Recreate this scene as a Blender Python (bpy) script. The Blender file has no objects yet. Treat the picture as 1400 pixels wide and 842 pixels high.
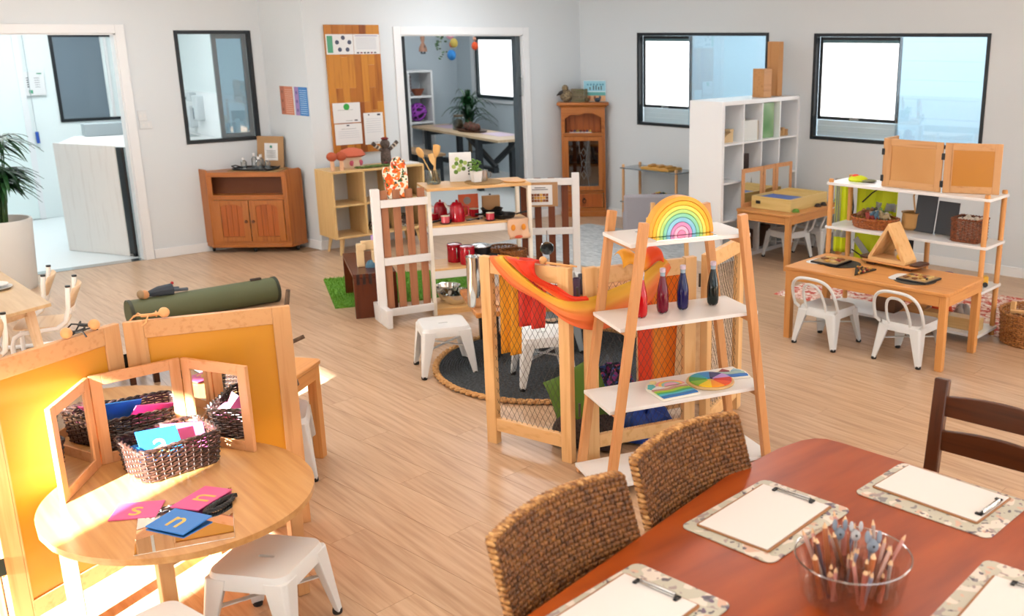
import bpy, math, random
from math import sin, cos, pi, radians as R
from mathutils import Vector as V, Matrix
S = bpy.context.scene
COL = S.collection
random.seed(7)

# ---------------------------------------------------------------- camera
cd = bpy.data.cameras.new('camera'); cam = bpy.data.objects.new('camera', cd); COL.objects.link(cam)
cam.location = (0, 0, 2.1); cam.rotation_euler = (R(90 - 15.5), 0, R(47.5))
cd.sensor_width = 36; cd.lens = 1352 / 1400 * 36; cd.shift_x = -185 / 1400; cd.clip_start = 0.05
cd.dof.use_dof = True; cd.dof.focus_distance = 4.6; cd.dof.aperture_fstop = 3.2
S.camera = cam
# ---------------------------------------------------------------- sky, sun, lamps, exposure
wd = bpy.data.worlds.new('world'); S.world = wd; wd.use_nodes = True
bg = wd.node_tree.nodes['Background']; bg.inputs[0].default_value = (0.86, 0.93, 1.0, 1); bg.inputs[1].default_value = 1.6
def lamp(name, kind, loc, rot, energy, color=(1, 1, 1), size=None, angle=None):
    l = bpy.data.lights.new(name, kind); o = bpy.data.objects.new(name, l); COL.objects.link(o)
    o.location = loc; o.rotation_euler = rot; l.energy = energy; l.color = color
    if size: l.shape = 'RECTANGLE'; l.size, l.size_y = size
    if angle is not None: l.angle = angle
    return o
sd = V((-0.46, 0.89, -0.445)).normalized()
sun = lamp('sun', 'SUN', (-2, -6, 5), (0, 0, 0), 105, (1, 0.96, 0.9), angle=R(0.9))
sun.rotation_euler = sd.to_track_quat('-Z', 'Y').to_euler()
for i, (x, y) in enumerate([(-8.4, 2.4), (-8.2, 5.6), (-5.2, 1.6), (-5.0, 5.2), (-2.0, 0.6), (-2.0, 4.4)]):
    lamp('ceiling_panel_lamp', 'AREA', (x, y, 2.7), (0, 0, 0), 33 if x < -3 else 15, (0.92, 0.965, 1.0), (1.2, 0.6))  # unseen overhead fill added to brighten the main room
# soft fill added in place of daylight from the unseen front and end
lamp('front_fill', 'AREA', (-6.0, -2.45, 1.35), (R(90), 0, 0), 40, (0.84, 0.92, 1), (6.0, 2.0))
lamp('end_fill', 'AREA', (2.8, 2.8, 1.4), (R(90), 0, R(90)), 85, (0.86, 0.93, 1), (7.5, 2.2))
lamp('kitchen_fill', 'AREA', (-11.7, 2.4, 2.68), (0, 0, 0), 76, (0.93, 0.98, 1), (1.6, 1.6))  # fill added to brighten the kitchen, no fitting in view
lamp('porch_lamp', 'AREA', (-5.6, 8.9, 2.5), (0, 0, R(7.5)), 42, (0.95, 0.98, 1), (5.0, 0.6))  # fill added to lift the boards beyond the right windows
lamp('art_room_fill', 'AREA', (-11.9, 6.9, 2.68), (0, 0, 0), 58, (0.93, 0.97, 1), (1.8, 1.4))  # added overhead fill that brightens the art room walls
try: S.cycles.transparent_max_bounces = 32
except Exception: pass
S.view_settings.view_transform = 'Standard'; S.view_settings.look = 'None'
S.view_settings.exposure = -0.36; S.view_settings.gamma = 1; S.view_settings.use_curve_mapping = False

# ---------------------------------------------------------------- materials
def lin(h):
    h = h.lstrip('#'); out = []
    for i in (0, 2, 4):
        c = int(h[i:i + 2], 16) / 255
        out.append(c / 12.92 if c <= 0.04045 else ((c + 0.055) / 1.055) ** 2.4)
    return (*out, 1)
MATS = {}
def newmat(name):
    m = bpy.data.materials.new(name); m.use_nodes = True; MATS[name] = m
    nt = m.node_tree; return m, nt, nt.nodes['Principled BSDF']
def flat(name, col, rough=0.5, metal=0.0, bump=0, bscale=200, spec=0.5, trans=0.0):
    if name in MATS: return MATS[name]
    m, nt, b = newmat(name)
    b.inputs['Base Color'].default_value = lin(col); b.inputs['Roughness'].default_value = rough
    b.inputs['Metallic'].default_value = metal; b.inputs['Specular IOR Level'].default_value = spec
    if bump:
        tc = nt.nodes.new('ShaderNodeTexCoord'); n = nt.nodes.new('ShaderNodeTexNoise'); n.inputs['Scale'].default_value = bscale
        bp = nt.nodes.new('ShaderNodeBump'); bp.inputs['Strength'].default_value = bump; bp.inputs['Distance'].default_value = 0.004
        nt.links.new(tc.outputs['Object'], n.inputs[0]); nt.links.new(n.outputs[0], bp.inputs['Height']); nt.links.new(bp.outputs[0], b.inputs['Normal'])
    if trans:
        t = nt.nodes.new('ShaderNodeBsdfTranslucent'); t.inputs[0].default_value = lin(col)
        mx = nt.nodes.new('ShaderNodeMixShader'); mx.inputs[0].default_value = trans
        nt.links.new(b.outputs[0], mx.inputs[1]); nt.links.new(t.outputs[0], mx.inputs[2])
        nt.links.new(mx.outputs[0], nt.nodes['Material Output'].inputs[0])
    return m
def noisy(name, cols, scale=(5, 5, 5), rough=0.5, detail=3, bump=0, metal=0, rnd=True, stops=None, coords='Object', trans=0, spec=.5):
    """noise through a colour ramp; scale per axis gives wood grain"""
    if name in MATS: return MATS[name]
    m, nt, b = newmat(name); N = nt.nodes.new
    tc = N('ShaderNodeTexCoord'); mp = N('ShaderNodeMapping'); mp.inputs['Scale'].default_value = scale
    nt.links.new(tc.outputs[coords], mp.inputs['Vector'])
    if rnd:
        oi = N('ShaderNodeObjectInfo'); vm = N('ShaderNodeVectorMath'); vm.operation = 'SCALE'; vm.inputs[0].default_value = (37, 53, 71)
        nt.links.new(oi.outputs['Random'], vm.inputs['Scale']); nt.links.new(vm.outputs[0], mp.inputs['Location'])
    n = N('ShaderNodeTexNoise'); n.inputs['Scale'].default_value = 1; n.inputs['Detail'].default_value = detail
    nt.links.new(mp.outputs[0], n.inputs[0])
    rp = N('ShaderNodeValToRGB'); cr = rp.color_ramp
    k = len(cols); st = stops or [0.3 + 0.4 * i / max(1, k - 1) for i in range(k)]
    while len(cr.elements) < k: cr.elements.new(0.5)
    for e, p, c in zip(cr.elements, st, cols): e.position = p; e.color = lin(c)
    nt.links.new(n.outputs[0], rp.inputs[0]); nt.links.new(rp.outputs[0], b.inputs['Base Color'])
    b.inputs['Roughness'].default_value = rough; b.inputs['Metallic'].default_value = metal; b.inputs['Specular IOR Level'].default_value = spec
    if bump:
        bp = N('ShaderNodeBump'); bp.inputs['Strength'].default_value = bump; bp.inputs['Distance'].default_value = 0.003
        nt.links.new(n.outputs[0], bp.inputs['Height']); nt.links.new(bp.outputs[0], b.inputs['Normal'])
    if trans:
        t = N('ShaderNodeBsdfTranslucent'); nt.links.new(rp.outputs[0], t.inputs[0])
        mx = N('ShaderNodeMixShader'); mx.inputs[0].default_value = trans
        nt.links.new(b.outputs[0], mx.inputs[1]); nt.links.new(t.outputs[0], mx.inputs[2])
        nt.links.new(mx.outputs[0], nt.nodes['Material Output'].inputs[0])
    return m
def wood(name, c1, c2, axis='z', rough=0.42, fine=46, long=2.2, spec=.4):
    key = name + '_' + axis
    sc = [fine, fine, fine]; sc['xyz'.index(axis)] = long
    return noisy(key, [c2, c1, c1], tuple(sc), rough, 4, 0.04, stops=[0.25, 0.48, 0.75], spec=spec)
def blobs(name, base, spots, scale=30, thr=0.52, rough=0.6, coords='Object'):
    """base colour with several layers of patches (printed cloth, placemats)"""
    if name in MATS: return MATS[name]
    m, nt, b = newmat(name); N = nt.nodes.new; L = nt.links.new
    tc = N('ShaderNodeTexCoord'); cur = None
    prev = N('ShaderNodeRGB'); prev.outputs[0].default_value = lin(base); prev = prev.outputs[0]
    for i, (c, s, t) in enumerate(spots):
        mp = N('ShaderNodeMapping'); mp.inputs['Location'].default_value = (i * 3.7, i * 1.9, i * 2.3); L(tc.outputs[coords], mp.inputs[0])
        n = N('ShaderNodeTexNoise'); n.inputs['Scale'].default_value = s; n.inputs['Detail'].default_value = 1; L(mp.outputs[0], n.inputs[0])
        g = N('ShaderNodeMath'); g.operation = 'GREATER_THAN'; g.inputs[1].default_value = t; L(n.outputs[0], g.inputs[0])
        mx = N('ShaderNodeMixRGB'); mx.inputs[2].default_value = lin(c); L(g.outputs[0], mx.inputs[0]); L(prev, mx.inputs[1]); prev = mx.outputs[0]
    L(prev, b.inputs['Base Color']); b.inputs['Roughness'].default_value = rough
    return m
def glass(name, tint='#ffffff', fac=0.12, rough=0.02, fres=True):
    if name in MATS: return MATS[name]
    m, nt, b = newmat(name); N = nt.nodes.new; L = nt.links.new
    nt.nodes.remove(b)
    t = N('ShaderNodeBsdfTransparent'); t.inputs[0].default_value = lin(tint)
    g = N('ShaderNodeBsdfGlossy'); g.inputs['Roughness'].default_value = rough
    mx = N('ShaderNodeMixShader'); mx.inputs[0].default_value = fac
    if fres:
        lw = N('ShaderNodeLayerWeight'); lw.inputs[0].default_value = 0.35
        mm = N('ShaderNodeMath'); mm.operation = 'MULTIPLY_ADD'; mm.inputs[1].default_value = 0.7; mm.inputs[2].default_value = fac
        L(lw.outputs['Fresnel'], mm.inputs[0]); L(mm.outputs[0], mx.inputs[0])
    L(t.outputs[0], mx.inputs[1]); L(g.outputs[0], mx.inputs[2]); L(mx.outputs[0], nt.nodes['Material Output'].inputs[0])
    return m
def emit(name, col, strength):
    m, nt, b = newmat(name); b.inputs['Base Color'].default_value = lin(col)
    b.inputs['Emission Color'].default_value = lin(col); b.inputs['Emission Strength'].default_value = strength
    return m
def ramp_uv(name, stops, axis=0, rough=0.6, trans=0.0, const=False, bump=0):
    """colours laid along a UV axis"""
    if name in MATS: return MATS[name]
    m, nt, b = newmat(name); N = nt.nodes.new; L = nt.links.new
    tc = N('ShaderNodeTexCoord'); sp = N('ShaderNodeSeparateXYZ'); L(tc.outputs['UV'], sp.inputs[0])
    rp = N('ShaderNodeValToRGB'); cr = rp.color_ramp
    if const: cr.interpolation = 'CONSTANT'
    while len(cr.elements) < len(stops): cr.elements.new(0.5)
    for e, (p, c) in zip(cr.elements, stops): e.position = p; e.color = lin(c)
    L(sp.outputs[axis], rp.inputs[0]); L(rp.outputs[0], b.inputs['Base Color']); b.inputs['Roughness'].default_value = rough
    if trans:
        t = N('ShaderNodeBsdfTranslucent'); L(rp.outputs[0], t.inputs[0])
        mx = N('ShaderNodeMixShader'); mx.inputs[0].default_value = trans
        L(b.outputs[0], mx.inputs[1]); L(t.outputs[0], mx.inputs[2]); L(mx.outputs[0], nt.nodes['Material Output'].inputs[0])
    return m

# ---------------------------------------------------------------- mesh builder
class MB:
    def __init__(s): s.v = []; s.f = []; s.uv = None
    def add(s, vs, fs):
        o = len(s.v); s.v += [tuple(p) for p in vs]; s.f += [tuple(i + o for i in f) for f in fs]; return s
    def box(s, x0, y0, z0, x1, y1, z1):
        return s.add([(x0, y0, z0), (x1, y0, z0), (x1, y1, z0), (x0, y1, z0), (x0, y0, z1), (x1, y0, z1), (x1, y1, z1), (x0, y1, z1)],
                     [(3, 2, 1, 0), (4, 5, 6, 7), (0, 1, 5, 4), (1, 2, 6, 5), (2, 3, 7, 6), (3, 0, 4, 7)])
    def cbox(s, c, size, rz=0, tilt=0):
        m = Matrix.Translation(c) @ Matrix.Rotation(R(rz), 4, 'Z') @ Matrix.Rotation(R(tilt), 4, 'X')
        h = [q / 2 for q in size]; b = MB().box(-h[0], -h[1], -h[2], h[0], h[1], h[2])
        return s.add([m @ V(p) for p in b.v], b.f)
    def bar(s, p, q, w, h, up=(0, 0, 1), w2=None, h2=None):
        p = V(p); q = V(q); d = (q - p).normalized(); u = V(up)
        if abs(d.dot(u)) > 0.98: u = V((0, 1, 0))
        a = d.cross(u).normalized(); u = a.cross(d)
        w2 = w if w2 is None else w2; h2 = h if h2 is None else h2; vs = []
        for o, ww, hh in ((p, w, h), (q, w2, h2)):
            for i, j in ((-1, -1), (1, -1), (1, 1), (-1, 1)): vs.append(o + a * (i * ww / 2) + u * (j * hh / 2))
        return s.add(vs, [(3, 2, 1, 0), (4, 5, 6, 7), (0, 1, 5, 4), (1, 2, 6, 5), (2, 3, 7, 6), (3, 0, 4, 7)])
    def tube(s, pts, r, n=8, closed=False):
        pts = [V(p) for p in pts]; k = len(pts); vs = []; fs = []
        rs = r if isinstance(r, (list, tuple)) else [r] * k
        u = None
        for i, p in enumerate(pts):
            d = ((pts[(i + 1) % k] if closed or i < k - 1 else p) - (pts[i - 1] if closed or i > 0 else p)).normalized()
            if u is None:
                u = d.orthogonal().normalized()
            u = (u - d * u.dot(d)).normalized(); w = d.cross(u)
            for j in range(n):
                t = 2 * pi * j / n; vs.append(p + (u * cos(t) + w * sin(t)) * rs[i])
        for i in range(k if closed else k - 1):
            a = i * n; b = ((i + 1) % k) * n
            for j in range(n): j2 = (j + 1) % n; fs.append((a + j, a + j2, b + j2, b + j))
        if not closed:
            fs.append(tuple(reversed(range(n)))); fs.append(tuple(range((k - 1) * n, k * n)))
        return s.add(vs, fs)
    def lathe(s, prof, n=24, c=(0, 0, 0), sx=1, sy=1):
        vs = []; fs = []; rows = []
        for r, z in prof:
            if r < 1e-5: rows.append([len(vs)]); vs.append((c[0], c[1], c[2] + z))
            else:
                rows.append(list(range(len(vs), len(vs) + n)))
                for j in range(n): t = 2 * pi * j / n; vs.append((c[0] + r * sx * cos(t), c[1] + r * sy * sin(t), c[2] + z))
        for A, B in zip(rows, rows[1:]):
            for j in range(n):
                a, a2 = A[j % len(A)], A[(j + 1) % len(A)]; b, b2 = B[j % len(B)], B[(j + 1) % len(B)]
                f = []
                for q in (a, a2, b2, b):
                    if q not in f: f.append(q)
                if len(f) > 2: fs.append(tuple(f))
        return s.add(vs, fs)
    def poly(s, pts, z0, z1):
        k = len(pts); a = sum(pts[i][0] * pts[(i + 1) % k][1] - pts[(i + 1) % k][0] * pts[i][1] for i in range(k))
        if a < 0: pts = list(reversed(pts))
        return s.add([(x, y, z0) for x, y in pts] + [(x, y, z1) for x, y in pts],
                     [tuple(reversed(range(k))), tuple(range(k, 2 * k))] + [(i, (i + 1) % k, k + (i + 1) % k, k + i) for i in range(k)])
    def upright(s, pts, y0, y1):
        """polygon drawn in x,z and given thickness along y"""
        k = len(pts); a = sum(pts[i][0] * pts[(i + 1) % k][1] - pts[(i + 1) % k][0] * pts[i][1] for i in range(k))
        if a < 0: pts = list(reversed(pts))
        return s.add([(x, y0, z) for x, z in pts] + [(x, y1, z) for x, z in pts],
                     [tuple(range(k)), tuple(reversed(range(k, 2 * k)))] + [((i + 1) % k, i, k + i, k + (i + 1) % k) for i in range(k)])
    def ball(s, c, r, n=14, m=8, sc=(1, 1, 1)):
        prof = [(r * sin(pi * i / m), -r * cos(pi * i / m)) for i in range(m + 1)]; prof[0] = (0, -r); prof[-1] = (0, r)
        b = MB().lathe(prof, n)
        return s.add([(c[0] + x * sc[0], c[1] + y * sc[1], c[2] + z * sc[2]) for x, y, z in b.v], b.f)
    def sheet(s, rows, uv=False):
        k = len(rows[0]); o = len(s.v); s.v += [tuple(p) for r in rows for p in r]
        for i in range(len(rows) - 1):
            for j in range(k - 1): a = o + i * k + j; s.f.append((a, a + 1, a + k + 1, a + k))
        if uv:
            s.uv = {o + i * k + j: (j / (k - 1), i / (len(rows) - 1)) for i in range(len(rows)) for j in range(k)}
        return s
    def frame(s, x0, z0, x1, z1, w, y0, y1):
        """four bars of an upright frame in the x,z plane"""
        s.box(x0, y0, z0, x0 + w, y1, z1); s.box(x1 - w, y0, z0, x1, y1, z1)
        s.box(x0 + w, y0, z1 - w, x1 - w, y1, z1); return s.box(x0 + w, y0, z0, x1 - w, y1, z0 + w)
    def move(s, loc=(0, 0, 0), rz=0, rx=0, ry=0):
        m = Matrix.Translation(loc) @ Matrix.Rotation(R(rz), 4, 'Z') @ Matrix.Rotation(R(ry), 4, 'Y') @ Matrix.Rotation(R(rx), 4, 'X')
        s.v = [tuple(m @ V(p)) for p in s.v]; return s
    def out(s, name, mat, parent=None, bev=0, label=None, kind=None, loc=None, solid=0, angle=38, sub=0):
        me = bpy.data.meshes.new(name); me.from_pydata(s.v, [], s.f)
        if s.uv:
            ul = me.uv_layers.new(name='UVMap')
            for lp in me.loops: ul.data[lp.index].uv = s.uv.get(lp.vertex_index, (0, 0))
        me.materials.append(mat)
        me.polygons.foreach_set('use_smooth', [True] * len(me.polygons)); me.set_sharp_from_angle(angle=R(angle))
        o = bpy.data.objects.new(name, me); COL.objects.link(o)
        if parent: o.parent = parent
        if loc is not None: o.location = loc
        if label: o['label'] = label
        if kind: o['kind'] = kind
        if solid:
            sm = o.modifiers.new('thickness', 'SOLIDIFY'); sm.thickness = solid; sm.offset = 0
        if sub:
            sb = o.modifiers.new('smooth', 'SUBSURF'); sb.levels = sub; sb.render_levels = sub
        if bev:
            bm_ = o.modifiers.new('edge', 'BEVEL'); bm_.width = bev; bm_.segments = 2; bm_.limit_method = 'ANGLE'; bm_.angle_limit = R(40)
        return o
def tag(o, label, cat, group=None):
    o['label'] = label; o['category'] = cat
    if group: o['group'] = group
    return o
def thing(name, label, cat, loc=(0, 0, 0), rz=0, group=None):
    o = bpy.data.objects.new(name, None); COL.objects.link(o); o.empty_display_size = 0.1
    o.location = loc; o.rotation_euler = (0, 0, R(rz)); return tag(o, label, cat, group)
def copy_tree(o, parent=None):
    c = o.copy(); COL.objects.link(c)
    if parent: c.parent = parent
    for ch in list(o.children): copy_tree(ch, c)
    return c
def dup(root, loc, rz, label, group=None):
    c = copy_tree(root); c.location = loc; c.rotation_euler = (0, 0, R(rz)); c['label'] = label
    if group: c['group'] = group
    return c
def write(name, text, size, mat, parent, loc, rot, depth=0.0006, align='CENTER', kind=None):
    cu = bpy.data.curves.new(name, 'FONT'); cu.body = text; cu.size = size; cu.extrude = depth; cu.align_x = align; cu.align_y = 'CENTER'
    cu.materials.append(mat); cu.resolution_u = 4
    tmp = bpy.data.objects.new(name, cu); me = bpy.data.meshes.new_from_object(tmp); bpy.data.objects.remove(tmp); bpy.data.curves.remove(cu)
    if not me.materials: me.materials.append(mat)
    o = bpy.data.objects.new(name, me); COL.objects.link(o); o.parent = parent; o.location = loc; o.rotation_euler = rot
    if kind: o['kind'] = kind
    return o
def rrect(w, d, r, n=5, cx=0, cy=0):
    pts = []
    for sx, sy, a0 in ((1, 1, 0), (-1, 1, 90), (-1, -1, 180), (1, -1, 270)):
        for i in range(n + 1):
            t = R(a0 + 90 * i / n); pts.append((cx + sx * (w / 2 - r) + r * cos(t), cy + sy * (d / 2 - r) + r * sin(t)))
    return pts
def structure(o): o['kind'] = 'structure'; return o

# wood, metal and cloth used in several places
beech = lambda a: wood('beech', '#c99866', '#b78250', a)
pine = lambda a: wood('pine', '#e3b67e', '#cf9a5c', a, fine=30)
ladderwood = lambda a: wood('ladder_wood', '#c98f5b', '#b57a48', a)
lightoak = lambda a: wood('light_oak', '#d8b47c', '#c9a167', a)
redpine = lambda a: wood('red_pine', '#ac662b', '#88481b', a, rough=0.35)
paint = flat('white_paint', '#eceeef', 0.45)
lacq = flat('white_lacquer', '#e2e1e0', 0.3)
white_metal = flat('white_powder_coat', '#d8dbdc', 0.32)
rubber = flat('black_rubber', '#161616', 0.6)
steel = flat('brushed_steel', '#b9b9b8', 0.22, 1.0)
darkmetal = flat('dark_aluminium', '#1d2226', 0.4, 0.2)
blackplastic = flat('black_plastic', '#17181a', 0.4)
mirror = flat('mirror_glass', '#e9ecec', 0.01, 1.0)
paper = flat('white_paper', '#dddddd', 0.7)
ink = flat('dark_ink', '#3a3d48', 0.7)
# ================================================================ the setting
wallpaint = flat('wall_paint', '#d3d9dd', 0.6)
def wall(name, p0, ang, L, openings, H=2.75, t=0.12, mat=None):
    """local x along the wall, y out of the room"""
    mb = MB(); xs = sorted({0, L, *[o[0] for o in openings], *[o[1] for o in openings]})
    for a, b in zip(xs, xs[1:]):
        zs = [0]; cuts = [(o[2], o[3]) for o in openings if o[0] <= a + 1e-6 and o[1] >= b - 1e-6]
        z = 0
        for c0, c1 in sorted(cuts):
            if c0 > z: mb.box(a, 0, z, b, t, c0)
            z = c1
        if z < H: mb.box(a, 0, z, b, t, H)
    o = mb.out(name, mat or wallpaint); o.location = (p0[0], p0[1], 0); o.rotation_euler = (0, 0, R(ang)); return structure(o)
LW = (-10.125, -2.6); RW = (-9.408, 7.548)
wall('wall_left', LW, 90, 6.66, [(3.83, 5.33, 0, 2.107), (5.832, 6.555, 1.067, 2.13)])
wall('wall_pillar', (-10.125, 4.06), 9.8, 0.727, [])
wall('wall_back', (-9.408, 4.184), 90, 3.364, [(1.013, 2.544, 0, 2.093)])
wall('wall_right', RW, 7.5, 13.0, [(0.888, 2.635, 1.10, 2.11), (3.162, 4.92, 1.085, 2.103)])
wall('wall_front', (3.6, -2.6), 180, 13.9, [(0.6, 3.3, 0.0, 2.35), (5.41, 7.2, 0.0, 2.6), (9.2, 13.2, 0.9, 2.2)])
def slab(name, pts, z0, z1, mat): return structure(MB().poly(pts, z0, z1).out(name, mat))
ceilmat = flat('ceiling_paint', '#eef0f0', 0.7)
slab('ceiling', [(-10.3, -2.8), (3.7, -2.8), (3.7, 9.4), (-9.4, 7.7), (-10.3, 4.2)], 2.75, 2.85, ceilmat)
# baseboards
skirt = flat('skirting_paint', '#e6e8ea', 0.4)
def base(name, p0, ang, runs):
    mb = MB()
    for a, b in runs: mb.box(a, -0.015, 0, b, -0.0005, 0.09)
    o = mb.out(name, skirt, bev=0.003); o.location = (p0[0], p0[1], 0); o.rotation_euler = (0, 0, R(ang)); structure(o)
base('baseboard_left', LW, 90, [(0, 3.75), (5.41, 6.65)])
base('baseboard_pillar', (-10.125, 4.06), 9.8, [(0.0, 0.74)])
base('baseboard_back', (-9.408, 4.184), 90, [(-0.015, 0.93), (2.63, 3.36)])
base('baseboard_right', RW, 7.5, [(0.01, 12.5)])

# ---- floor of wide oak planks laid along the right wall
subfloor = MB().poly([(-10.12, -2.6), (3.6, -2.6), (3.6, 9.2), (-9.42, 7.5), (-9.42, 4.2), (-10.12, 4.1)], -0.05, -0.0035).out('floor', flat('subfloor', '#9a7c5e', 0.7)); structure(subfloor)
plankmat = noisy('oak_plank', ['#a68466', '#be9e7f', '#ccb093'], (2.2, 44, 1), 0.3, 5, 0.05, stops=[0.25, 0.5, 0.78], spec=.45)
nt = plankmat.node_tree   # each plank a slightly different tone
oi = nt.nodes.new('ShaderNodeObjectInfo'); hs = nt.nodes.new('ShaderNodeHueSaturation'); ma = nt.nodes.new('ShaderNodeMath')
ma.operation = 'MULTIPLY_ADD'; ma.inputs[1].default_value = 0.08; ma.inputs[2].default_value = 0.96
nt.links.new(oi.outputs['Random'], ma.inputs[0]); nt.links.new(ma.outputs[0], hs.inputs['Value'])
ramp = next(n for n in nt.nodes if n.type == 'VALTORGB'); b = nt.nodes['Principled BSDF']
nt.links.new(ramp.outputs[0], hs.inputs['Color']); nt.links.new(hs.outputs[0], b.inputs['Base Color'])
fa = R(7.5); fx = V((cos(fa), sin(fa))); fy = V((-sin(fa), cos(fa))); PW, PL, GAP = 0.185, 1.52, 0.0007
planes = [(1, 0, -10.12), (0, 1, -2.6), (-1, 0, -3.6), (sin(fa), -cos(fa), sin(fa) * RW[0] - cos(fa) * RW[1])]
def clip(poly, a, b_, c):
    out = []
    for i, p in enumerate(poly):
        q = poly[(i + 1) % len(poly)]; dp = a * p[0] + b_ * p[1] - c; dq = a * q[0] + b_ * q[1] - c
        if dp >= 0: out.append(p)
        if dp * dq < 0: t = dp / (dp - dq); out.append((p[0] + (q[0] - p[0]) * t, p[1] + (q[1] - p[1]) * t))
    return out
fwd = V((-sin(R(47.5)) * cos(R(15.5)), cos(R(47.5)) * cos(R(15.5)), -sin(R(15.5)))); rgt = V((cos(R(47.5)), sin(R(47.5)), 0)); upv = rgt.cross(fwd)
def size_in_view(poly):
    """how large a plank shows from the photographer's place; 0 when it is out of view"""
    pp = []
    for x, y in poly:
        d = V((x, y, -2.1)); w = d.dot(fwd)
        if w < 0.3: return 0
        pp.append((885 + 1352 * d.dot(rgt) / w, 421 - 1352 * d.dot(upv) / w))
    if max(p[0] for p in pp) < 0 or min(p[0] for p in pp) > 1400 or max(p[1] for p in pp) < 0 or min(p[1] for p in pp) > 842: return 0
    return abs(sum(p[0] * q[1] - q[0] * p[1] for p, q in zip(pp, pp[1:] + pp[:1]))) / 2
planks = []
for j in range(-30, 60):
    off = (j * 0.61) % 1.0 * PL
    for i in range(-12, 8):
        u0 = i * PL + off; v0 = j * PW
        pl = [tuple(fx * u + fy * v) for u, v in ((u0 + GAP, v0 + GAP), (u0 + PL - GAP, v0 + GAP), (u0 + PL - GAP, v0 + PW - GAP), (u0 + GAP, v0 + PW - GAP))]
        for a in planes:
            pl = clip(pl, *a)
            if not pl: break
        if not pl: continue
        if sum(p[1] for p in pl) / len(pl) > 4.14: pl = clip(pl, 1, 0, -9.412)
        if len(pl) > 2: planks.append((size_in_view(pl), pl))
planks.sort(key=lambda t: -t[0])
rest = MB()
for n, (a, pl) in enumerate(planks):
    if a > 60 and n < 290: MB().poly(pl, -0.0034, 0).out('plank', plankmat, subfloor)
    else: rest.poly(pl, -0.0034, 0)
rest.out('plank_field', plankmat, subfloor, kind='stuff')

# ---- trims, windows and doors
framepaint = flat('trim_paint', '#e4e6e8', 0.35)
def on_wall(name, p0, ang):
    o = bpy.data.objects.new(name, None); COL.objects.link(o); o.location = (p0[0], p0[1], 0); o.rotation_euler = (0, 0, R(ang)); return structure(o)
def door_trim(name, p0, ang, u0, u1, h, w=0.075, t=0.12):
    d = on_wall(name, p0, ang)
    mb = MB().box(u0 - w, -0.018, 0, u0 + 0.005, -0.0005, h + w).box(u1 - 0.005, -0.018, 0, u1 + w, -0.0005, h + w).box(u0 + 0.005, -0.018, h - 0.005, u1 - 0.005, -0.0005, h + w)
    mb.out('architrave', framepaint, d, bev=0.003)
    MB().box(u0, 0, 0, u0 + 0.018, t, h).box(u1 - 0.018, 0, 0, u1, t, h).box(u0, 0, h - 0.018, u1, t, h).out('jamb', framepaint, d)
    return d
d1 = door_trim('door_1', LW, 90, 3.83, 5.33, 2.107)
MB().box(3.83, -0.004, -0.003, 5.33, 0.12, 0.004).out('threshold', steel, d1)
d2 = door_trim('door_2', (-9.408, 4.184), 90, 1.013, 2.544, 2.093)
dg = flat('sliding_door_grey', '#4b545a', 0.45)
MB().box(1.031, 0.03, 0, 1.085, 0.11, 2.075).out('door_stile', darkmetal, d2, bev=0.003)
sl = MB().box(2.462, 0.03, 0, 2.526, 0.11, 2.075).out('door_stile', dg, d2, bev=0.003)
MB().tube([(2.50, 0.03, 1.42), (2.50, -0.02, 1.42), (2.50, -0.02, 1.62), (2.50, 0.03, 1.62)], 0.007).out('door_handle', steel, sl)
MB().box(1.031, -0.002, -0.003, 2.526, 0.12, 0.004).out('threshold', steel, d2)
clear = glass('window_glass', '#dfeaf0', 0.05)
# window 1: kitchen servery
w1 = on_wall('window_1', LW, 90)
MB().frame(5.832, 1.067, 6.555, 2.13, 0.034, -0.012, 0.05).out('window_frame', darkmetal, w1, bev=0.003)
sash = MB().frame(6.19, 1.10, 6.52, 2.095, 0.042, 0.045, 0.075).out('sash', flat('grey_aluminium', '#6d777d', 0.4, 0.1), w1, bev=0.003)
MB().box(6.232, 0.056, 1.142, 6.478, 0.060, 2.053).out('pane', glass('sash_glass', '#bccbd2', 0.08), sash)
MB().box(5.832, 0.05, 1.047, 6.555, 0.42, 1.067).out('window_sill', lacq, w1)
# windows 2 and 3: dark frames, one backlit sash each, fixed pane beside it
backlit = emit('backlit_blind', '#fbfeff', 2.2)
palegl = glass('fixed_pane', '#e2edf2', 0.08, 0.02)
def wide_window(name, u0, u1, z0, z1, um):
    w = on_wall(name, RW, 7.5)
    MB().frame(u0, z0, u1, z1, 0.032, -0.012, 0.06).out('window_frame', darkmetal, w, bev=0.003)
    s = MB().frame(u0 + 0.034, z0 + 0.195, um, z1 - 0.034, 0.03, 0.06, 0.085).out('sash', darkmetal, w, bev=0.003)
    MB().box(u0 + 0.064, 0.07, z0 + 0.225, um - 0.03, 0.074, z1 - 0.09).out('blind', backlit, s)
    MB().box(u0 + 0.064, 0.06, z1 - 0.09, um - 0.03, 0.078, z1 - 0.064).out('blind_roll', flat('teal_shade', '#54757e', 0.5), s)
    MB().box((u0 + um) / 2 - 0.05, 0.052, z0 + 0.203, (u0 + um) / 2 + 0.05, 0.064, z0 + 0.217).out('latch', steel, s)
    for k in range(3): MB().box(u0 + 0.034, 0.075, z0 + 0.034 + k * 0.052, um, 0.095, z0 + 0.083 + k * 0.052).out('sill_board', flat('sill_blue', '#c4d9e2', 0.5), w)
    MB().box(um + 0.002, 0.02, z0 + 0.032, u1 - 0.032, 0.025, z1 - 0.032).out('pane', palegl, w)
    return w
wide_window('window_2', 0.888, 2.635, 1.10, 2.11, 1.60)
wide_window('window_3', 3.162, 4.92, 1.085, 2.103, 4.06)
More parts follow.
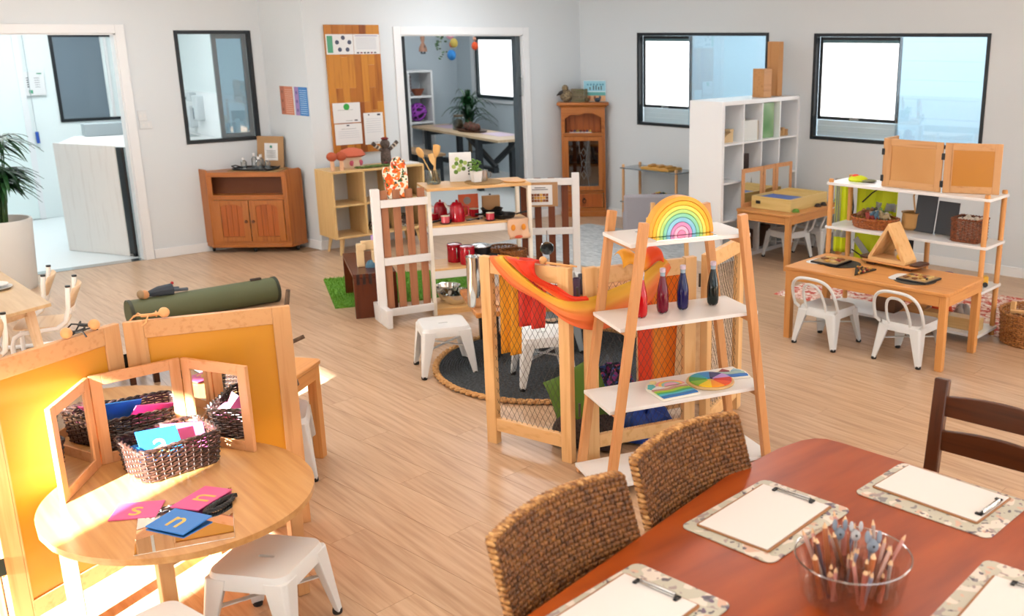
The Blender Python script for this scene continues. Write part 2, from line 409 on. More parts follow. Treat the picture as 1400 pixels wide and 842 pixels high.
# covered porch beyond the right wall: pale blue boards, window frames opposite
porch = flat('porch_boards', '#cbd9e0', 0.6)
o = on_wall('wall_porch', RW, 7.5)
for k in range(13): MB().box(-0.4, 1.5, 0.2 * k + 0.02, 6.5, 1.56, 0.2 * k + 0.219).out('board', porch, o)
for u in (2.45, 4.55):
    f = MB().frame(u, 1.28, u + 0.5, 2.0, 0.05, 1.47, 1.5).box(u + 0.05, 1.47, 1.6, u + 0.45, 1.5, 1.66).out('window_frame', flat('white_sash', '#dbe6ea', 0.4), o)
    MB().box(u + 0.05, 1.488, 1.33, u + 0.45, 1.492, 1.95).out('pane', emit('porch_window', '#dcebf2', 0.8), f)
# ---- kitchen beyond the left wall
kw = flat('kitchen_wall', '#e1eaea', 0.5)
structure(MB().box(-13.4, 0.2, 0, -13.3, 5.1, 2.75).out('wall_kitchen', kw)); structure(MB().box(-13.4, 4.3, 0, -10.26, 4.4, 2.75).out('wall_kitchen_side', kw))
structure(MB().box(-13.4, 0.1, 0, -10.25, 0.2, 2.75).out('wall_kitchen_end', kw))
slab('floor_kitchen', [(-13.4, 0.1), (-10.127, 0.1), (-10.127, 4.4), (-13.4, 4.4)], -0.05, -0.002, flat('white_vinyl', '#e3e9ea', 0.35))
slab('ceiling_kitchen', [(-13.4, 0.1), (-10.26, 0.1), (-10.26, 4.4), (-13.4, 4.4)], 2.75, 2.85, ceilmat)
w4 = on_wall('window_4', (-13.3, 2.87), 90)
MB().frame(0, 1.1, 0.70, 2.1, 0.035, -0.02, 0.0).out('window_frame', darkmetal, w4)
MB().box(0.035, -0.012, 1.135, 0.53, -0.004, 2.065).out('pane', flat('dark_room_glass', '#6f7c86', 0.05, spec=.6), w4)
MB().box(0.57, -0.016, 1.135, 0.60, -0.002, 2.065).out('mullion', lacq, w4)
structure(MB().box(-13.29, 4.288, 0, -10.27, 4.2995, 1.42).out('wall_kitchen_tiling', flat('tile_white', '#eef2f2', 0.25)))
d4 = on_wall('door_3', (-13.3, 1.7), 90)
MB().box(0, -0.03, 0, 0.06, -0.001, 2.3).box(0.8, -0.03, 0, 0.86, -0.001, 2.3).out('architrave', framepaint, d4)
MB().box(0.06, -0.02, 0.01, 0.8, -0.001, 2.3).out('door_leaf', flat('door_mint', '#dfeceb', 0.4), d4)
MB().box(0.06, -0.022, 0.01, 0.14, -0.0201, 0.95).out('dark_gap', flat('door_shadow_panel', '#7d8287', 0.5), d4)  # flat grey strip along one edge of the door leaf
# ---- art room beyond the back wall
aw = flat('art_room_wall', '#c3cdd3', 0.6)
structure(MB().box(-14.4, 4.5, 0, -14.3, 9.1, 2.75).out('wall_art_room', aw))
o = MB()
for x0, x1, z0, z1 in ((-14.3, -13.72, 0, 2.75), (-13.72, -12.4, 0, 1.12), (-13.72, -12.4, 2.06, 2.75), (-12.4, -9.42, 0, 2.75)): o.box(x0, 8.9, z0, x1, 9.02, z1)
structure(o.out('wall_art_room_side', aw)); structure(MB().box(-14.4, 4.4, 0, -9.55, 4.5, 2.75).out('wall_art_room_end', aw))
slab('floor_art_room', [(-14.4, 4.4), (-9.412, 4.4), (-9.412, 9.0), (-14.4, 9.0)], -0.05, -0.002, flat('art_vinyl', '#c9c8c4', 0.4))
slab('ceiling_art_room', [(-14.4, 4.4), (-9.53, 4.4), (-9.53, 9.1), (-14.4, 9.1)], 2.75, 2.85, ceilmat)
w5 = on_wall('window_5', (-13.72, 8.9), 0)
MB().frame(0, 1.12, 1.32, 2.06, 0.05, -0.02, 0.05).out('window_frame', flat('green_black_frame', '#16262a', 0.4), w5)
MB().box(0.05, 0.02, 1.17, 1.27, 0.03, 2.01).out('pane', backlit, w5)
MB().box(-0.12, -0.03, 1.06, 1.40, -0.001, 1.10).box(-0.12, -0.03, 1.1, -0.03, -0.001, 2.06).out('window_trim', framepaint, w5)
# unseen slabs added to keep the sun off all but one front opening
slab('roof_verandah_left', [(-11, -8.2), (-4.95, -8.2), (-4.95, -2.75), (-11, -2.75)], 2.4, 2.5, ceilmat)
slab('roof_verandah_right', [(0.0, -8.2), (8, -8.2), (8, -2.75), (0.0, -2.75)], 2.4, 2.5, ceilmat)
structure(MB().box(-13, -12, -0.3, 10, -2.75, -0.06).out('paving_outside', flat('pale_paving', '#b9b4ab', 0.8)))
# ================================================================ furniture: seats and tables
def leg_sheet(sx, sy, top, zt, foot, w0=0.085, w1=0.034):
    mb = MB(); vs = []
    for (c, z, w) in ((foot, 0.012, w1), (top, zt, w0)):
        ch = w * 0.16
        vs += [(sx * (c - ch), sy * c, z), (sx * c, sy * (c - ch), z), (sx * c, sy * (c - w), z), (sx * (c - w * 0.45), sy * (c - w * 0.9), z), (sx * (c - w * 0.9), sy * (c - w * 0.45), z), (sx * (c - w), sy * c, z)]
    fs = [tuple(range(6))[::-1], tuple(range(6, 12))] + [(i, (i + 1) % 6, 6 + (i + 1) % 6, 6 + i) for i in range(6)]
    if sx * sy < 0: fs = [tuple(reversed(f)) for f in fs]
    return mb.add(vs, fs)
def metal_seat(root, mat, z=0.317, hw=0.15, foot=0.178, slot=True):
    """pressed steel seat with rolled rim, hand slot, four tapered legs and a cross brace"""
    mb = MB(); o1 = rrect(2 * hw, 2 * hw, 0.05, 6); o2 = rrect(2 * hw - 0.012, 2 * hw - 0.012, 0.046, 6); o3 = rrect(2 * hw - 0.05, 2 * hw - 0.05, 0.035, 6); o4 = rrect(2 * hw + 0.008, 2 * hw + 0.008, 0.05, 6)
    k = len(o1); rings = [(o4, z - 0.058), (o1, z - 0.012), (o2, z), (o3, z - 0.003)]
    vs = [(x, y, zz) for r, zz in rings for x, y in r]; fs = []
    for a in range(3):
        for i in range(k): fs.append((a * k + i, a * k + (i + 1) % k, (a + 1) * k + (i + 1) % k, (a + 1) * k + i))
    if slot:
        sl = rrect(0.075, 0.02, 0.0095, 4); n = len(sl); base = len(vs)
        # rings around the slot: match by angle, same point count as the rim
        ss = []
        for x, y in o3:
            t = math.atan2(y / 1.0, x); ss.append((0.037 * cos(t), 0.010 * sin(t), z - 0.004))
        vs += ss; vs += [(x, y, z - 0.03) for x, y, _ in ss]
        for i in range(k): fs.append((3 * k + i, 3 * k + (i + 1) % k, base + (i + 1) % k, base + i)); fs.append((base + i, base + (i + 1) % k, base + k + (i + 1) % k, base + k + i))
    else: fs.append(tuple(range(3 * k, 4 * k)))
    mb.add(vs, fs).out('seat', mat, root, angle=50)
    for sx in (-1, 1):
        for sy in (-1, 1):
            lg = leg_sheet(sx, sy, hw + 0.003, z - 0.02, foot).out('leg', mat, root, bev=0.004)
            c = foot - 0.016
            MB().lathe([(0, 0), (0.017, 0), (0.019, 0.006), (0.018, 0.02), (0, 0.02)], 10, (sx * c, sy * c, 0)).out('rubber_foot', rubber, lg)
    h = z * 0.55; q = hw + 0.003 + (foot - hw) * 0.45 - 0.02
    MB().bar((-q, -q, h), (q, q, h), 0.022, 0.005).bar((-q, q, h + 0.006), (q, -q, h + 0.006), 0.022, 0.005).out('cross_brace', mat, root)
    return root
def stool(loc, rz, label, mat=white_metal, z=0.317, floor=0.0):
    t = thing('metal_stool', label, 'stool', (*loc, floor), rz, 'low metal stools'); return metal_seat(t, mat, z)
stool((-5.38, 3.15), 69, 'low white metal stool at left of the dark round rug, on its rim')
stool((-4.74, 3.463), 65, 'low white metal stool seen through the netting of the fence', floor=0.016)
stool((-5.22, 3.90), 66, 'low grey metal stool on far side of the dark round rug', flat('grey_powder_coat', '#7e8b92', 0.4), floor=0.016)
stool((-3.235, 1.13), 38, 'nearest whole white metal stool, pushed against the oval table')
stool((-3.0, 0.683), 13, 'white metal stool cut off by the lower edge beside the oval table')
stool((-4.57, 1.72), 63, 'white metal stool under the wooden table behind the folding screen')
def loop_chair(loc, rz, label, hz=0.50):
    t = thing('metal_chair', label, 'chair', (*loc, 0), rz, 'white metal chairs with hoop backs')
    metal_seat(t, white_metal, 0.275, 0.15, 0.178)
    def hoop(w, zt, y0, lean, n=20, r=0.011, e=0.62, w2=1.0):
        pts = [(-w, y0, 0.262)]; h = zt - 0.29
        for i in range(n + 1):
            t_ = pi - pi * i / n; sx = 1 if cos(t_) > 0 else -1; k = abs(sin(t_)) ** e
            pts.append((sx * w * w2 * abs(cos(t_)) ** e, y0 - lean * (0.15 + 0.85 * k), 0.29 + h * k))
        pts += [(w, y0, 0.262)]
        return MB().tube(pts, r, 8)
    hoop(0.146, hz, -0.135, 0.10, w2=1.2).out('back_hoop', white_metal, t); hoop(0.074, hz - 0.04, -0.142, 0.088, r=0.0095, e=0.72, w2=1.1).out('inner_hoop', white_metal, t)
    return t
loop_chair((-4.065, 5.44), 4, 'white hoop-back metal chair at left end of the low table with puzzle trays')
loop_chair((-3.475, 5.555), 5, 'white hoop-back metal chair at right end of the low table with puzzle trays')
loop_chair((-6.03, 7.37), 83, 'white hoop-back metal chair nearest the corner leg of the sand tray table')
loop_chair((-5.98, 7.76), 95, 'white hoop-back metal chair further back at the sand tray table, half hidden')

def leg_table(name, label, c, rz, w, d, h, m, leg=0.048, thick=0.024, inset=0.012):
    t = thing(name, label, 'table', (*c, 0), rz)
    MB().poly(rrect(w, d, 0.025, 4), h - thick, h).out('tabletop', m('x'), t, bev=0.005)
    for sx in (-1, 1):
        for sy in (-1, 1):
            x = sx * (w / 2 - inset - leg / 2); y = sy * (d / 2 - inset - leg / 2)
            MB().box(x - leg / 2, y - leg / 2, 0, x + leg / 2, y + leg / 2, h - thick).out('leg', m('z'), t, bev=0.003)
    e = inset + 0.01
    for s in (-1, 1):
        MB().box(-w / 2 + inset + leg, s * (d / 2 - e) - 0.011, h - thick - 0.07, w / 2 - inset - leg, s * (d / 2 - e) + 0.011, h - thick).out('apron', m('x'), t)
        MB().box(s * (w / 2 - e) - 0.011, -d / 2 + inset + leg, h - thick - 0.07, s * (w / 2 - e) + 0.011, d / 2 - inset - leg, h - thick).out('apron', m('y'), t)
    return t
beechy = lambda a: wood('orange_beech', '#cf9152', '#bd7c40', a)
leg_table('low_table', 'low wooden table holding puzzle trays, in front of the white shelf', (-3.79, 5.66), 7, 1.22, 0.585, 0.523, beechy)
leg_table('low_table', 'low wooden table under the sand tray, against the white cube bookcase', (-5.985, 7.36), 7.5, 0.60, 1.02, 0.52, beechy)
leg_table('low_table', 'low wooden table behind the folding screen, its corner jutting out', (-4.70, 1.51), -50.7, 0.62, 0.76, 0.523, beechy)

# oval table in the left foreground
t = thing('oval_table', 'pale oval wooden table with mirrors and letter cards on it', 'table', (-3.622, 0.983, 0))
pts = [(0.503 * cos(2 * pi * i / 64), 0.462 * sin(2 * pi * i / 64)) for i in range(64)]
# solid top made of glued boards
ybands = [-0.462, -0.33, -0.2, -0.07, 0.07, 0.2, 0.33, 0.462]
topm = noisy('blond_top', ['#ad7b46', '#bd8d56', '#c79a64'], (2.2, 40, 40), 0.3, 4, 0.02, stops=[0.25, 0.5, 0.75])
for a, b_ in zip(ybands, ybands[1:]):
    n = 10; up = []; lo = []
    for i in range(n + 1):
        y = a + (b_ - a) * i / n; x = 0.503 * math.sqrt(max(0, 1 - (y / 0.462) ** 2)); up.append((x, y)); lo.append((-x, y))
    pp = up + lo[::-1]; q = []
    for p in pp:
        if not q or (abs(p[0] - q[-1][0]) + abs(p[1] - q[-1][1])) > 1e-5: q.append(p)
    if abs(q[0][0] - q[-1][0]) + abs(q[0][1] - q[-1][1]) < 1e-5: q.pop()
    MB().poly(q, 0.446, 0.47).out('top_board', topm, t)
for x, y in ((0.19, 0.335), (-0.34, 0.19), (-0.10, -0.37), (0.385, -0.185)):
    MB().box(x - 0.024, y - 0.024, 0, x + 0.024, y + 0.024, 0.446).out('leg', beech('z'), t, bev=0.003)
MB().bar((-0.33, 0.17, 0.416), (-0.10, -0.35, 0.416), 0.02, 0.06).out('apron', beech('y'), t)
MB().bar((0.18, 0.32, 0.416), (0.37, -0.18, 0.416), 0.02, 0.06).out('apron', beech('y'), t)

# large dining table in the right foreground
cherry = noisy('cherry_veneer', ['#7c2f06', '#953f0a', '#a64c12'], (14, 2.2, 8), 0.33, 4, 0.02, stops=[0.25, 0.5, 0.78])
t = thing('dining_table', 'large glossy red brown dining table set with clipboards', 'table', (0, 0, 0))
top = [(-1.925, 2.607), (-1.957, 2.58), (-1.977, 2.53), (-1.986, 2.42), (-1.962, 2.16), (-1.90, 1.88), (-1.84, 1.62), (-1.745, 1.2), (-1.62, 0.72), (-1.56, 0.64), (-1.48, 0.62), (-0.72, 0.72), (-0.62, 0.80), (-0.62, 0.9), (-0.70, 1.4), (-0.83, 2.2), (-0.90, 2.6), (-0.96, 2.67), (-1.05, 2.685), (-1.45, 2.655), (-1.87, 2.618)]
MB().poly(top, 0.722, 0.75).out('tabletop', cherry, t, bev=0.006)
inn = [(-1.35 + (x + 1.35) * 0.84, 1.65 + (y - 1.65) * 0.88) for x, y in top]
MB().poly(inn, 0.63, 0.722).out('apron', wood('cherry', '#9a4a1e', '#7c3612', 'y'), t)
for x, y in ((-1.80, 2.42), (-1.03, 2.48), (-1.47, 0.82), (-0.76, 0.88)):
    MB().bar((x, y, 0), (x, y, 0.70), 0.055, 0.055, w2=0.085, h2=0.085).out('leg', wood('cherry', '#9a4a1e', '#7c3612', 'z'), t, bev=0.005)

# rattan dining chairs: strips woven over and under across a leaning back
ratt = noisy('rattan', ['#4a290c', '#70441a', '#8e5c24'], (46, 46, 46), 0.5, 3, 0.1, stops=[0.28, 0.5, 0.74])
def rattan_chair(c, rz, label, W=0.50):
    t = thing('rattan_chair', label, 'chair', (*c, 0), rz, 'rattan chairs along the dining table')
    def surf(u, z, k=0.0):     # u -1..1 across, y>0 is the rear
        lean = 0.16 * ((z - 0.44) / 0.5) ** 1.0; curve = 0.04 * (1 - u * u); nar = 1 - 0.05 * (z - 0.44)
        return V((u * W / 2 * nar, lean + curve + k, z + 0.016 * (1 - u * u) * max(0, (z - 0.8) / 0.13)))
    core = MB().sheet([[surf(-1 + 2 * i / 12, 0.43 + 0.49 * j / 8) for i in range(13)] for j in range(9)])
    core.out('back_core', flat('rattan_core', '#3c230e', 0.7), t, solid=0.02)
    mb = MB(); NU, NZ = 34, 36; dz = 0.49 / NZ
    for face in (-1, 1):
        for r in range(NZ):
            z = 0.43 + (r + 0.5) * dz; up, dn = [], []
            for i in range(NU * 3 + 1):
                u = -1 + 2 * i / (NU * 3); k = face * (0.0145 + 0.0032 * cos(pi * (i / 3 + r)))
                up.append(surf(u, z + dz * 0.46, k)); dn.append(surf(u, z - dz * 0.46, k))
            mb.sheet([dn, up])
        for i in range(NU + 1):
            a, b_ = [], []; u = -1 + 2 * i / NU; w = 0.7 / NU
            for j in range(NZ * 2 + 1):
                z = 0.43 + 0.49 * j / (NZ * 2); k = face * (0.0145 + 0.0032 * cos(pi * (i + j / 2 - 0.5 + 1)))
                a.append(surf(max(-1, u - w), z, k)); b_.append(surf(min(1, u + w), z, k))
            mb.sheet([a, b_])
    mb.out('woven_back', ratt, t, kind='stuff', solid=0.0015)
    ed = MB()
    for s in (-1, 1):
        prev = None
        for j in range(32):
            z = 0.43 + 0.49 * (j + 0.5) / 32; p = surf(s, z); ed.ball(p, 0.0105, 8, 5, (0.7, 1.8, 0.75))
    for i in range(34):
        p = surf(-1 + 2 * (i + 0.5) / 34, 0.92); ed.ball(p, 0.0105, 8, 5, (0.78, 1.9, 0.7))
    ed.out('woven_edge', noisy('rattan_edge', ['#6a3f18', '#a5733a', '#d0a468'], (60, 60, 60), 0.5, 2), t, kind='stuff')
    MB().poly(rrect(W, 0.46, 0.05, 4, 0, -0.23), 0.39, 0.45).out('seat', ratt, t, bev=0.01)
    for sx in (-1, 1):
        for y in (0.0, -0.42): MB().bar((sx * (W / 2 - 0.03), y, 0), (sx * (W / 2 - 0.03), y, 0.40), 0.034, 0.034).out('leg', wood('dark_leg', '#4a2815', '#33190b', 'z'), t)
    return t
rattan_chair((-1.73, 1.438), 98.8, 'woven rattan chair nearer the viewer along the dining table')
rattan_chair((-1.832, 1.997), 95.8, 'woven rattan chair beside the white ladder shelf, further along the dining table')

# dark ladder-back chair at the far end of the dining table
walnut = lambda a: wood('walnut', '#4c2712', '#331808', a, rough=0.3)
t = thing('wooden_chair', 'dark brown ladder-back chair at far end of the dining table', 'chair', (-1.655, 2.83, 0), 8)
for x in (0, 0.42):
    MB().bar((x, 0.06, 0.97), (x, 0.0, 0.45), 0.05, 0.03, (0, 1, 0)).out('back_post', walnut('z'), t, bev=0.005)
    MB().bar((x, 0.0, 0.47), (x, 0.03, 0), 0.05, 0.034, (0, 1, 0)).out('leg', walnut('z'), t, bev=0.004)
    MB().bar((x, -0.38, 0.45), (x, -0.38, 0), 0.038, 0.038).out('leg', walnut('z'), t, bev=0.004)
for z, y in ((0.885, 0.05), (0.765, 0.036)):
    pts = [(0.42 * i / 14, z - 0.042 + 0.0) for i in range(15)] + [(0.42 * (14 - i) / 14, z + 0.026 + 0.020 * sin(pi * (14 - i) / 14)) for i in range(15)]
    MB().upright(pts, y - 0.009, y + 0.009).out('back_slat', walnut('x'), t, bev=0.003)
MB().box(-0.02, -0.42, 0.44, 0.44, 0.03, 0.47).out('seat', walnut('x'), t, bev=0.008)

# pale table with two plates and three school chairs, far left
ply = lambda a: wood('ply', '#e3c6a2', '#d3b087', a)
t = thing('low_table', 'pale wooden table with white plates by the potted palm', 'table', (-7.22, 0.90, 0), 0)
MB().poly([(0.48, 0.35), (-0.72, 0.30), (-0.62, -0.32), (0.86, -0.22), (0.655, -0.02)], 0.498, 0.52).out('tabletop', noisy('pale_laminate', ['#bfa077', '#cdb188'], (3, 30, 3), 0.4), t, bev=0.003)
for qx, qy, px_, py_ in ((0.50, 0.27, 0.38, 0.24), (-0.66, 0.26, -0.58, 0.2), (-0.58, -0.27, -0.5, -0.22), (0.76, -0.16, 0.66, -0.14)):
    if True: MB().bar((qx, qy, 0), (px_, py_, 0.50), 0.035, 0.035, w2=0.052, h2=0.052).out('leg', ply('z'), t, bev=0.004)
for p_, q_ in (((0.38, 0.24), (-0.58, 0.2)), ((0.38, 0.24), (0.66, -0.14)), ((-0.58, 0.2), (-0.5, -0.22))): MB().bar((*p_, 0.469), (*q_, 0.469), 0.02, 0.058).out('apron', ply('x'), t)
def school_chair(c, rz, label):
    t = thing('school_chair', label, 'chair', (*c, 0), rz, 'white framed school chairs')
    wt = flat('gloss_white_tube', '#f4f5f5', 0.25)
    for s in (-1, 1):
        x = s * 0.155
        MB().tube([(x, -0.19, 0.56), (x, -0.175, 0.42), (x, -0.15, 0.335), (x, -0.10, 0.298), (x, 0.02, 0.29), (x, 0.10, 0.285), (x, 0.14, 0.262), (x, 0.158, 0.21), (x, 0.165, 0.06), (x, 0.15, 0.025), (x, 0.10, 0.014), (x, -0.18, 0.014)], 0.0145, 8).out('side_frame', wt, t)
        MB().lathe([(0, 0), (0.0155, 0), (0.0155, 0.012), (0, 0.014)], 8, (x, -0.191, 0.558)).out('end_cap', blackplastic, t)
    MB().poly(rrect(0.31, 0.30, 0.05, 5, 0, 0.0), 0.303, 0.313).out('seat', ply('x'), t, bev=0.003)
    g = [[(0.145 * u, -0.185 - 0.03 * (1 - u * u) - 0.03 * v, 0.475 + 0.068 * v) for u in [-1 + i / 4 for i in range(9)]] for v in (-1, -0.5, 0, 0.5, 1)]
    for r, row in enumerate(g):
        f = (0.86, 0.97, 1, 0.97, 0.86)[r]; g[r] = [(x * f, y, z) for x, y, z in row]
    MB().sheet(g).out('backrest', ply('x'), t, solid=0.009)
    return t
school_chair((-7.141, 1.262), 160, 'white framed school chair with ply back, on far side of the plate table')
school_chair((-7.57, 1.21), 162, 'white framed school chair beside the white plant pot, its back just showing')
school_chair((-6.60, 0.74), 112, 'white framed school chair at left edge, mostly out of view')
for k, (r, z, lab) in enumerate(((0.105, 0.52, 'larger white plate under another on the pale table'), (0.085, 0.537, 'smaller white plate stacked on the larger plate'))):
    o = MB().lathe([(0, 0), (r * 0.55, 0), (r, 0.014), (r, 0.018), (r * 0.56, 0.005), (0, 0.005)], 28, (0, 0, 0)).out('plate', lacq, loc=(-7.36, 1.06, z)); tag(o, lab, 'plate', 'white plates')
# ================================================================ left foreground: folding screen, mirrors, baskets, cards
yel = noisy('honey_panel', ['#cf8f2c', '#dfa545'], (2, 120, 2), 0.35, 2)
ygl = flat('honey_veneer', '#d4932c', 0.28, trans=0.12)
def screen_panel(root, p, q, h0, h1, label=None, name='panel_frame', inset=None, fw=0.072, th=0.028):
    p = V((*p, 0)); q = V((*q, 0)); d = q - p; L = d.length; rz = math.degrees(math.atan2(d.y, d.x))
    mk = lambda mb: mb.move(p, rz)
    st = []
    for a, b_ in ((0, fw), (L - fw, L)): st.append(mk(MB().box(a, -th / 2, h0, b_, th / 2, h1)).out('stile', beech('z'), root, bev=0.003))
    mk(MB().box(fw, -th / 2, h1 - fw, L - fw, th / 2, h1)).out('rail', beech('x'), root, bev=0.003)
    mk(MB().box(fw, -th / 2, h0 + 0.0, L - fw, th / 2, h0 + fw)).out('rail', beech('x'), root, bev=0.003)
    mk(MB().box(fw, -0.006, h0 + fw, L - fw, 0.006, h1 - fw)).out('infill_panel', inset or ygl, root)
    bead = MB()
    for s in (-1, 1):
        bead.box(fw, s * 0.010 - 0.004, h0 + fw, fw + 0.008, s * 0.010 + 0.004, h1 - fw)
    mk(bead).out('bead', beech('z'), root, kind='stuff')
    return st
H0 = V((-4.17, 0.975))
t = thing('folding_screen', 'large honey yellow folding screen standing behind the oval table', 'screen', (H0.x, H0.y, 0))
rel = lambda x, y: (x - H0.x, y - H0.y)
screen_panel(t, rel(-4.172, 1.005), rel(-3.975, 1.60), 0.0, 1.0)
screen_panel(t, rel(-3.912, 0.437), rel(-4.180, 0.986), 0.0, 1.0)
screen_panel(t, rel(-4.49, 0.29), rel(-3.925, 0.415), 0.0, 1.0)
hin = flat('dark_hinge', '#22261f', 0.35, 0.8)
for (x, y) in ((-4.182, 0.98), (-3.91, 0.42)):
    for z in (0.22, 0.80):
        MB().lathe([(0, 0), (0.007, 0), (0.007, 0.075), (0, 0.075)], 8, (x - H0.x, y - H0.y, z)).cbox((x - H0.x + 0.012, y - H0.y, z + 0.037), (0.004, 0.05, 0.065)).out('hinge', hin, t)

# triple mirror on the table
TZ = 0.47
def triple_mirror(name, label, pts, z, h, fw=0.042, th=0.018, mat=None, mname='mirror_pane'):
    b0 = V((*pts[1], z)); t = thing(name, label, 'mirror', b0)
    w_ = mat or (lambda a: wood('mirror_wood', '#d39a6b', '#c2854f', a))
    for i, (p, q) in enumerate(zip(pts, pts[1:])):
        p = V((*p, z)) - b0; q = V((*q, z)) - b0; d = q - p; L = d.length - 0.012; rz = math.degrees(math.atan2(d.y, d.x)); p = p + d.normalized() * 0.006
        for a, b_ in ((0, fw), (L - fw, L)): MB().box(a, -th / 2, 0, b_, th / 2, h).move(p, rz).out('stile', w_('z'), t, bev=0.002)
        for a, b_ in ((0, fw), (h - fw, h)): MB().box(fw, -th / 2, a, L - fw, th / 2, b_).move(p, rz).out('rail', w_('x'), t, bev=0.002)
        MB().box(fw - 0.004, -0.004, fw - 0.004, L - fw + 0.004, 0.002, h - fw + 0.004).move(p, rz).out('mirror_pane', mirror, t)
    for p in pts[1:-1]:
        for zz in (0.06, h - 0.09):
            MB().lathe([(0, 0), (0.005, 0), (0.005, 0.035), (0, 0.035)], 8, (p[0] - b0.x, p[1] - b0.y, zz)).out('hinge', hin, t)
    return t
triple_mirror('triple_mirror', 'three-panel wooden mirror standing open on the oval table', [(-3.80, 0.635), (-4.085, 0.832), (-4.092, 1.178), (-3.795, 1.335)], TZ, 0.365)
# flat mirror tile under the cards
o = MB().poly([(-3.236, 0.712), (-3.138, 1.0), (-3.53, 1.135), (-3.535, 0.812)], 0, 0.004).out('mirror_tile', mirror, bev=0.001, loc=(0, 0, TZ)); tag(o, 'flat mirror tile lying under letter cards on the oval table', 'mirror')

# ---- wickerwork
def wicker(mb_st, mb_wv, outline, rows, h, z0=0.0, flare=1.0, amp=0.004, r=0.0042, ns=28, rim=True, rimr=0.008):
    """outline(t)->(x,y) closed; strands woven in and out of upright stakes"""
    def P(t, z, k):
        x, y = outline(t % 1.0); f = 1 + (flare - 1) * (z / h); e = 1e-3
        x1, y1 = outline((t + e) % 1.0); n = V((y1 - y, -(x1 - x))).normalized()
        return V((x * f + n.x * k, y * f + n.y * k, z0 + z))
    if ns % 2: ns += 1
    for k in range(rows):
        z = h * (k + 0.5) / rows; pts = []
        for i in range(2 * ns):
            a = 0 if i % 2 else (amp if (i // 2 + k) % 2 else -amp)
            pts.append(P(i / (2 * ns), z + 0.0012 * sin(i * 2.1 + k), a))
        mb_wv.tube(pts, r, 5, closed=True)
    for i in range(ns): mb_st.tube([P(i / ns, 0.0, 0), P(i / ns, h * 0.5, 0), P(i / ns, h, 0)], r * 0.8, 5)
    if rim:
        for ph in (0, 1):
            pts = [P(i / 120, h + rimr * 0.6 * cos(i * 0.9 + ph * pi), rimr * 0.8 * sin(i * 0.9 + ph * pi)) for i in range(120)]
            mb_wv.tube(pts, rimr * 0.62, 5, closed=True)
def rect_outline(w, d, r=0.02):
    pts = rrect(w, d, r, 4); L = [0]
    for i in range(len(pts)): a = pts[i]; b_ = pts[(i + 1) % len(pts)]; L.append(L[-1] + math.hypot(b_[0] - a[0], b_[1] - a[1]))
    def f(t):
        s = t * L[-1]
        for i in range(len(pts)):
            if s <= L[i + 1] + 1e-9:
                k = (s - L[i]) / max(1e-9, L[i + 1] - L[i]); a = pts[i]; b_ = pts[(i + 1) % len(pts)]
                return a[0] + (b_[0] - a[0]) * k, a[1] + (b_[1] - a[1]) * k
        return pts[0]
    return f
def oval_outline(a, b_): return lambda t: (a * cos(2 * pi * t), b_ * sin(2 * pi * t))
def basket(name, label, loc, rz, outline, h, rows, mat, base_poly, group=None, flare=1.0, ns=28, r=0.0042, amp=0.004, rimr=0.008, cat='basket'):
    t = thing(name, label, cat, loc, rz, group); a, b_ = MB(), MB()
    wicker(a, b_, outline, rows, h, 0.004, flare, amp, r, ns, rimr=rimr)
    b_.out('woven_side', mat, t, kind='stuff'); a.out('stakes', mat, t, kind='stuff')
    MB().poly(base_poly, 0.0, 0.008).out('base', mat, t)
    return t
darkwick = noisy('dark_wicker', ['#1d120f', '#35211b', '#4a2f26'], (60, 60, 60), 0.35, 2, spec=.6)
BK = (-3.885, 1.04)
basket('wicker_basket', 'dark wicker basket full of letter cards in front of the mirror', (*BK, TZ), 97, rect_outline(0.285, 0.215, 0.03), 0.13, 13, darkwick, rrect(0.27, 0.2, 0.03), flare=1.10, ns=34)

# ---- sandpaper letter cards
pink = flat('pink_card', '#d5558e', 0.45); blue = flat('blue_card', '#1f74c4', 0.4); sand = flat('sand_letter', '#dcb862', 0.9, bump=0.3, bscale=900)
def card(label, w, h, mat, M, letter=None, lrot=0, size=0.1):
    t = thing('letter_card', label, 'card', (0, 0, 0), 0, 'letter cards'); t.matrix_world = M
    MB().box(-w / 2, -h / 2, 0, w / 2, h / 2, 0.005).out('board', mat, t, bev=0.001)
    if letter: write('letter', letter, size, sand, t, (0, 0, 0.0053), (0, 0, R(lrot)))
    return t
MT = lambda x, y, z, rz, tx=0, ty=0: Matrix.Translation((x, y, z)) @ Matrix.Rotation(R(rz), 4, 'Z') @ Matrix.Rotation(R(tx), 4, 'X') @ Matrix.Rotation(R(ty), 4, 'Y')
card('pink card with letter s lying at left on the oval table', 0.155, 0.125, pink, MT(-3.565, 0.818, TZ + 0.002, 58, 1.5), 's', 0, 0.13)
card('pink card with letter n lying nearest the basket on the mirror tile', 0.19, 0.115, pink, MT(-3.49, 1.015, TZ + 0.011, 124, 0, 2.5), 'n', 0, 0.14)
card('blue card with letter n lying on the mirror tile nearest the table edge', 0.165, 0.132, blue, MT(-3.363, 0.895, TZ + 0.010, 27, 2.5), 'n', 0, 0.13)
bm = MT(*BK, TZ, 97)
card('blue card with letter a standing up in the wicker basket', 0.15, 0.13, blue, bm @ Matrix.Translation((-0.05, -0.035, 0.118)) @ Matrix.Rotation(R(48), 4, 'X') @ Matrix.Rotation(R(-6), 4, 'Z'), 'a', 0, 0.13)
card('pink card leaning behind the blue card in the wicker basket', 0.16, 0.12, pink, bm @ Matrix.Translation((0.06, 0.01, 0.10)) @ Matrix.Rotation(R(46), 4, 'X') @ Matrix.Rotation(R(-14), 4, 'Z'))
card('blue card lying lowest in the wicker basket at its left end', 0.13, 0.11, blue, bm @ Matrix.Translation((-0.07, 0.045, 0.07)) @ Matrix.Rotation(R(18), 4, 'X'))
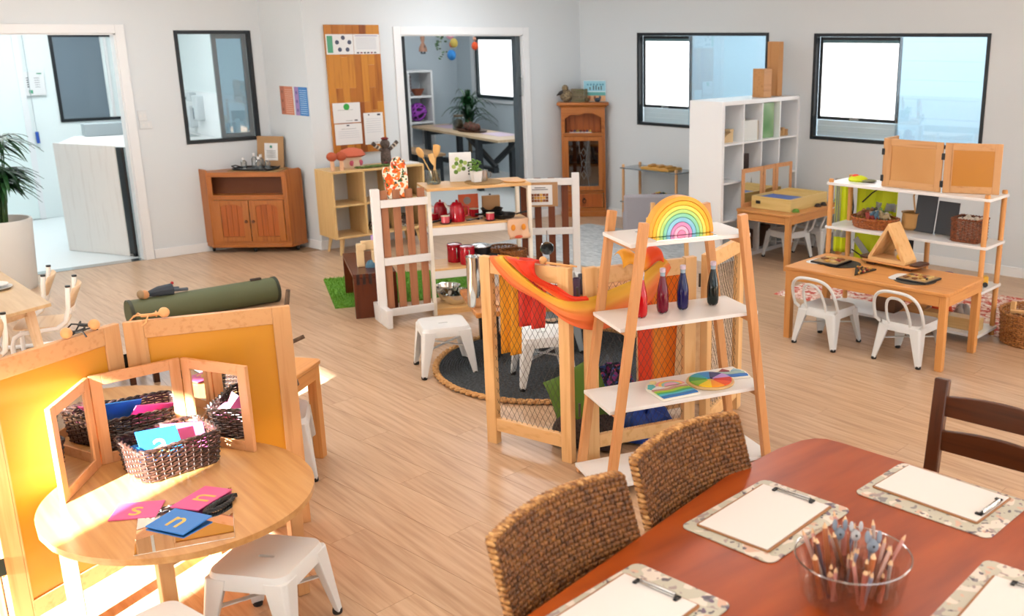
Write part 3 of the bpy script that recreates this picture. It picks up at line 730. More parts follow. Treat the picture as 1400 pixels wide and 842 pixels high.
card('plain pink card at rear of the wicker basket', 0.14, 0.10, pink, bm @ Matrix.Translation((0.03, 0.065, 0.075)) @ Matrix.Rotation(R(25), 4, 'X'))
# dark plaited cord beside the cards
t = MB()
for ph in (0, 2.1, 4.2): t.tube([(0.075 * cos(a) * (1 - 0.25 * (a > pi)), 0.02 * sin(a) + 0.004 * cos(a * 9 + ph), 0.009 + 0.004 * sin(a * 9 + ph)) for a in [2 * pi * i / 60 for i in range(60)]], 0.005, 6, closed=True)
o = t.out('plaited_cord', blackplastic, loc=(-3.40, 1.05, TZ + 0.004)); o.rotation_euler = (0, 0, R(118)); tag(o, 'loop of black plaited cord beside pink card on the mirror tile', 'cord')

# ---- stick figures lying across the top of the screen
headm = flat('peg_wood', '#d9a268', 0.5); wire = flat('black_wire', '#15161a', 0.5); denim = flat('grey_cloth', '#3b434d', 0.9)
def peg_doll(label, loc, rz, cloth=wire):
    t = thing('peg_doll', label, 'doll', loc, rz, 'peg dolls lying on the screen')
    MB().ball((0, 0, 0.022), 0.021, 14, 9).out('head', headm, t)
    b_ = MB().tube([(0.018, 0, 0.018), (0.05, 0, 0.012), (0.09, 0.004, 0.01)], 0.007, 6)
    b_.tube([(0.035, 0.0, 0.014), (0.05, 0.03, 0.018), (0.055, 0.045, -0.006), (0.07, 0.05, -0.02)], 0.0035, 5).tube([(0.035, 0.0, 0.014), (0.045, -0.03, 0.018), (0.05, -0.04, -0.006)], 0.0035, 5)
    b_.tube([(0.088, 0, 0.01), (0.11, 0.02, 0.014), (0.125, 0.03, -0.004)], 0.0035, 5).tube([(0.088, 0, 0.01), (0.112, -0.018, 0.014), (0.13, -0.02, -0.002)], 0.0035, 5)
    b_.out('wire_body', cloth, t); return t
peg_doll('small peg doll with wire body, nearest the left end of the screen', (-4.07, 0.787, 1.001), 125)
peg_doll('small peg doll further along the screen from the first, head raised', (-4.125, 0.895, 1.001), 200)
peg_doll('peg doll lying over the middle of the right screen panel', (-4.125, 1.15, 1.001), 230, headm)

# ---- olive rolled case on the floor behind the screen
olive = flat('olive_cloth', '#5b6244', 0.6, bump=0.15, bscale=400)
t = thing('rolled_case', 'long olive green roll lying on the floor behind the screen', 'roll', (-7.78, 2.48, 0), 90)
MB().lathe([(0, -0.56), (0.092, -0.56), (0.1, -0.55), (0.1, 0.55), (0.092, 0.56), (0, 0.56)], 28).move((0, 0, 0.101), 0, ry=90).out('tube_body', olive, t)
for s in (-1, 1): MB().lathe([(0.1, -0.012), (0.104, -0.012), (0.104, 0.012), (0.1, 0.012)], 28).move((s * 0.545, 0, 0.101), 0, ry=90).out('end_band', flat('dark_olive', '#33382a', 0.6), t)
MB().cbox((0.40, 0, 0.207), (0.085, 0.03, 0.02)).out('carry_handle', flat('brown_leather', '#3f3229', 0.5), t, bev=0.004)
t = thing('cloth_doll', 'small cloth doll lying on top of the olive roll', 'doll', (-7.79, 2.17, 0.198), 95)
MB().ball((-0.12, 0, 0.03), 0.034, 12, 8).out('head', flat('doll_skin', '#d49b6a', 0.7), t); MB().ball((-0.145, 0.0, 0.035), 0.034, 10, 7, (0.8, 1.05, 1)).out('hair', flat('doll_tan', '#a58c6d', 0.9), t)
MB().tube([(-0.09, 0, 0.03), (-0.02, 0, 0.035), (0.08, 0, 0.03)], [0.022, 0.04, 0.05], 9).out('dress', denim, t)
MB().tube([(0.0, 0.02, 0.04), (0.08, 0.06, 0.03), (0.16, 0.07, 0.02)], [0.014, 0.012, 0.01], 7).tube([(0.08, -0.02, 0.03), (0.19, -0.02, 0.02)], 0.013, 7).out('limbs', flat('slate_cloth', '#57606a', 0.9), t, kind='stuff')
MB().ball((0.10, 0.03, 0.075), 0.012, 8, 6).out('red_bead', flat('red_bead', '#b3202c', 0.4), t)

# ---- branch stand on the table behind the screen
bark = noisy('bark', ['#2b211a', '#5a4a3c', '#74624f'], (40, 40, 14), 0.8, 4, 0.5)
t = thing('branch', 'knobbly bare branch propped behind right edge of the screen', 'branch', (-4.33, 1.70, 0.523), 0)
MB().tube([(0, 0, 0), (0.02, -0.01, 0.12), (0.0, 0.0, 0.24), (0.02, 0.012, 0.33), (0.035, 0.03, 0.46)], [0.018, 0.018, 0.014, 0.012, 0.010], 9).out('stem', bark, t)
MB().tube([(0.01, 0, 0.20), (0.04, 0.04, 0.22), (0.055, 0.075, 0.235)], [0.012, 0.010, 0.010], 8).out('twig', bark, t)
MB().tube([(0, 0, 0.1), (0.0, -0.08, 0.13), (0.01, -0.15, 0.16)], [0.010, 0.009, 0.006], 8).out('twig', bark, t)
MB().lathe([(0, 0), (0.05, 0), (0.045, 0.02), (0, 0.025)], 16).out('foot_disc', bark, t)
# ================================================================ middle: netted fence, scarf, ladder shelf
netm = flat('net_cord', '#3d3934', 0.8)
t = thing('netted_fence', 'folding pine fence with netting around the dark rug', 'fence', (-3.63, 2.89, 0))
def fence_panel(p, q, H=1.015, net=True):
    p = V((p[0] + 3.63, p[1] - 2.89, 0)); q = V((q[0] + 3.63, q[1] - 2.89, 0)); d = q - p; L = d.length; rz = math.degrees(math.atan2(d.y, d.x)); mk = lambda mb: mb.move(p, rz)
    fw = 0.065
    for a, b_ in ((0, fw), (L - fw, L)): mk(MB().box(a, -0.02, 0, b_, 0.02, H)).out('post', pine('z'), t, bev=0.003)
    mk(MB().box(fw, -0.016, H - 0.085, L - fw, 0.016, H - 0.004)).out('rail', pine('x'), t, bev=0.003)
    mk(MB().box(fw, -0.016, 0.075, L - fw, 0.016, 0.145)).out('rail', pine('x'), t, bev=0.003)
    x0, x1, z0, z1 = fw - 0.005, L - fw + 0.005, 0.14, H - 0.085
    mb = MB(); s = 0.034; k = 1.75     # diamonds, taller than wide
    for sg in (1, -1):
        c = (z0 - k * x1) if sg > 0 else (z0 + k * x0)
        end = (z1 - k * x0) if sg > 0 else (z1 + k * x1)
        while c < end:
            pts = []
            for x in (x0, x1):
                z = sg * k * x + c
                if z0 <= z <= z1: pts.append((x, z))
            for z in (z0, z1):
                x = (z - c) / (sg * k)
                if x0 < x < x1: pts.append((x, z))
            if len(pts) >= 2:
                (xa, za), (xb, zb) = pts[:2]; n = 5
                mb.tube([(xa + (xb - xa) * i / n, 0.004 * sin(i * 2.3 + c * 9), za + (zb - za) * i / n) for i in range(n + 1)], 0.0009, 4)
            c += s * k
    mk(mb).out('netting', netm, t, kind='stuff')
    mk(MB().tube([(x0, 0.012, z0), (x0, 0.014, z1), (x1, 0.012, z1), (x1, 0.014, z0), (x0, 0.012, z0)], 0.003, 5)).out('net_edge_cord', netm, t, kind='stuff')
fence_panel((-4.195, 2.70), (-3.665, 2.855))
fence_panel((-3.625, 2.905), (-3.45, 3.49))
fence_panel((-3.435, 3.545), (-3.65, 4.06))
fence_hinge = flat('hinge_steel', '#55524c', 0.4, 0.8)
for x, y in ((-3.645, 2.88), (-3.442, 3.518)):
    for z in (0.25, 0.85): MB().lathe([(0, 0), (0.006, 0), (0.006, 0.07), (0, 0.07)], 8, (x + 3.63, y - 2.89, z)).out('hinge', fence_hinge, t)

# ---- sheer sunset scarf: swag between the fence panels and two hanging tails
silk = ramp_uv('sunset_silk', [(0.0, '#ee3a1a'), (0.6, '#f24a1d'), (0.9, '#f6702a'), (1.0, '#f9903c')], 1, 0.5, 0.25)
silk2 = ramp_uv('sunset_silk_low', [(0.0, '#f5c83f'), (0.28, '#f7c04e'), (0.42, '#f8a650'), (0.6, '#f78a48'), (1.0, '#f57a3f')], 1, 0.5, 0.25)
t = thing('sheer_scarf', 'sheer yellow and orange scarf draped along the netted fence', 'scarf', (-3.9, 2.77, 0))
def bez(P, u):
    P = [V(p) for p in P]
    while len(P) > 1: P = [a.lerp(b_, u) for a, b_ in zip(P, P[1:])]
    return P[0]
o_ = V((-3.9, 2.77, 0)); nrm = V((0.29, -0.957, 0)); nb = V((0.957, -0.29, 0))
def swag(upper, lower, mid, n=44, m=14, fold=0.008):
    rows = []
    for j in range(m + 1):
        v = j / m; row = []
        for i in range(n + 1):
            u = i / n; a = bez(upper, u); b_ = bez(lower, u); c = bez(mid, u)
            p = a * (1 - v) ** 2 + c * 2 * v * (1 - v) + b_ * v * v
            k = fold * sin(v * 17 + 3 * u) * (0.4 + sin(pi * u)); rows_n = nrm.lerp(nb, u)
            row.append(p + rows_n * k - o_)
        rows.append(row)
    return rows
def along(pts, u):
    """smooth curve through the points"""
    pts = [V(p) for p in pts]; k = len(pts) - 1; x = min(u, 0.9999) * k; i = int(x); f = x - i
    p0, p1, p2, p3 = pts[max(i - 1, 0)], pts[i], pts[i + 1], pts[min(i + 2, k)]
    return 0.5 * (2 * p1 + (p2 - p0) * f + (2 * p0 - 5 * p1 + 4 * p2 - p3) * f * f + (3 * p1 - p0 - 3 * p2 + p3) * f ** 3)
def drape(up, lo, belly, fold, n=48, m=16, nf=3):
    rows = []
    for j in range(m + 1):
        v = j / m; row = []
        for i in range(n + 1):
            u = i / n; a = along(up, u); b_ = along(lo, u); nn = nrm.lerp(nb, max(0, min(1, (u - 0.4) / 0.2))).normalized()
            k = belly * sin(pi * v) + fold * sin(v * pi * 2 * nf + 2.5 * u) * (0.5 + 0.5 * sin(pi * u))
            row.append(a.lerp(b_, v) + nn * k - o_)
        rows.append(row)
    return rows
up = [(-4.015, 2.77, 1.024), (-4.012, 2.712, 1.034), (-3.905, 2.745, 0.958), (-3.779, 2.78, 0.891), (-3.645, 2.81, 0.872), (-3.585, 2.912, 0.878), (-3.552, 3.022, 0.907), (-3.512, 3.155, 0.951), (-3.472, 3.29, 1.035)]
lo = [(-4.10, 2.74, 1.022), (-4.085, 2.676, 1.02), (-3.965, 2.711, 0.904), (-3.793, 2.761, 0.843), (-3.615, 2.80, 0.76), (-3.568, 2.928, 0.712), (-3.526, 3.07, 0.735), (-3.486, 3.205, 0.815), (-3.451, 3.321, 0.98)]
MB().sheet(drape(up, lo, 0.02, 0.006), uv=True).out('front_fold', silk2, t, solid=0.0012)
up = [(-3.83, 2.83, 1.02), (-3.815, 2.762, 1.034), (-3.803, 2.766, 0.965), (-3.688, 2.80, 0.926), (-3.60, 2.815, 0.897), (-3.575, 2.88, 0.89)]
lo = [(-4.02, 2.78, 1.02), (-4.0, 2.706, 1.037), (-3.88, 2.738, 0.970), (-3.752, 2.772, 0.90), (-3.64, 2.80, 0.868), (-3.58, 2.88, 0.868)]
MB().sheet(drape(up, lo, 0.035, 0.008), uv=True).out('upper_fold', silk, t, solid=0.0012)
def tail(x0, y0, x1, y1, z0, z1, mat, name, off, amp=0.02):
    rows = []
    for j in range(15):
        v = j / 14; row = []
        for i in range(15):
            u = i / 14; x = x0 + (x1 - x0) * (u * (1 - 0.25 * v) + 0.1 * v); y = y0 + (y1 - y0) * (u * (1 - 0.25 * v) + 0.1 * v)
            k = amp * sin(u * 11 + v) * (0.3 + v); row.append(V((x, y, z0 + (z1 - z0) * v)) + off + nrm * k - o_)
        rows.append(row)
    MB().sheet(rows, uv=True).out(name, mat, t, solid=0.0012)
tail(-4.125, 2.72, -3.99, 2.76, 1.02, 0.50, flat('yellow_silk', '#f7b52e', 0.5, trans=0.3), 'yellow_tail', V((-0.012, 0.04, 0)))
tail(-4.02, 2.752, -3.845, 2.805, 1.02, 0.66, flat('coral_silk', '#ee4b3c', 0.5, trans=0.3), 'coral_tail', V((-0.014, 0.05, 0)))
bun = []
for j in range(9):
    v = j / 8; row = []
    for i in range(17):
        u = i / 16; a = 2.6 * v - 0.9
        row.append(V((-3.55, 3.06, 1.02)) + V((0.15, 0.5, 0)) * 0.42 * u + V((0.06 * sin(a), -0.02 * sin(a), 0.055 * cos(a) + 0.02 * sin(u * 9))) - o_)
    bun.append(row)
MB().sheet(bun, uv=True).out('bunched_end', ramp_uv('bunch', [(0, '#f8b733'), (0.55, '#fba32f'), (0.7, '#f2521d')], 0, 0.5, 0.25), t, solid=0.0015)
tail(-3.575, 3.22, -3.50, 3.46, 0.98, 0.22, ramp_uv('tail_stripes', [(0, '#ef4a25'), (0.3, '#f0512a'), (0.42, '#f9a02c'), (1, '#f7871f')], 0, 0.5, 0.3), 'hanging_tail', V((-0.06, 0.03, 0)), 0.012)

# ---- A-frame ladder shelf
LC = (-3.263, 3.174); LA = 72.8
t = thing('ladder_shelf', 'A-frame ladder shelf with white boards and timber legs', 'shelf', (*LC, 0), LA)
half = lambda z: 0.469 - 0.1412 * (z - 0.06)
for z, nm in ((1.205, 1), (0.822, 2), (0.435, 3), (0.062, 4)):
    h = half(z); MB().box(-h, -0.16, z - 0.018, h, 0.16, z).out('shelf_board', lacq, t, bev=0.002)
    if z > 0.1:
        for s in (-1, 1): MB().box(s * (h - 0.045) - 0.011, -0.165, z - 0.045, s * (h - 0.045) + 0.011, 0.165, z - 0.018).out('cross_bar', ladderwood('y'), t, bev=0.002)
for s in (-1, 1):
    for y in (-0.178, 0.178):
        MB().bar((s * (half(0.0) - 0.045), y, 0), (s * (half(1.30) - 0.045), y, 1.30), 0.040, 0.036, (0, 1, 0)).out('leg', ladderwood('z'), t, bev=0.003)
LM = MT(*LC, 0, LA)
def on(M, x, y, z): return M @ V((x, y, z))
# rainbow of eight arches on a mirror tile
o = MB().box(-0.155, -0.12, 0, 0.155, 0.12, 0.003).out('mirror_tile', mirror, loc=on(LM, -0.02, -0.035, 1.206)); o.rotation_euler = (0, 0, R(LA)); tag(o, 'small mirror tile under the rainbow on the ladder shelf', 'mirror')
cols = [('#eda32f', 'orange'), ('#f4b727', 'amber'), ('#f0dc62', 'yellow'), ('#b9dc7c', 'lime green'), ('#86cfae', 'mint green'), ('#86c3df', 'sky blue'), ('#d489b8', 'mauve pink'), ('#f3b4cf', 'pale pink'), ('#e88bb4', 'rose pink')]
ro = 0.168
for i, (c, nm) in enumerate(cols):
    rw = [0.019, 0.018, 0.016, 0.016, 0.017, 0.019, 0.017, 0.016, 0.028][i]; ri = ro - rw; n = 28; pts = []
    last = i == len(cols) - 1
    for k in range(n + 1): a = pi * k / n; pts.append((ro * cos(a), ro * sin(a) * 1.06))
    if not last:
        for k in range(n, -1, -1): a = pi * k / n; pts.append((ri * cos(a), ri * sin(a) * 1.06))
    else: pts = [(ro * cos(pi * k / n), ro * sin(pi * k / n) * 1.06) for k in range(n + 1)]
    o = MB().upright(pts, -0.028, 0.028).out('rainbow_arch', flat('arch_' + nm.replace(' ', '_'), c, 0.45), bev=0.003, loc=on(LM, -0.015, -0.055, 1.2095)); o.rotation_euler = (0, 0, R(LA))
    tag(o, f'{nm} wooden arch of the nested rainbow, ' + ('outermost' if i == 0 else 'innermost solid half disc' if last else f'{["second", "third", "fourth", "fifth", "sixth", "seventh", "eighth"][i - 1]} from outside'), 'toy', 'rainbow arches')
    ro = ri - 0.0012
# sensory bottles
def bottle(x, y, z, col, label, cap='#9fb4c8', s=1.0):
    t = thing('sensory_bottle', label, 'bottle', on(LM, x, y, z), LA, 'coloured sensory bottles')
    pr = [(0, 0.004), (0.012, 0.0), (0.020, 0.004), (0.0265, 0.014), (0.0285, 0.03), (0.0285, 0.09), (0.026, 0.115), (0.019, 0.15), (0.0135, 0.176), (0.0125, 0.182)]
    m = flat('liquid_' + col[1:], col, 0.08, spec=.45)
    mb = MB(); n = 30; rows = []
    for r, zz in pr:
        row = []
        for j in range(n):
            a = 2 * pi * j / n; rr = r * (1 - (0.10 * (1 - min(1, zz / 0.022)) * (0.5 + 0.5 * cos(5 * a)))); row.append((rr * cos(a), rr * sin(a), zz + (0.004 * (0.5 + 0.5 * cos(5 * a)) if zz < 0.006 else 0)))
        rows.append(row)
    vs = [p for r in rows for p in r]; fs = [(i * n + j, i * n + (j + 1) % n, (i + 1) * n + (j + 1) % n, (i + 1) * n + j) for i in range(len(rows) - 1) for j in range(n)]
    mb.add(vs, fs).out('bottle_body', m, t)
    MB().lathe([(0.0126, 0.181), (0.0122, 0.196), (0.0142, 0.197), (0.0142, 0.2), (0, 0.2)], 18).out('neck', flat('bluish_plastic', '#93a8ba', 0.15), t)
    MB().lathe([(0.0, 0.2), (0.0145, 0.2), (0.0145, 0.216), (0.012, 0.219), (0, 0.219)], 20).out('cap', flat('cap_plastic', cap, 0.35), t)
bottle(-0.195, -0.03, 0.823, '#b80a14', 'bright red liquid bottle partly behind the ladder leg', '#c9b9c9')
bottle(-0.072, -0.004, 0.823, '#6a0420', 'dark crimson liquid bottle beside the bright red one', '#cdd0e2')
bottle(0.043, 0.012, 0.823, '#120d4e', 'deep blue liquid bottle in the middle of the shelf', '#a9bfd6')
bottle(0.212, 0.02, 0.823, '#0a1614', 'black green liquid bottle at right end of the shelf', '#8aa6c0')
# wooden puzzles on the third board
Z3 = 0.436
def puzzle(label, x, y, rz): return thing('wooden_puzzle', label, 'puzzle', on(LM, x, y, Z3), LA + rz, 'painted wooden puzzles')
base_m = flat('puzzle_base', '#ece7dc', 0.5)
t = puzzle('rainbow and hills puzzle at left on the ladder shelf', -0.045, -0.015, 4)
arch = [(-0.105, -0.13), (0.105, -0.13), (0.105, 0.0)] + [(0.105 * cos(a), 0.125 * sin(a)) for a in [pi * k / 16 for k in range(1, 16)]] + [(-0.105, 0.0)]
MB().poly(arch, 0, 0.01).out('base_tray', base_m, t, bev=0.002)
def strip(y0, y1, ph, col, nm, z=0.016, x0=-0.095, x1=0.095, a=0.008):
    lo = [(x0 + (x1 - x0) * i / 14, y0 + a * sin(i * 0.6 + ph)) for i in range(15)]; hi = [(x0 + (x1 - x0) * i / 14, y1 + a * sin(i * 0.6 + ph + 0.5)) for i in range(15)]
    MB().poly(lo + hi[::-1], 0.010, z).out(nm, flat('pz_' + col[1:], col, 0.5), t, bev=0.001)
strip(-0.122, -0.098, 0, '#2272b8', 'puzzle_piece', a=0.001); strip(-0.097, -0.078, 0.3, '#4fb6cf', 'puzzle_piece', a=0.004); strip(-0.076, -0.058, 0.6, '#3ea866', 'puzzle_piece', a=0.005); strip(-0.056, -0.034, 1, '#9dc63f', 'puzzle_piece', a=0.006); strip(-0.03, -0.008, 1.4, '#b88e86', 'puzzle_piece', a=0.006)
for k, (c, r) in enumerate((('#e6a0a0', 0.078), ('#f1c056', 0.064), ('#8fc9c4', 0.05), ('#d9a4c4', 0.036))):
    pts = [(0.025 + r * cos(a), 0.015 + 0.9 * r * sin(a)) for a in [pi * i / 14 for i in range(15)]]; MB().poly(pts, 0.010, 0.016 + 0.0006 * k).out('puzzle_piece', flat('pz_' + c[1:], c, 0.5), t, bev=0.001)
MB().poly([(-0.09, 0.01), (-0.055, 0.01), (-0.05, 0.06), (-0.075, 0.07), (-0.098, 0.03)], 0.010, 0.016).out('puzzle_piece', flat('pz_teal', '#55b7bd', 0.5), t, bev=0.001)
MB().poly([(-0.09, 0.0), (-0.02, 0.0), (-0.05, 0.026)], 0.010, 0.018).out('puzzle_piece', lacq, t); MB().lathe([(0, 0.010), (0.017, 0.010), (0.017, 0.018), (0, 0.018)], 16, (-0.035, 0.088, 0)).out('puzzle_piece', flat('pz_cream', '#e9dca0', 0.5), t)
t = puzzle('round colour wheel puzzle in the middle of the ladder shelf', 0.19, -0.01, 0)
MB().lathe([(0, 0), (0.117, 0), (0.12, 0.006), (0.117, 0.012), (0, 0.012)], 40).out('base_tray', lightoak('x'), t)
for k, c in enumerate(['#2f8f3b', '#7fb832', '#f0cf22', '#f39a1e', '#e5521f', '#c41f26', '#b492d8', '#232c6a', '#2c86c9', '#1e9bb5']):
    a0, a1 = 2 * pi * k / 10 + 2.4, 2 * pi * (k + 1) / 10 + 2.4
    pts = [(0.02 * cos(a1), 0.02 * sin(a1)), (0.02 * cos(a0), 0.02 * sin(a0))] + [(0.106 * cos(a0 + (a1 - a0) * i / 6), 0.106 * sin(a0 + (a1 - a0) * i / 6)) for i in range(7)]
    MB().poly(pts, 0.012, 0.019).out('puzzle_piece', flat('pz_' + c[1:], c, 0.45), t, bev=0.0012)
t = puzzle('small arched puzzle at right end of the ladder shelf', 0.335, 0.035, -14)
arch = [(-0.085, -0.06), (0.085, -0.06)] + [(0.085 * cos(a), 0.09 * sin(a)) for a in [pi * k / 14 for k in range(0, 15)]]
MB().poly(arch, 0, 0.010).out('base_tray', base_m, t, bev=0.002)
strip(-0.05, -0.02, 0.4, '#2468b5', 'puzzle_piece', x0=-0.075, x1=0.075, a=0.003); strip(-0.015, 0.02, 1.1, '#9db9b2', 'puzzle_piece', x0=-0.07, x1=0.07, a=0.004)
MB().poly([(-0.06, 0.026), (0.0, 0.03), (-0.03, 0.066)], 0.010, 0.016).out('puzzle_piece', flat('pz_maroon', '#8d3b46', 0.5), t); MB().poly([(0.005, 0.03), (0.06, 0.026), (0.03, 0.062)], 0.010, 0.016).out('puzzle_piece', flat('pz_bluegrey', '#8fb3c4', 0.5), t)

# ---- round rug, low slab table and the soft things inside the fence
RC = (-5.0, 3.74)
t = thing('round_rug', 'round charcoal braided rug with a jute edge', 'rug', (*RC, 0))
char = noisy('charcoal_braid', ['#23282d', '#353c42', '#495057'], (60, 60, 60), 0.9, 2, 0.3)
prof = [(0, 0.010)]
r = 0.012
while r < 0.735: prof += [(r, 0.013), (r + 0.006, 0.016), (r + 0.012, 0.013), (r + 0.014, 0.008)]; r += 0.016
MB().lathe(prof + [(0.74, 0.002)], 72).out('braided_centre', char, t, angle=80)
rope = MB()
for ph in (0, pi): rope.tube([((0.765 + 0.012 * cos(a * 46 + ph)) * cos(a), (0.765 + 0.012 * cos(a * 46 + ph)) * sin(a), 0.017 + 0.006 * sin(a * 46 + ph)) for a in [2 * pi * i / 420 for i in range(420)]], 0.012, 5, closed=True)
rope.out('jute_edge', noisy('jute', ['#a97c4a', '#cfa068'], (60, 60, 60), 0.9, 2, 0.3), t, kind='stuff')
slabw = noisy('slab_wood', ['#9c5a26', '#bd7735', '#cf9050'], (3, 22, 8), 0.35, 4, 0.03)
t = thing('slab_table', 'low orange timber slab table on black legs, on the rug', 'table', (-5.34, 4.02, 0), 66)
MB().poly([(-0.60, -0.34), (0.6, -0.32), (0.6, 0.3), (-0.2, 0.34), (-0.61, 0.33)], 0.325, 0.36).out('slab_top', slabw, t, bev=0.006)
for x in (-0.47, 0.47):
    for y in (-0.22, 0.22): MB().box(x - 0.03, y - 0.03, 0.014, x + 0.03, y + 0.03, 0.325).out('leg', flat('black_leg', '#14110f', 0.5), t, bev=0.003)
t = thing('steel_jug', 'tall shiny steel jug standing on the slab table', 'jug', (-5.43, 3.44, 0.361), 60)
MB().lathe([(0, 0), (0.055, 0), (0.058, 0.01), (0.056, 0.30), (0.060, 0.335), (0.057, 0.335), (0.052, 0.30), (0.052, 0.012), (0, 0.012)], 32).out('body', flat('polished_steel', '#d9dad9', 0.08, 1), t)
MB().tube([(0.055, 0, 0.29), (0.11, 0, 0.28), (0.115, 0, 0.16), (0.056, 0, 0.08)], 0.007, 8).out('handle', flat('polished_steel', '#d9dad9', 0.08, 1), t)
o = MB().lathe([(0, 0), (0.085, 0), (0.09, 0.01), (0, 0.012)], 24).out('trivet', beechy('x'), loc=(-5.32, 3.62, 0.361)); tag(o, 'round wooden trivet on the slab table', 'trivet')
t = thing('enamel_pot', 'red enamel pot with white rim on the slab table', 'pot', (-5.235, 3.98, 0.361))
MB().lathe([(0, 0), (0.05, 0), (0.055, 0.01), (0.058, 0.10)], 24).out('body', flat('red_enamel', '#a80f24', 0.15), t); MB().lathe([(0.058, 0.1), (0.064, 0.103), (0.06, 0.108), (0.052, 0.1), (0.05, 0.02), (0, 0.02)], 24).out('rim', lacq, t)
for k, (x, y, c, nm, h) in enumerate(((-5.17, 4.08, '#4b3a52', 'purple', .13), (-5.13, 4.13, '#c9c2bd', 'pale', .12), (-5.12, 4.22, '#caa08f', 'pinkish', .11), (-5.20, 4.15, '#5a5a64', 'grey', .14))):
    o = MB().lathe([(0, 0), (0.022, 0), (0.026, h), (0.023, h), (0.02, 0.01), (0, 0.01)], 16).out('beaker', flat('beaker_' + nm, c, 0.3), loc=(x, y, 0.361)); tag(o, f'{nm} beaker standing on the slab table', 'beaker')
def cushion(label, M, w, h, th, mat):
    rows = []
    n = 14
    vs, fs = [], []
    for s in (1, -1):
        for j in range(n + 1):
            for i in range(n + 1):
                u = -1 + 2 * i / n; v = -1 + 2 * j / n; e = ((1 - u ** 4) * (1 - v ** 4)) ** 0.5; pinch = 1 - 0.10 * (1 - u * u) * v * v - 0.0; pin2 = 1 - 0.10 * (1 - v * v) * u * u
                vs.append((u * w / 2 * pin2, v * h / 2 * pinch, s * th / 2 * e))
    k = (n + 1) ** 2
    for j in range(n):
        for i in range(n):
            a = j * (n + 1) + i; fs.append((a, a + 1, a + n + 2, a + n + 1)); fs.append((k + a + n + 1, k + a + n + 2, k + a + 1, k + a))
    o = MB().add(vs, fs).out('cushion', mat, angle=70); o.matrix_world = M; return tag(o, label, 'cushion')
cushion('moss green cushion propped inside the netted fence', MT(-3.90, 3.08, 0.235, 16, 62) @ Matrix.Rotation(R(38), 4, 'Z'), 0.36, 0.36, 0.13, flat('moss_linen', '#4c6b1e', 0.9, bump=0.3, bscale=500))
def heap(name, label, cat, c, rx, ry, h, mat, seed, rz=0):
    rnd = random.Random(seed); n, m = 30, 12; ph = [rnd.uniform(0, 6) for _ in range(6)]; vs, fs = [], []
    for j in range(m + 1):
        for i in range(n):
            a = 2 * pi * i / n; v = j / m; r = cos(v * pi / 2) ** 0.6; f = 1 + 0.13 * sin(3 * a + ph[0]) + 0.07 * sin(7 * a + ph[1] + 4 * v) + 0.04 * sin(13 * a + ph[4])
            vs.append((rx * r * f * cos(a), ry * r * f * sin(a), h * sin(v * pi / 2) * (1 + 0.16 * sin(5 * a + ph[2] + 5 * v) + 0.08 * sin(11 * a + ph[3]) * (1 - v)) * (1 if j else 0)))
    for j in range(m):
        for i in range(n): fs.append((j * n + i, j * n + (i + 1) % n, (j + 1) * n + (i + 1) % n, (j + 1) * n + i))
    o = MB().add(vs, fs).out(name, mat, angle=70); o.location = c; o.rotation_euler = (0, 0, R(rz)); return tag(o, label, cat)
heap('knitted_throw', 'dark brown knitted throw heaped under the green cushion', 'blanket', (-3.82, 3.05, 0.018), 0.21, 0.12, 0.16, noisy('brown_knit', ['#241b19', '#4c3c38'], (80, 80, 80), 0.95, 2, 0.6), 3, 16)
heap('blue_cloth', 'royal blue cloth folded on the floor behind the ladder shelf', 'cloth', (-3.66, 3.36, 0.016), 0.15, 0.13, 0.15, flat('royal_blue', '#123f9c', 0.5, bump=0.3, bscale=60), 5, 70)
heap('patterned_bag', 'navy and magenta patterned bag beside the blue cloth', 'bag', (-4.04, 3.44, 0.018), 0.15, 0.14, 0.25, blobs('navy_floral', '#161a3a', [('#7c2a72', 26, 0.56), ('#2a4a8f', 34, 0.6), ('#b13a6a', 48, 0.66)], rough=.8), 8)
t = thing('display_board', 'tan cardboard panel standing inside the fence behind the bottles', 'board', (-3.80, 3.74, 0.014), 76)
MB().box(-0.28, -0.012, 0.02, 0.20, 0.012, 0.62).out('panel', noisy('tan_board', ['#b98f63', '#cba579'], (20, 20, 20), 0.8, 2), t, bev=0.003)
MB().box(-0.30, -0.10, 0.0, -0.24, 0.10, 0.022).out('foot', pine('y'), t); MB().box(0.14, -0.10, 0.0, 0.20, 0.10, 0.022).out('foot', pine('y'), t)
pts = [(0.13 * cos(a) * (1.2 if cos(a) > 0 else 1), 0.11 * sin(a)) for a in [2 * pi * i / 24 for i in range(24)]]
o = MB().upright(pts, -0.01, 0.01).out('leaf_shape', flat('taupe_felt', '#4a4038', 0.9), loc=(-3.735, 3.52, 0.66)); o.rotation_euler = (0, R(-25), R(76)); tag(o, 'large dark taupe leaf shape hung on the tan panel', 'decoration')
# ================================================================ play kitchen
KM = MT(-6.565, 4.187, 0, 72); KA = 72
t = thing('kitchen_shelf', 'white framed play kitchen shelf with pale wood boards', 'shelf', (-6.565, 4.187, 0), KA)
kb = lambda a: wood('kitchen_board', '#d9ad74', '#c69658', a)
W2, D2 = 0.407, 0.1755
for z, th in ((0.985, 0.022), (0.70, 0.016), (0.365, 0.016), (0.05, 0.02)):
    MB().box(-W2 + (0 if z > .9 else 0.02), -D2 + (-0.006 if z > .9 else 0.006), z - th, W2 - (0 if z > .9 else 0.02), D2, z).out('shelf_board', kb('x'), t, bev=0.003)
    if 0.1 < z < 0.9: MB().box(-W2 + 0.025, -D2, z - 0.075, W2 - 0.025, -D2 + 0.016, z - 0.016).out('front_rail', lacq, t, bev=0.002)
MB().box(-W2 + 0.025, -D2 + 0.01, 0.0, W2 - 0.025, -D2 + 0.03, 0.03).out('kick_rail', kb('x'), t)
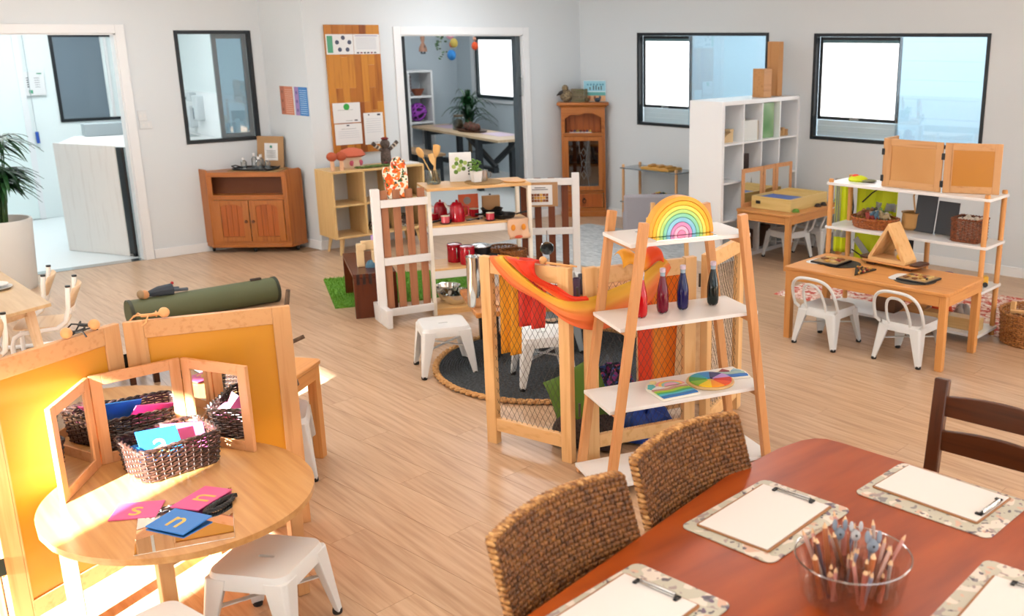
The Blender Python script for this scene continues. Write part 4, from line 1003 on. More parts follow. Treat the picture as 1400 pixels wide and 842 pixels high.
for s in (-1, 1):
    x = s * (W2 - 0.014)
    for y in (-D2 + 0.018, D2 - 0.018): MB().box(x - 0.014, y - 0.018, 0, x + 0.014, y + 0.018, 0.963).out('post', flat('cream_post', '#ece6d8', 0.4), t, bev=0.002)
    for z in (0.05, 0.345, 0.64, 0.93): MB().box(x - 0.009, -D2 + 0.036, z, x + 0.009, D2 - 0.036, z + 0.03).out('side_rail', flat('cream_post', '#ece6d8', 0.4), t)
slat_br = lambda a: wood('brown_slat', '#a06b4b', '#8a583a', a, rough=.55)
def gate(label, p, q, H, foot=True, rails=(0.10, 0.52, 0.90), post_first=True, slat_mat=slat_br, slat_top=1.0):
    p = V((*p, 0)); q = V((*q, 0)); d = q - p; L = d.length
    t = thing('slat_gate', label, 'gate', p, math.degrees(math.atan2(d.y, d.x)))
    pw = 0.062; a = 0 if post_first else L - pw
    MB().box(a, -0.02, 0.02 if foot else 0, a + pw, 0.02, H).out('post', lacq, t, bev=0.004)
    if foot: MB().upright([(a + 0.012, 0.0), (a + pw - 0.012, 0.0), (a + pw - 0.006, 0.14), (a + 0.006, 0.14)], -0.16, 0.16).out('foot', lacq, t, bev=0.004)
    x0, x1 = (pw, L) if post_first else (0, L - pw)
    for z in rails: MB().box(x0, -0.03, z - 0.028, x1, -0.004, z + 0.028).out('rail', lacq, t, bev=0.003)
    n = 4; sw = 0.056; gap = (x1 - x0 - n * sw + 0.02) / n
    for k in range(n):
        xs = x0 + 0.006 + k * (sw + gap)
        MB().box(xs, 0.0, 0.07, min(xs + sw, x1), 0.016, H * slat_top).out('slat', slat_mat('z'), t, bev=0.002)
    return t
gate('white gate with brown slats standing left of the play kitchen', (-6.592, 3.325), (-6.515, 3.735), 1.015, rails=(0.085, 0.475, 0.905), slat_top=0.985)
gate('white gate with dark brown slats standing right of the play kitchen', (-6.74, 4.74), (-6.465, 5.15), 0.985, post_first=False, rails=(0.12, 0.50, 0.915), slat_mat=lambda a: wood('dark_slat', '#6f3a20', '#5b2c17', a), slat_top=0.96)
def put(name, label, cat, lx, ly, z, rz=0, group=None, M=KM, A=KA): return thing(name, label, cat, on(M, lx, ly, z), A + rz, group)
# oven mitt hung over the gate
citrus = blobs('citrus_print', '#ece6d4', [('#dd5a1f', 24, 0.56), ('#e8843a', 30, 0.62), ('#33552c', 34, 0.645), ('#2c3c52', 42, 0.68)], rough=.9)
pts = [(x * 1.22, z * 1.28) for x, z in [(-0.062, 0.0), (0.062, 0.0), (0.07, 0.10), (0.068, 0.17), (0.055, 0.215), (0.025, 0.238), (-0.005, 0.232), (-0.022, 0.205), (-0.03, 0.165), (-0.042, 0.165), (-0.052, 0.185), (-0.07, 0.18), (-0.078, 0.155), (-0.072, 0.10)]]
o = MB().upright(pts, -0.022, 0.022).out('oven_mitt', citrus, bev=0.016, loc=(-6.583, 3.535, 0.93)); o.rotation_euler = (R(-3), 0, R(79)); tag(o, 'orange print oven mitt standing on the left gate rail', 'oven mitt')
# things on the top board
t = put('utensil_jar', 'glass jar holding wooden utensils on top of the play kitchen', 'jar', -0.30, 0.06, 0.986)
MB().lathe([(0.0, 0.0), (0.05, 0.0), (0.055, 0.01), (0.055, 0.11), (0.052, 0.11), (0.051, 0.012), (0, 0.008)], 24).out('glass', glass('jar_glass', '#dfe6e4', 0.10), t)
spw = noisy('utensil_wood', ['#cf9f5c', '#e0b878'], (20, 20, 4), 0.5, 2)
def utensil(kind, p, q, lab):
    p = on(KM, *p); q = on(KM, *q); d = (q - p).normalized(); o = V((0, 0, 0))
    L = (q - p).length; mb = MB().bar((0, 0, 0), (0, 0, L - 0.07), 0.009, 0.009)
    if kind == 'spoon': mb.ball((0, 0, L - 0.045), 0.045, 12, 8, (0.62, 0.22, 1))
    else:
        mb.upright([(-0.008, L - 0.09), (0.008, L - 0.09), (0.024, L - 0.05), (0.022, L), (-0.022, L), (-0.024, L - 0.05)], -0.004, 0.004)
    o = mb.out('wooden_utensil', spw, bev=0.002); o.matrix_world = Matrix.Translation(p) @ d.to_track_quat('Z', 'Y').to_matrix().to_4x4() @ Matrix.Rotation(R(70), 4, 'Z')
    tag(o, lab, 'utensil', 'wooden utensils in the jar')
utensil('spoon', (-0.285, 0.055, 1.0), (-0.41, 0.06, 1.27), 'wooden spoon leaning left in the jar of utensils')
utensil('spatula', (-0.295, 0.05, 1.0), (-0.265, 0.055, 1.285), 'wooden spatula standing upright in the jar of utensils')
utensil('fork', (-0.31, 0.075, 1.0), (-0.245, 0.09, 1.275), 'wooden server leaning right in the jar of utensils')
utensil('stick', (-0.265, 0.03, 1.0), (-0.315, 0.04, 1.22), 'thin wooden server crossing the others in the jar')
t = put('cookbook', 'cookbook with a salad cover standing on the play kitchen', 'book', -0.075, 0.10, 0.986, -6)
MB().box(-0.085, -0.012, 0, 0.085, 0.012, 0.225).out('cover', flat('book_white', '#e6e8ea', 0.5), t, bev=0.002)
gm = flat('salad_green', '#5a8130', 0.6); gm2 = flat('salad_pale', '#a9c070', 0.6)
for k in range(9):
    a = k * 2.4; r = 0.055 * math.sqrt((k + 0.5) / 9); MB().lathe([(0.0, 0), (0.017, 0), (0.017, 0.0008 + 0.0002 * k), (0, 0.0008 + 0.0002 * k)], 10).move((-0.015 + r * cos(a), -0.0122, 0.125 + r * sin(a) * 1.1), 0, 90).out('salad_leaf', gm if k % 2 else gm2, t)
for k in range(5): MB().box(0.055, -0.0128, 0.05 + 0.022 * k, 0.068, -0.0121, 0.064 + 0.022 * k).out('printed_mark', ink, t)
t = put('potted_herb', 'small green herb in a square white pot on the play kitchen', 'plant', 0.015, -0.02, 0.992, 8)
MB().add([(-0.03, -0.03, 0), (0.03, -0.03, 0), (0.03, 0.03, 0), (-0.03, 0.03, 0), (-0.038, -0.038, 0.085), (0.038, -0.038, 0.085), (0.038, 0.038, 0.085), (-0.038, 0.038, 0.085)], [(3, 2, 1, 0), (4, 5, 6, 7), (0, 1, 5, 4), (1, 2, 6, 5), (2, 3, 7, 6), (3, 0, 4, 7)]).out('pot', lacq, t, bev=0.003)
rnd = random.Random(4); lv = MB()
for k in range(70):
    a = rnd.uniform(0, 6.28); r = rnd.uniform(0, 0.05); z = 0.09 + rnd.uniform(0, 0.09) * (1 - r * 8 * 0.5); lv.ball((r * cos(a) - 0.01, r * sin(a), z), 0.011, 6, 4, (1, 1, 0.5))
lv.out('leaves', noisy('herb_leaf', ['#3f6a24', '#76a33e'], (60, 60, 60), 0.6, 1), t, kind='stuff')
o = put('steel_cup', 'small steel cup beside the herb pot', 'cup', 0.075, -0.01, 0.996); MB().lathe([(0, 0), (0.032, 0), (0.036, 0.085), (0.033, 0.085), (0.03, 0.004), (0, 0.004)], 20).out('body', steel, o); MB().tube([(0.034, 0, 0.07), (0.06, 0, 0.065), (0.058, 0, 0.03), (0.034, 0, 0.02)], 0.003, 6).out('handle', steel, o)
seag = noisy('seagrass', ['#8a6b42', '#b4905c'], (70, 70, 70), 0.8, 2, .3)
prof = [(0, 0.004)]; r = 0.008
while r < 0.14: prof += [(r, 0.005), (r + 0.006, 0.008), (r + 0.012, 0.005)]; r += 0.013
o = MB().lathe(prof + [(0.147, 0.0)], 40).out('placemat', seag, loc=on(KM, 0.075, -0.02, 0.986), angle=80); tag(o, 'round woven seagrass mat under the herb pot', 'placemat')
o = MB().lathe([(0, 0), (0.085, 0), (0.09, 0.006), (0.085, 0.012), (0, 0.012)], 32, sx=1.15).out('serving_board', noisy('orange_board', ['#c98a45', '#dca763'], (6, 30, 6), 0.4), loc=on(KM, 0.30, -0.07, 0.986)); tag(o, 'small oval wooden board at right end of the play kitchen top', 'board')
# enamel ware on the second board
red = flat('red_enamel', '#a80f24', 0.12, spec=.7); iron = flat('cast_iron', '#141416', 0.45)
def kettle(lab, lx, ly, z, s=1.0, lid=True):
    t = put('enamel_kettle', lab, 'kettle', lx, ly, z, 150, 'red enamel kettles')
    MB().lathe([(0, 0), (0.055 * s, 0), (0.058 * s, 0.008), (0.052 * s, 0.10 * s), (0.044 * s, 0.125 * s), (0.03 * s, 0.14 * s), (0, 0.145 * s)], 28).out('body', red, t)
    MB().tube([(0.045 * s, 0, 0.085 * s), (0.075 * s, 0, 0.105 * s), (0.09 * s, 0, 0.135 * s)], [0.014 * s, 0.010 * s, 0.007 * s], 10).out('spout', lacq, t)
    MB().ball((0, 0, 0.15 * s), 0.010 * s, 10, 6).out('lid_knob', red, t)
    MB().tube([(-0.048 * s, 0, 0.11 * s), (-0.085 * s, 0, 0.11 * s), (-0.088 * s, 0, 0.05 * s), (-0.052 * s, 0, 0.035 * s)], 0.006 * s, 8).out('handle', red, t)
kettle('red enamel kettle at front of the play kitchen middle board', -0.155, -0.045, 0.701, 1.05)
kettle('red enamel kettle at rear of the play kitchen middle board', -0.25, 0.105, 0.701, 0.95)
rim = flat('cream_rim', '#ece3cf', 0.3)
def cup(lab, lx, ly, z, c, r=0.032, h=0.052):
    t = put('enamel_cup', lab, 'cup', lx, ly, z, 0, 'red and pink enamel cups')
    MB().lathe([(0, 0), (r * 0.85, 0), (r, 0.006), (r, h)], 22).out('body', c, t); MB().lathe([(r, h), (r + 0.002, h + 0.002), (r - 0.003, h + 0.001), (r - 0.004, 0.01), (0, 0.008)], 22).out('rim', rim, t)
pinkish = flat('coral_enamel', '#c9505a', 0.2)
cup('coral enamel cup nearest the left post of the play kitchen', -0.265, -0.115, 0.707, pinkish)
cup('coral enamel cup in front of the black pans', 0.085, -0.12, 0.707, flat('rose_enamel', '#bb3a48', 0.2))
cup('dark red enamel cup behind the front kettle', -0.31, 0.08, 0.701, red, 0.036)
cup('dark red enamel cup at rear centre of the middle board', 0.02, 0.11, 0.701, red, 0.036, 0.06)
def pan(lab, lx, ly, z, rz, r, h, m=iron, hl=0.14, rise=0.03, name='frying_pan'):
    t = put(name, lab, 'pan', lx, ly, z, rz, 'black frying pans')
    MB().lathe([(0, 0), (r * 0.82, 0), (r, h), (r + 0.003, h), (r - 0.003, h - 0.002), (r * 0.8, 0.004), (0, 0.004)], 32).out('body', m, t)
    MB().tube([(r, 0, h * 0.8), (r + hl * 0.4, 0, h * 0.8 + rise * 0.5), (r + hl, 0, h * 0.8 + rise)], [0.006, 0.007, 0.009], 8).out('handle', m, t)
pan('black frying pan lying lower at right of the middle board', 0.215, -0.06, 0.701, -12, 0.092, 0.035, rise=0.02, hl=0.10)
pan('black frying pan stacked on rear pans, handle upright', 0.15, 0.06, 0.735, 78, 0.088, 0.03, rise=0.09, hl=0.09)
pan('second black pan under the upright-handled one', 0.16, 0.062, 0.701, 200, 0.09, 0.03, rise=0.01, hl=0.08)
pan('small dark pan on the left of the middle board', -0.235, -0.03, 0.701, 215, 0.055, 0.025, rise=0.0, hl=0.11)
t = put('cup_saucer', 'black saucer under the coral cup by the left post', 'saucer', -0.265, -0.115, 0.701); MB().lathe([(0, 0), (0.03, 0), (0.045, 0.006), (0, 0.006)], 24).out('dish', iron, t)
t = put('cup_saucer', 'black saucer under the coral cup by the pans', 'saucer', 0.085, -0.12, 0.701); MB().lathe([(0, 0), (0.03, 0), (0.045, 0.006), (0, 0.006)], 24).out('dish', iron, t)
for k, (x, y, a) in enumerate(((-0.03, -0.06, 25), (0.0, -0.02, 10), (-0.09, -0.02, -15))):
    o = MB().tube([(-0.07, 0, 0.004), (0.02, 0, 0.006), (0.05, 0, 0.004)], [0.004, 0.003, 0.011], 7).out('serving_spoon', steel if k else blackplastic, loc=on(KM, x, y, 0.702)); o.rotation_euler = (0, 0, R(KA + a)); tag(o, ['black', 'steel', 'longer steel'][k] + ' serving spoon lying beside the front red kettle', 'spoon')
t = put('pot_holder', 'folded tea towel hung over the middle board edge at right', 'towel', 0.285, -0.19, 0.705)
rows = [[(x, -0.004 - 0.006 * sin(j * 0.8 + x * 40), 0.002 - 0.02 * j * 0.0 - 0.022 * j) for x in [-0.085 + 0.17 * i / 12 + (0.012 if j > 5 else 0) for i in range(13)]] for j in range(8)]
MB().sheet([[(x, 0.10, 0.0) for x, _, _ in rows[0]], [(x, 0.0, 0.0) for x, _, _ in rows[0]]] + rows).out('cloth', flat('peach_towel', '#e0b898', 0.9), t, solid=0.003)
for s in (-1, 1): MB().ball((s * 0.042, -0.0125, -0.06), 0.026, 12, 6, (0.7, 0.12, 1)).out('printed_leaf', flat('towel_orange', '#d98a2b', 0.9), t)
MB().ball((0.0, -0.0125, -0.135), 0.022, 10, 6, (1.5, 0.12, 0.6)).out('printed_leaf', flat('towel_red', '#c9553a', 0.9), t)
o = put('picture_card', 'orange card with a dark round picture at back of the middle board', 'card', -0.02, 0.165, 0.702); MB().box(-0.07, -0.004, 0, 0.09, 0.004, 0.17).out('board', flat('orange_card', '#d9653a', 0.6), o); MB().lathe([(0, 0), (0.03, 0), (0.03, 0.003), (0, 0.003)], 20).move((0.0, -0.004, 0.12), 0, 90).out('round_picture', flat('grey_disc', '#8f8a84', 0.5), o)
o = put('kraft_box', 'kraft cardboard box behind the pans on the middle board', 'box', 0.17, 0.15, 0.702); MB().box(-0.07, -0.02, 0, 0.07, 0.02, 0.15).out('carton', flat('kraft', '#b08a60', 0.8), o)
# third board
def canister(lab, lx, ly, s=1):
    t = put('enamel_canister', lab, 'canister', lx, ly, 0.366, 0, 'red enamel canisters')
    MB().lathe([(0, 0), (0.055 * s, 0), (0.058 * s, 0.006), (0.058 * s, 0.125 * s), (0, 0.126 * s)], 28).out('body', red, t); MB().lathe([(0.059 * s, 0.124 * s), (0.061 * s, 0.13 * s), (0.057 * s, 0.142 * s), (0.02 * s, 0.147 * s), (0, 0.147 * s)], 28).out('lid', red, t)
    MB().tube([(0.0, -0.058 * s, 0.03), (0, -0.066 * s, 0.05), (0, -0.066 * s, 0.11 * s), (0, -0.06 * s, 0.12 * s)], 0.004, 6).out('clasp', steel, t); MB().tube([(-0.05 * s, -0.03 * s, 0.12 * s), (0.0, -0.063 * s, 0.118 * s), (0.05 * s, -0.03 * s, 0.12 * s)], 0.003, 6).out('wire', steel, t)
canister('red enamel canister with clasp at front of the lower board', -0.10, -0.08, 1.0)
canister('red enamel canister behind the front one on the lower board', -0.17, 0.04, 1.0)
t = put('stock_pot', 'black lidded stock pot on the lower board', 'pot', 0.04, 0.06, 0.366); MB().lathe([(0, 0), (0.085, 0), (0.088, 0.01), (0.088, 0.10)], 28).out('body', iron, t); MB().lathe([(0.09, 0.10), (0.09, 0.106), (0.05, 0.12), (0, 0.124)], 28).out('lid', steel, t)
pan('wide black pan at front of the lower board', 0.10, -0.09, 0.366, 160, 0.085, 0.05, hl=0.06)
wick = noisy('cane', ['#5f3417', '#8a5426', '#a96f38'], (60, 60, 60), 0.5, 2)
basket('cane_basket', 'brown cane basket at rear of the lower kitchen board', on(KM, 0.22, 0.06, 0.366), KA, oval_outline(0.12, 0.095), 0.075, 7, wick, [(0.12 * cos(2 * pi * i / 24), 0.095 * sin(2 * pi * i / 24)) for i in range(24)], 'cane baskets in the play kitchen', ns=26)
basket('cane_basket', 'brown cane basket at front right of the lower kitchen board', on(KM, 0.275, -0.075, 0.366), KA, oval_outline(0.105, 0.085), 0.07, 7, wick, [(0.105 * cos(2 * pi * i / 24), 0.085 * sin(2 * pi * i / 24)) for i in range(24)], 'cane baskets in the play kitchen', ns=26)
# bottom board
pol = flat('polished_steel', '#d9dad9', 0.08, 1)
for lab, lx, ly, z, r, h in (('large steel bowl at front of the bottom board', -0.20, -0.05, 0.051, 0.115, 0.085), ('steel bowl nested behind on the bottom board', -0.23, 0.10, 0.051, 0.10, 0.11)):
    t = put('mixing_bowl', lab, 'bowl', lx, ly, z, 0, 'steel mixing bowls'); MB().lathe([(0, 0), (r * 0.55, 0), (r * 0.9, h * 0.55), (r, h), (r + 0.006, h + 0.002), (r - 0.003, h - 0.002), (r * 0.87, h * 0.55), (r * 0.5, 0.004), (0, 0.004)], 36).out('bowl', pol, t)
t = put('glass_bowl', 'small clear bowl in the steel bowl on the bottom board', 'bowl', -0.15, -0.02, 0.06); MB().lathe([(0, 0), (0.04, 0), (0.07, 0.09), (0.067, 0.09), (0.038, 0.004), (0, 0.004)], 24).out('glass', glass('jar_glass', '#dfe6e4', 0.1), t)
t = put('milk_bottle', 'small cream toy bottle on the bottom board', 'bottle', 0.02, 0.02, 0.051); MB().lathe([(0, 0), (0.03, 0), (0.03, 0.08), (0.014, 0.11), (0.014, 0.13), (0, 0.13)], 18).out('body', flat('cream_plastic', '#e8d9b4', 0.4), t)
# picture frame and utensils on the right gate
t = thing('picture_card', 'framed picture card with brown tiles hung on right gate', 'card', (-6.615, 4.835, 0.72), 56)
MB().box(-0.10, -0.035, 0, 0.16, -0.022, 0.20).out('backing', flat('tan_card', '#a9825c', 0.7), t); MB().box(-0.085, -0.038, 0.015, 0.115, -0.0351, 0.18).out('sheet', paper, t)
rnd = random.Random(2)
for i in range(6):
    for j in range(3): MB().box(-0.06 + 0.024 * i, -0.0392, 0.04 + 0.024 * j, -0.038 + 0.024 * i, -0.0381, 0.061 + 0.024 * j).out('printed_tile', flat(*rnd.choice([('pt1', '#6b3a18'), ('pt2', '#b9862a'), ('pt3', '#8a4a22'), ('pt4', '#d2a24a')]), 0.6), t)
MB().box(-0.05, -0.0390, 0.14, 0.08, -0.0381, 0.146).out('text_line', ink, t); MB().box(-0.03, -0.0390, 0.155, 0.06, -0.0381, 0.161).out('text_line', ink, t)
t = thing('steel_ladle', 'round steel skimmer hanging on the right gate', 'ladle', (-6.60, 4.86, 0.40), 56)
MB().lathe([(0, 0), (0.055, 0.004), (0.058, 0.0), (0.05, -0.006), (0, -0.012)], 26).move((0.03, -0.05, -0.03), 0, 90).out('disc', pol, t); MB().bar((0.03, -0.045, 0.03), (0.03, -0.04, 0.12), 0.008, 0.003).out('handle', steel, t)
t = thing('peg_doll', 'wooden peg doll lying on the fence rail near the scarf', 'doll', (-3.80, 2.816, 1.012), 20, 'peg dolls lying on the screen')
MB().ball((-0.02, 0, 0.022), 0.02, 14, 9).out('head', headm, t); MB().tube([(0.0, 0, 0.012), (0.10, 0.01, 0.008), (0.16, 0.02, 0.006)], [0.007, 0.006, 0.005], 6).out('body', headm, t)
# bench with dolls' furniture, turf mat
turf = noisy('artificial_turf', ['#3f6a1c', '#5f9427', '#7bb33a'], (90, 90, 90), 0.95, 3, 0.5)
t = thing('turf_mat', 'bright green artificial turf mat under the brown bench', 'mat', (-7.40, 4.05, 0), 70)
TW, TD = 1.10, 0.98
MB().box(-0.67, -0.42, 0, 0.6, 0.6, 0.012).out('backing', turf, t); rnd = random.Random(9); gr = MB()
for k in range(9000):
    x = rnd.uniform(-0.67, 0.6); y = rnd.uniform(-0.42, 0.6); a = rnd.uniform(0, 6.28); l = rnd.uniform(0.012, 0.022); dx, dy = 0.0025 * cos(a), 0.0025 * sin(a)
    gr.add([(x - dx, y - dy, 0.012), (x + dx, y + dy, 0.012), (x + rnd.uniform(-.008, .008), y + rnd.uniform(-.008, .008), 0.012 + l)], [(0, 1, 2)])
gr.out('grass_blades', turf, t, kind='stuff')
jar = lambda a: wood('jarrah', '#5c2a14', '#3d190a', a, rough=.25, fine=36)
t = thing('timber_bench', 'dark red brown bench with dovetailed leg by the left gate', 'bench', (-7.21, 3.463, 0), 69.4)
MB().box(-0.06, -0.41, 0.315, 0.26, 0.41, 0.347).out('seat', jar('y'), t, bev=0.004)
MB().box(-0.06, -0.41, 0.0, 0.26, -0.372, 0.3148).out('end_leg', jar('z'), t, bev=0.003); MB().box(-0.06, 0.372, 0.012, 0.26, 0.41, 0.3148).out('end_leg', jar('z'), t, bev=0.003)
for x in (-0.045, 0.0, 0.045): MB().box(x - 0.011 + 0.02, -0.4112, 0.265, x + 0.011 + 0.02, -0.40, 0.3475).out('dovetail', flat('dark_tenon', '#26100a', 0.3), t)
BM = MT(-7.21, 3.463, 0, 69.4)
blk = flat('raw_pine_block', '#e2c79a', 0.6)
for k, (x, y, w_, d_, h, z, lab) in enumerate(((0.03, -0.14, 0.055, 0.055, 0.13, 0.348, 'tall pine block tower at left on the brown bench'), (0.04, -0.14, 0.07, 0.07, 0.045, 0.479, 'pine block topping the tower on the brown bench'), (0.16, -0.17, 0.09, 0.09, 0.13, 0.348, 'pine block cube beside the white gate on the bench'), (0.12, -0.14, 0.16, 0.012, 0.07, 0.479, 'pine panel laid across the blocks on the bench'))):
    o = MB().box(-w_ / 2, -d_ / 2, 0, w_ / 2, d_ / 2, h).out('toy_block', blk, bev=0.003, loc=on(BM, x, y, z)); o.rotation_euler = (0, 0, R(69)); tag(o, lab, 'block', 'pine blocks on the bench')
o = MB().lathe([(0, 0), (0.03, 0), (0.03, 0.20), (0, 0.20)], 20).out('paper_tube', flat('lilac_tube', '#c9a2d8', 0.5), loc=on(BM, 0.17, 0.06, 0.348)); tag(o, 'lilac cardboard tube standing on the brown bench', 'tube')
o = heap('toy_animal', 'tiny blue and white toy animal on the bench', 'toy', on(BM, 0.10, -0.2, 0.348), 0.04, 0.025, 0.05, flat('toy_blue', '#4f7f9c', 0.5), 12, 60)

# ================================================================ against the back wall
# pale oak cubby unit
t = thing('cubby_unit', 'pale oak open cubby unit under the wooden notice board', 'cabinet', (-9.16, 4.64, 0), 90)
oak = lightoak; W3, D3, B0, H3 = 0.50, 0.185, 0.17, 0.826
MB().box(-W3, -D3, H3 - 0.02, W3, D3, H3).out('top_panel', oak('x'), t, bev=0.002); MB().box(-W3, -D3, B0, W3, D3, B0 + 0.02).out('bottom_panel', oak('x'), t, bev=0.002)
for x in (-W3 + 0.01, -W3 / 3 + 0.0, W3 / 3 - 0.0, W3 - 0.01): MB().box(x - 0.01, -D3, B0 + 0.02, x + 0.01, D3, H3 - 0.02).out('side_panel' if abs(x) > 0.3 else 'divider', oak('z'), t, bev=0.001)
MB().box(-W3 + 0.02, D3 - 0.012, B0 + 0.02, W3 - 0.02, D3 - 0.002, H3 - 0.02).out('back_panel', flat('white_back', '#cfd3d6', 0.5), t)
for k in (-1, 0, 1): MB().box(k * W3 * 0.667 - W3 / 3 + 0.01, -D3 + 0.005, 0.48, k * W3 * 0.667 + W3 / 3 - 0.01, D3 - 0.012, 0.497).out('shelf_board', oak('x'), t)
for sx in (-1, 1):
    for sy in (-1, 1): MB().bar((sx * (W3 - 0.06), sy * 0.14, 0), (sx * (W3 - 0.09), sy * 0.12, B0), 0.022, 0.022, w2=0.036, h2=0.036).out('leg', oak('z'), t)
FM = MT(-9.16, 4.64, 0, 90)
def putF(name, label, cat, lx, ly, rz=0, group=None, z=0.827): return thing(name, label, cat, on(FM, lx, ly, z), 90 + rz, group)
terra = flat('rust_felt', '#b4573a', 0.95, bump=.3, bscale=300)
for k, (x, y) in enumerate(((-0.44, -0.10), (-0.35, -0.11))):
    m = putF('wooden_mushroom', ('left', 'right')[k] + ' toy tree with a rust felt ball top on the cubby', 'toy', x, y, 0, 'felt ball trees')
    MB().lathe([(0, 0), (0.022, 0), (0.018, 0.10), (0, 0.10)], 14).out('stem', flat('peach_wood', '#dcae8a', 0.6), m); MB().ball((0, 0, 0.135), 0.05, 16, 10, (1, 1, 0.9)).out('felt_cap', terra, m)
m = putF('felt_house', 'cream felt house with rust roof on the oak cubby', 'toy', -0.17, 0.03, 0); m.scale = (0.85, 0.85, 0.85)
MB().lathe([(0, 0), (0.11, 0), (0.115, 0.05), (0.10, 0.14), (0, 0.15)], 24).out('felt_wall', flat('cream_felt', '#d9bfa6', 0.95), m); MB().lathe([(0, 0.125), (0.115, 0.125), (0.145, 0.145), (0.11, 0.20), (0.04, 0.225), (0, 0.228)], 24, sx=1.1).out('felt_roof', flat('coral_felt', '#c8664c', 0.95, bump=.3, bscale=200), m)
for s in (-1, 1): MB().ball((s * 0.055, -0.10, 0.06), 0.03, 12, 8, (1, 0.3, 1.1)).out('felt_petal', flat('pink_felt', '#b8556a', 0.95), m)
m = putF('felt_mat', 'leafy green felt garden strip lying on the oak cubby', 'mat', -0.02, -0.11); rnd = random.Random(3); mb = MB()
for k in range(60): mb.ball((rnd.uniform(-0.17, 0.17), rnd.uniform(-0.03, 0.03), 0.012), 0.02, 7, 5, (1.4, 0.8, 0.5))
mb.out('felt_leaves', noisy('felt_green', ['#3c4d22', '#6b7f3a'], (40, 40, 40), 0.95, 1), m, kind='stuff')
m = putF('knitted_doll', 'striped knitted animal doll with raised arms on the cubby', 'doll', 0.17, -0.02)
strp = ramp_uv('knit_stripes', [(0, '#6d4436'), (0.2, '#c9b9a6'), (0.35, '#5b4a44'), (0.5, '#c9b9a6'), (0.65, '#4c4340'), (0.8, '#bca994'), (0.95, '#54463f')], 1, 0.95, const=True)
knit = noisy('dark_knit', ['#3b322f', '#6a5a52'], (60, 60, 60), 0.95, 2, .4)
MB().tube([(0, 0, 0.0), (0, 0, 0.05), (0, 0, 0.13), (0, 0, 0.17)], [0.045, 0.055, 0.05, 0.03], 12).out('body', knit, m); MB().ball((0, 0, 0.21), 0.05, 14, 9, (1, .9, .95)).out('head', knit, m)
MB().ball((0.0, 0.0, 0.262), 0.03, 10, 6, (1.4, 1, 0.5)).out('red_cap', flat('dark_red_knit', '#6c1f22', 0.95), m)
for s in (-1, 1):
    MB().tube([(s * 0.04, 0, 0.15), (s * 0.09, 0, 0.185), (s * 0.135, 0, 0.225)], [0.02, 0.018, 0.02], 9).out('arm', knit, m)
    for q in (0.07, 0.10): MB().tube([(s * q, 0, 0.15 + (q - 0.04) * 0.7), (s * (q + 0.012), 0, 0.15 + (q - 0.028) * 0.7)], 0.0215, 10).out('stripe', flat('pale_stripe', '#c9b9a6', 0.95), m)
    MB().tube([(s * 0.02, -0.02, 0.03), (s * 0.03, -0.06, 0.015)], 0.02, 8).out('leg', flat('maroon_knit', '#6e2a33', 0.95), m)
o = MB().box(-0.11, -0.08, 0, 0.11, 0.08, 0.012).out('paper_stack', paper, loc=on(FM, 0.36, -0.06, 0.827)); o.rotation_euler = (0, 0, R(96)); tag(o, 'stack of white paper at right end of the oak cubby', 'paper')
for k, (x, z) in enumerate(((0.33, 0.192), (0.33, 0.50), (0.05, 0.192))):
    m = heap('toy_pile', ['dark toys in the right lower cubby', 'grey toys in the right upper cubby', 'mixed toys in the middle lower cubby'][k], 'toys', on(FM, x, 0.0, z), 0.11, 0.10, 0.11, blobs('toy_mix%d' % k, '#57483f', [('#b9b2a6', 30, 0.55), ('#2c2a2e', 40, 0.58)]), 20 + k)
# notice board of acacia staves
t = thing('notice_board', 'tall acacia stave notice board on the back wall', 'board', (-9.408, 4.672, 0.94), 90)
aca = [wood('acacia%d' % k, *c, 'z', fine=30) for k, c in enumerate([('#a9661f', '#8a4a12'), ('#c07f2c', '#a3641c'), ('#8a4a18', '#6b340e'), ('#b5722a', '#95541a')])]
rnd = random.Random(11)
for i in range(8):
    z = 0
    while z < 1.245:
        h = min(rnd.choice([0.22, 0.32, 0.42, 0.5]), 1.245 - z)
        if 1.245 - z - h < 0.08: h = 1.245 - z
        MB().box(-0.288 + 0.072 * i + 0.0006, -0.022 - 0.001 * rnd.random(), z + 0.0006, -0.288 + 0.072 * (i + 1) - 0.0006, -0.001, z + h - 0.0006).out('stave', aca[rnd.randrange(4)], t); z += h
def sheet_on(label, x0, z0, x1, z1, mat=paper, name='paper_sheet', par=None, y=-0.026):
    t_ = thing(name, label, 'sign', (-9.408, 4.672, 0.94), 90); MB().box(x0, y, z0, x1, y + 0.0015, z1).out('sheet', mat, t_); return t_
def ln(t_, x0, z, x1, m=ink, h=0.003, y=-0.0262): MB().box(x0, y - 0.0006, z - h / 2, x1, y + 0.0001, z + h / 2).out('text_line', m, t_)
n1 = sheet_on('white poster with five dark discs at top left of notice board', -0.283, 0.965, 0.0, 1.155); MB().box(-0.272, -0.0268, 0.98, -0.215, -0.0261, 1.14).out('green_band', flat('sage_green', '#4f9a78', 0.6), n1)
for k in range(5):
    a = R(90 + 72 * k); MB().lathe([(0, 0), (0.021, 0), (0.021, 0.001), (0, 0.001)], 18).move((-0.105 + 0.068 * cos(a), -0.0261, 1.06 + 0.062 * sin(a)), 0, 90).out('disc', flat('slate_disc', '#4a5064', 0.6), n1)
n2 = sheet_on('white text poster at top right of the notice board', 0.004, 0.965, 0.283, 1.155)
ln(n2, 0.02, 1.14, 0.26, flat('mauve_line', '#8a7a9c', 0.6), 0.006)
for k in range(9): ln(n2, 0.03, 1.12 - 0.013 * k, 0.245, flat('grey_line', '#aab0bb', 0.6), 0.0035)
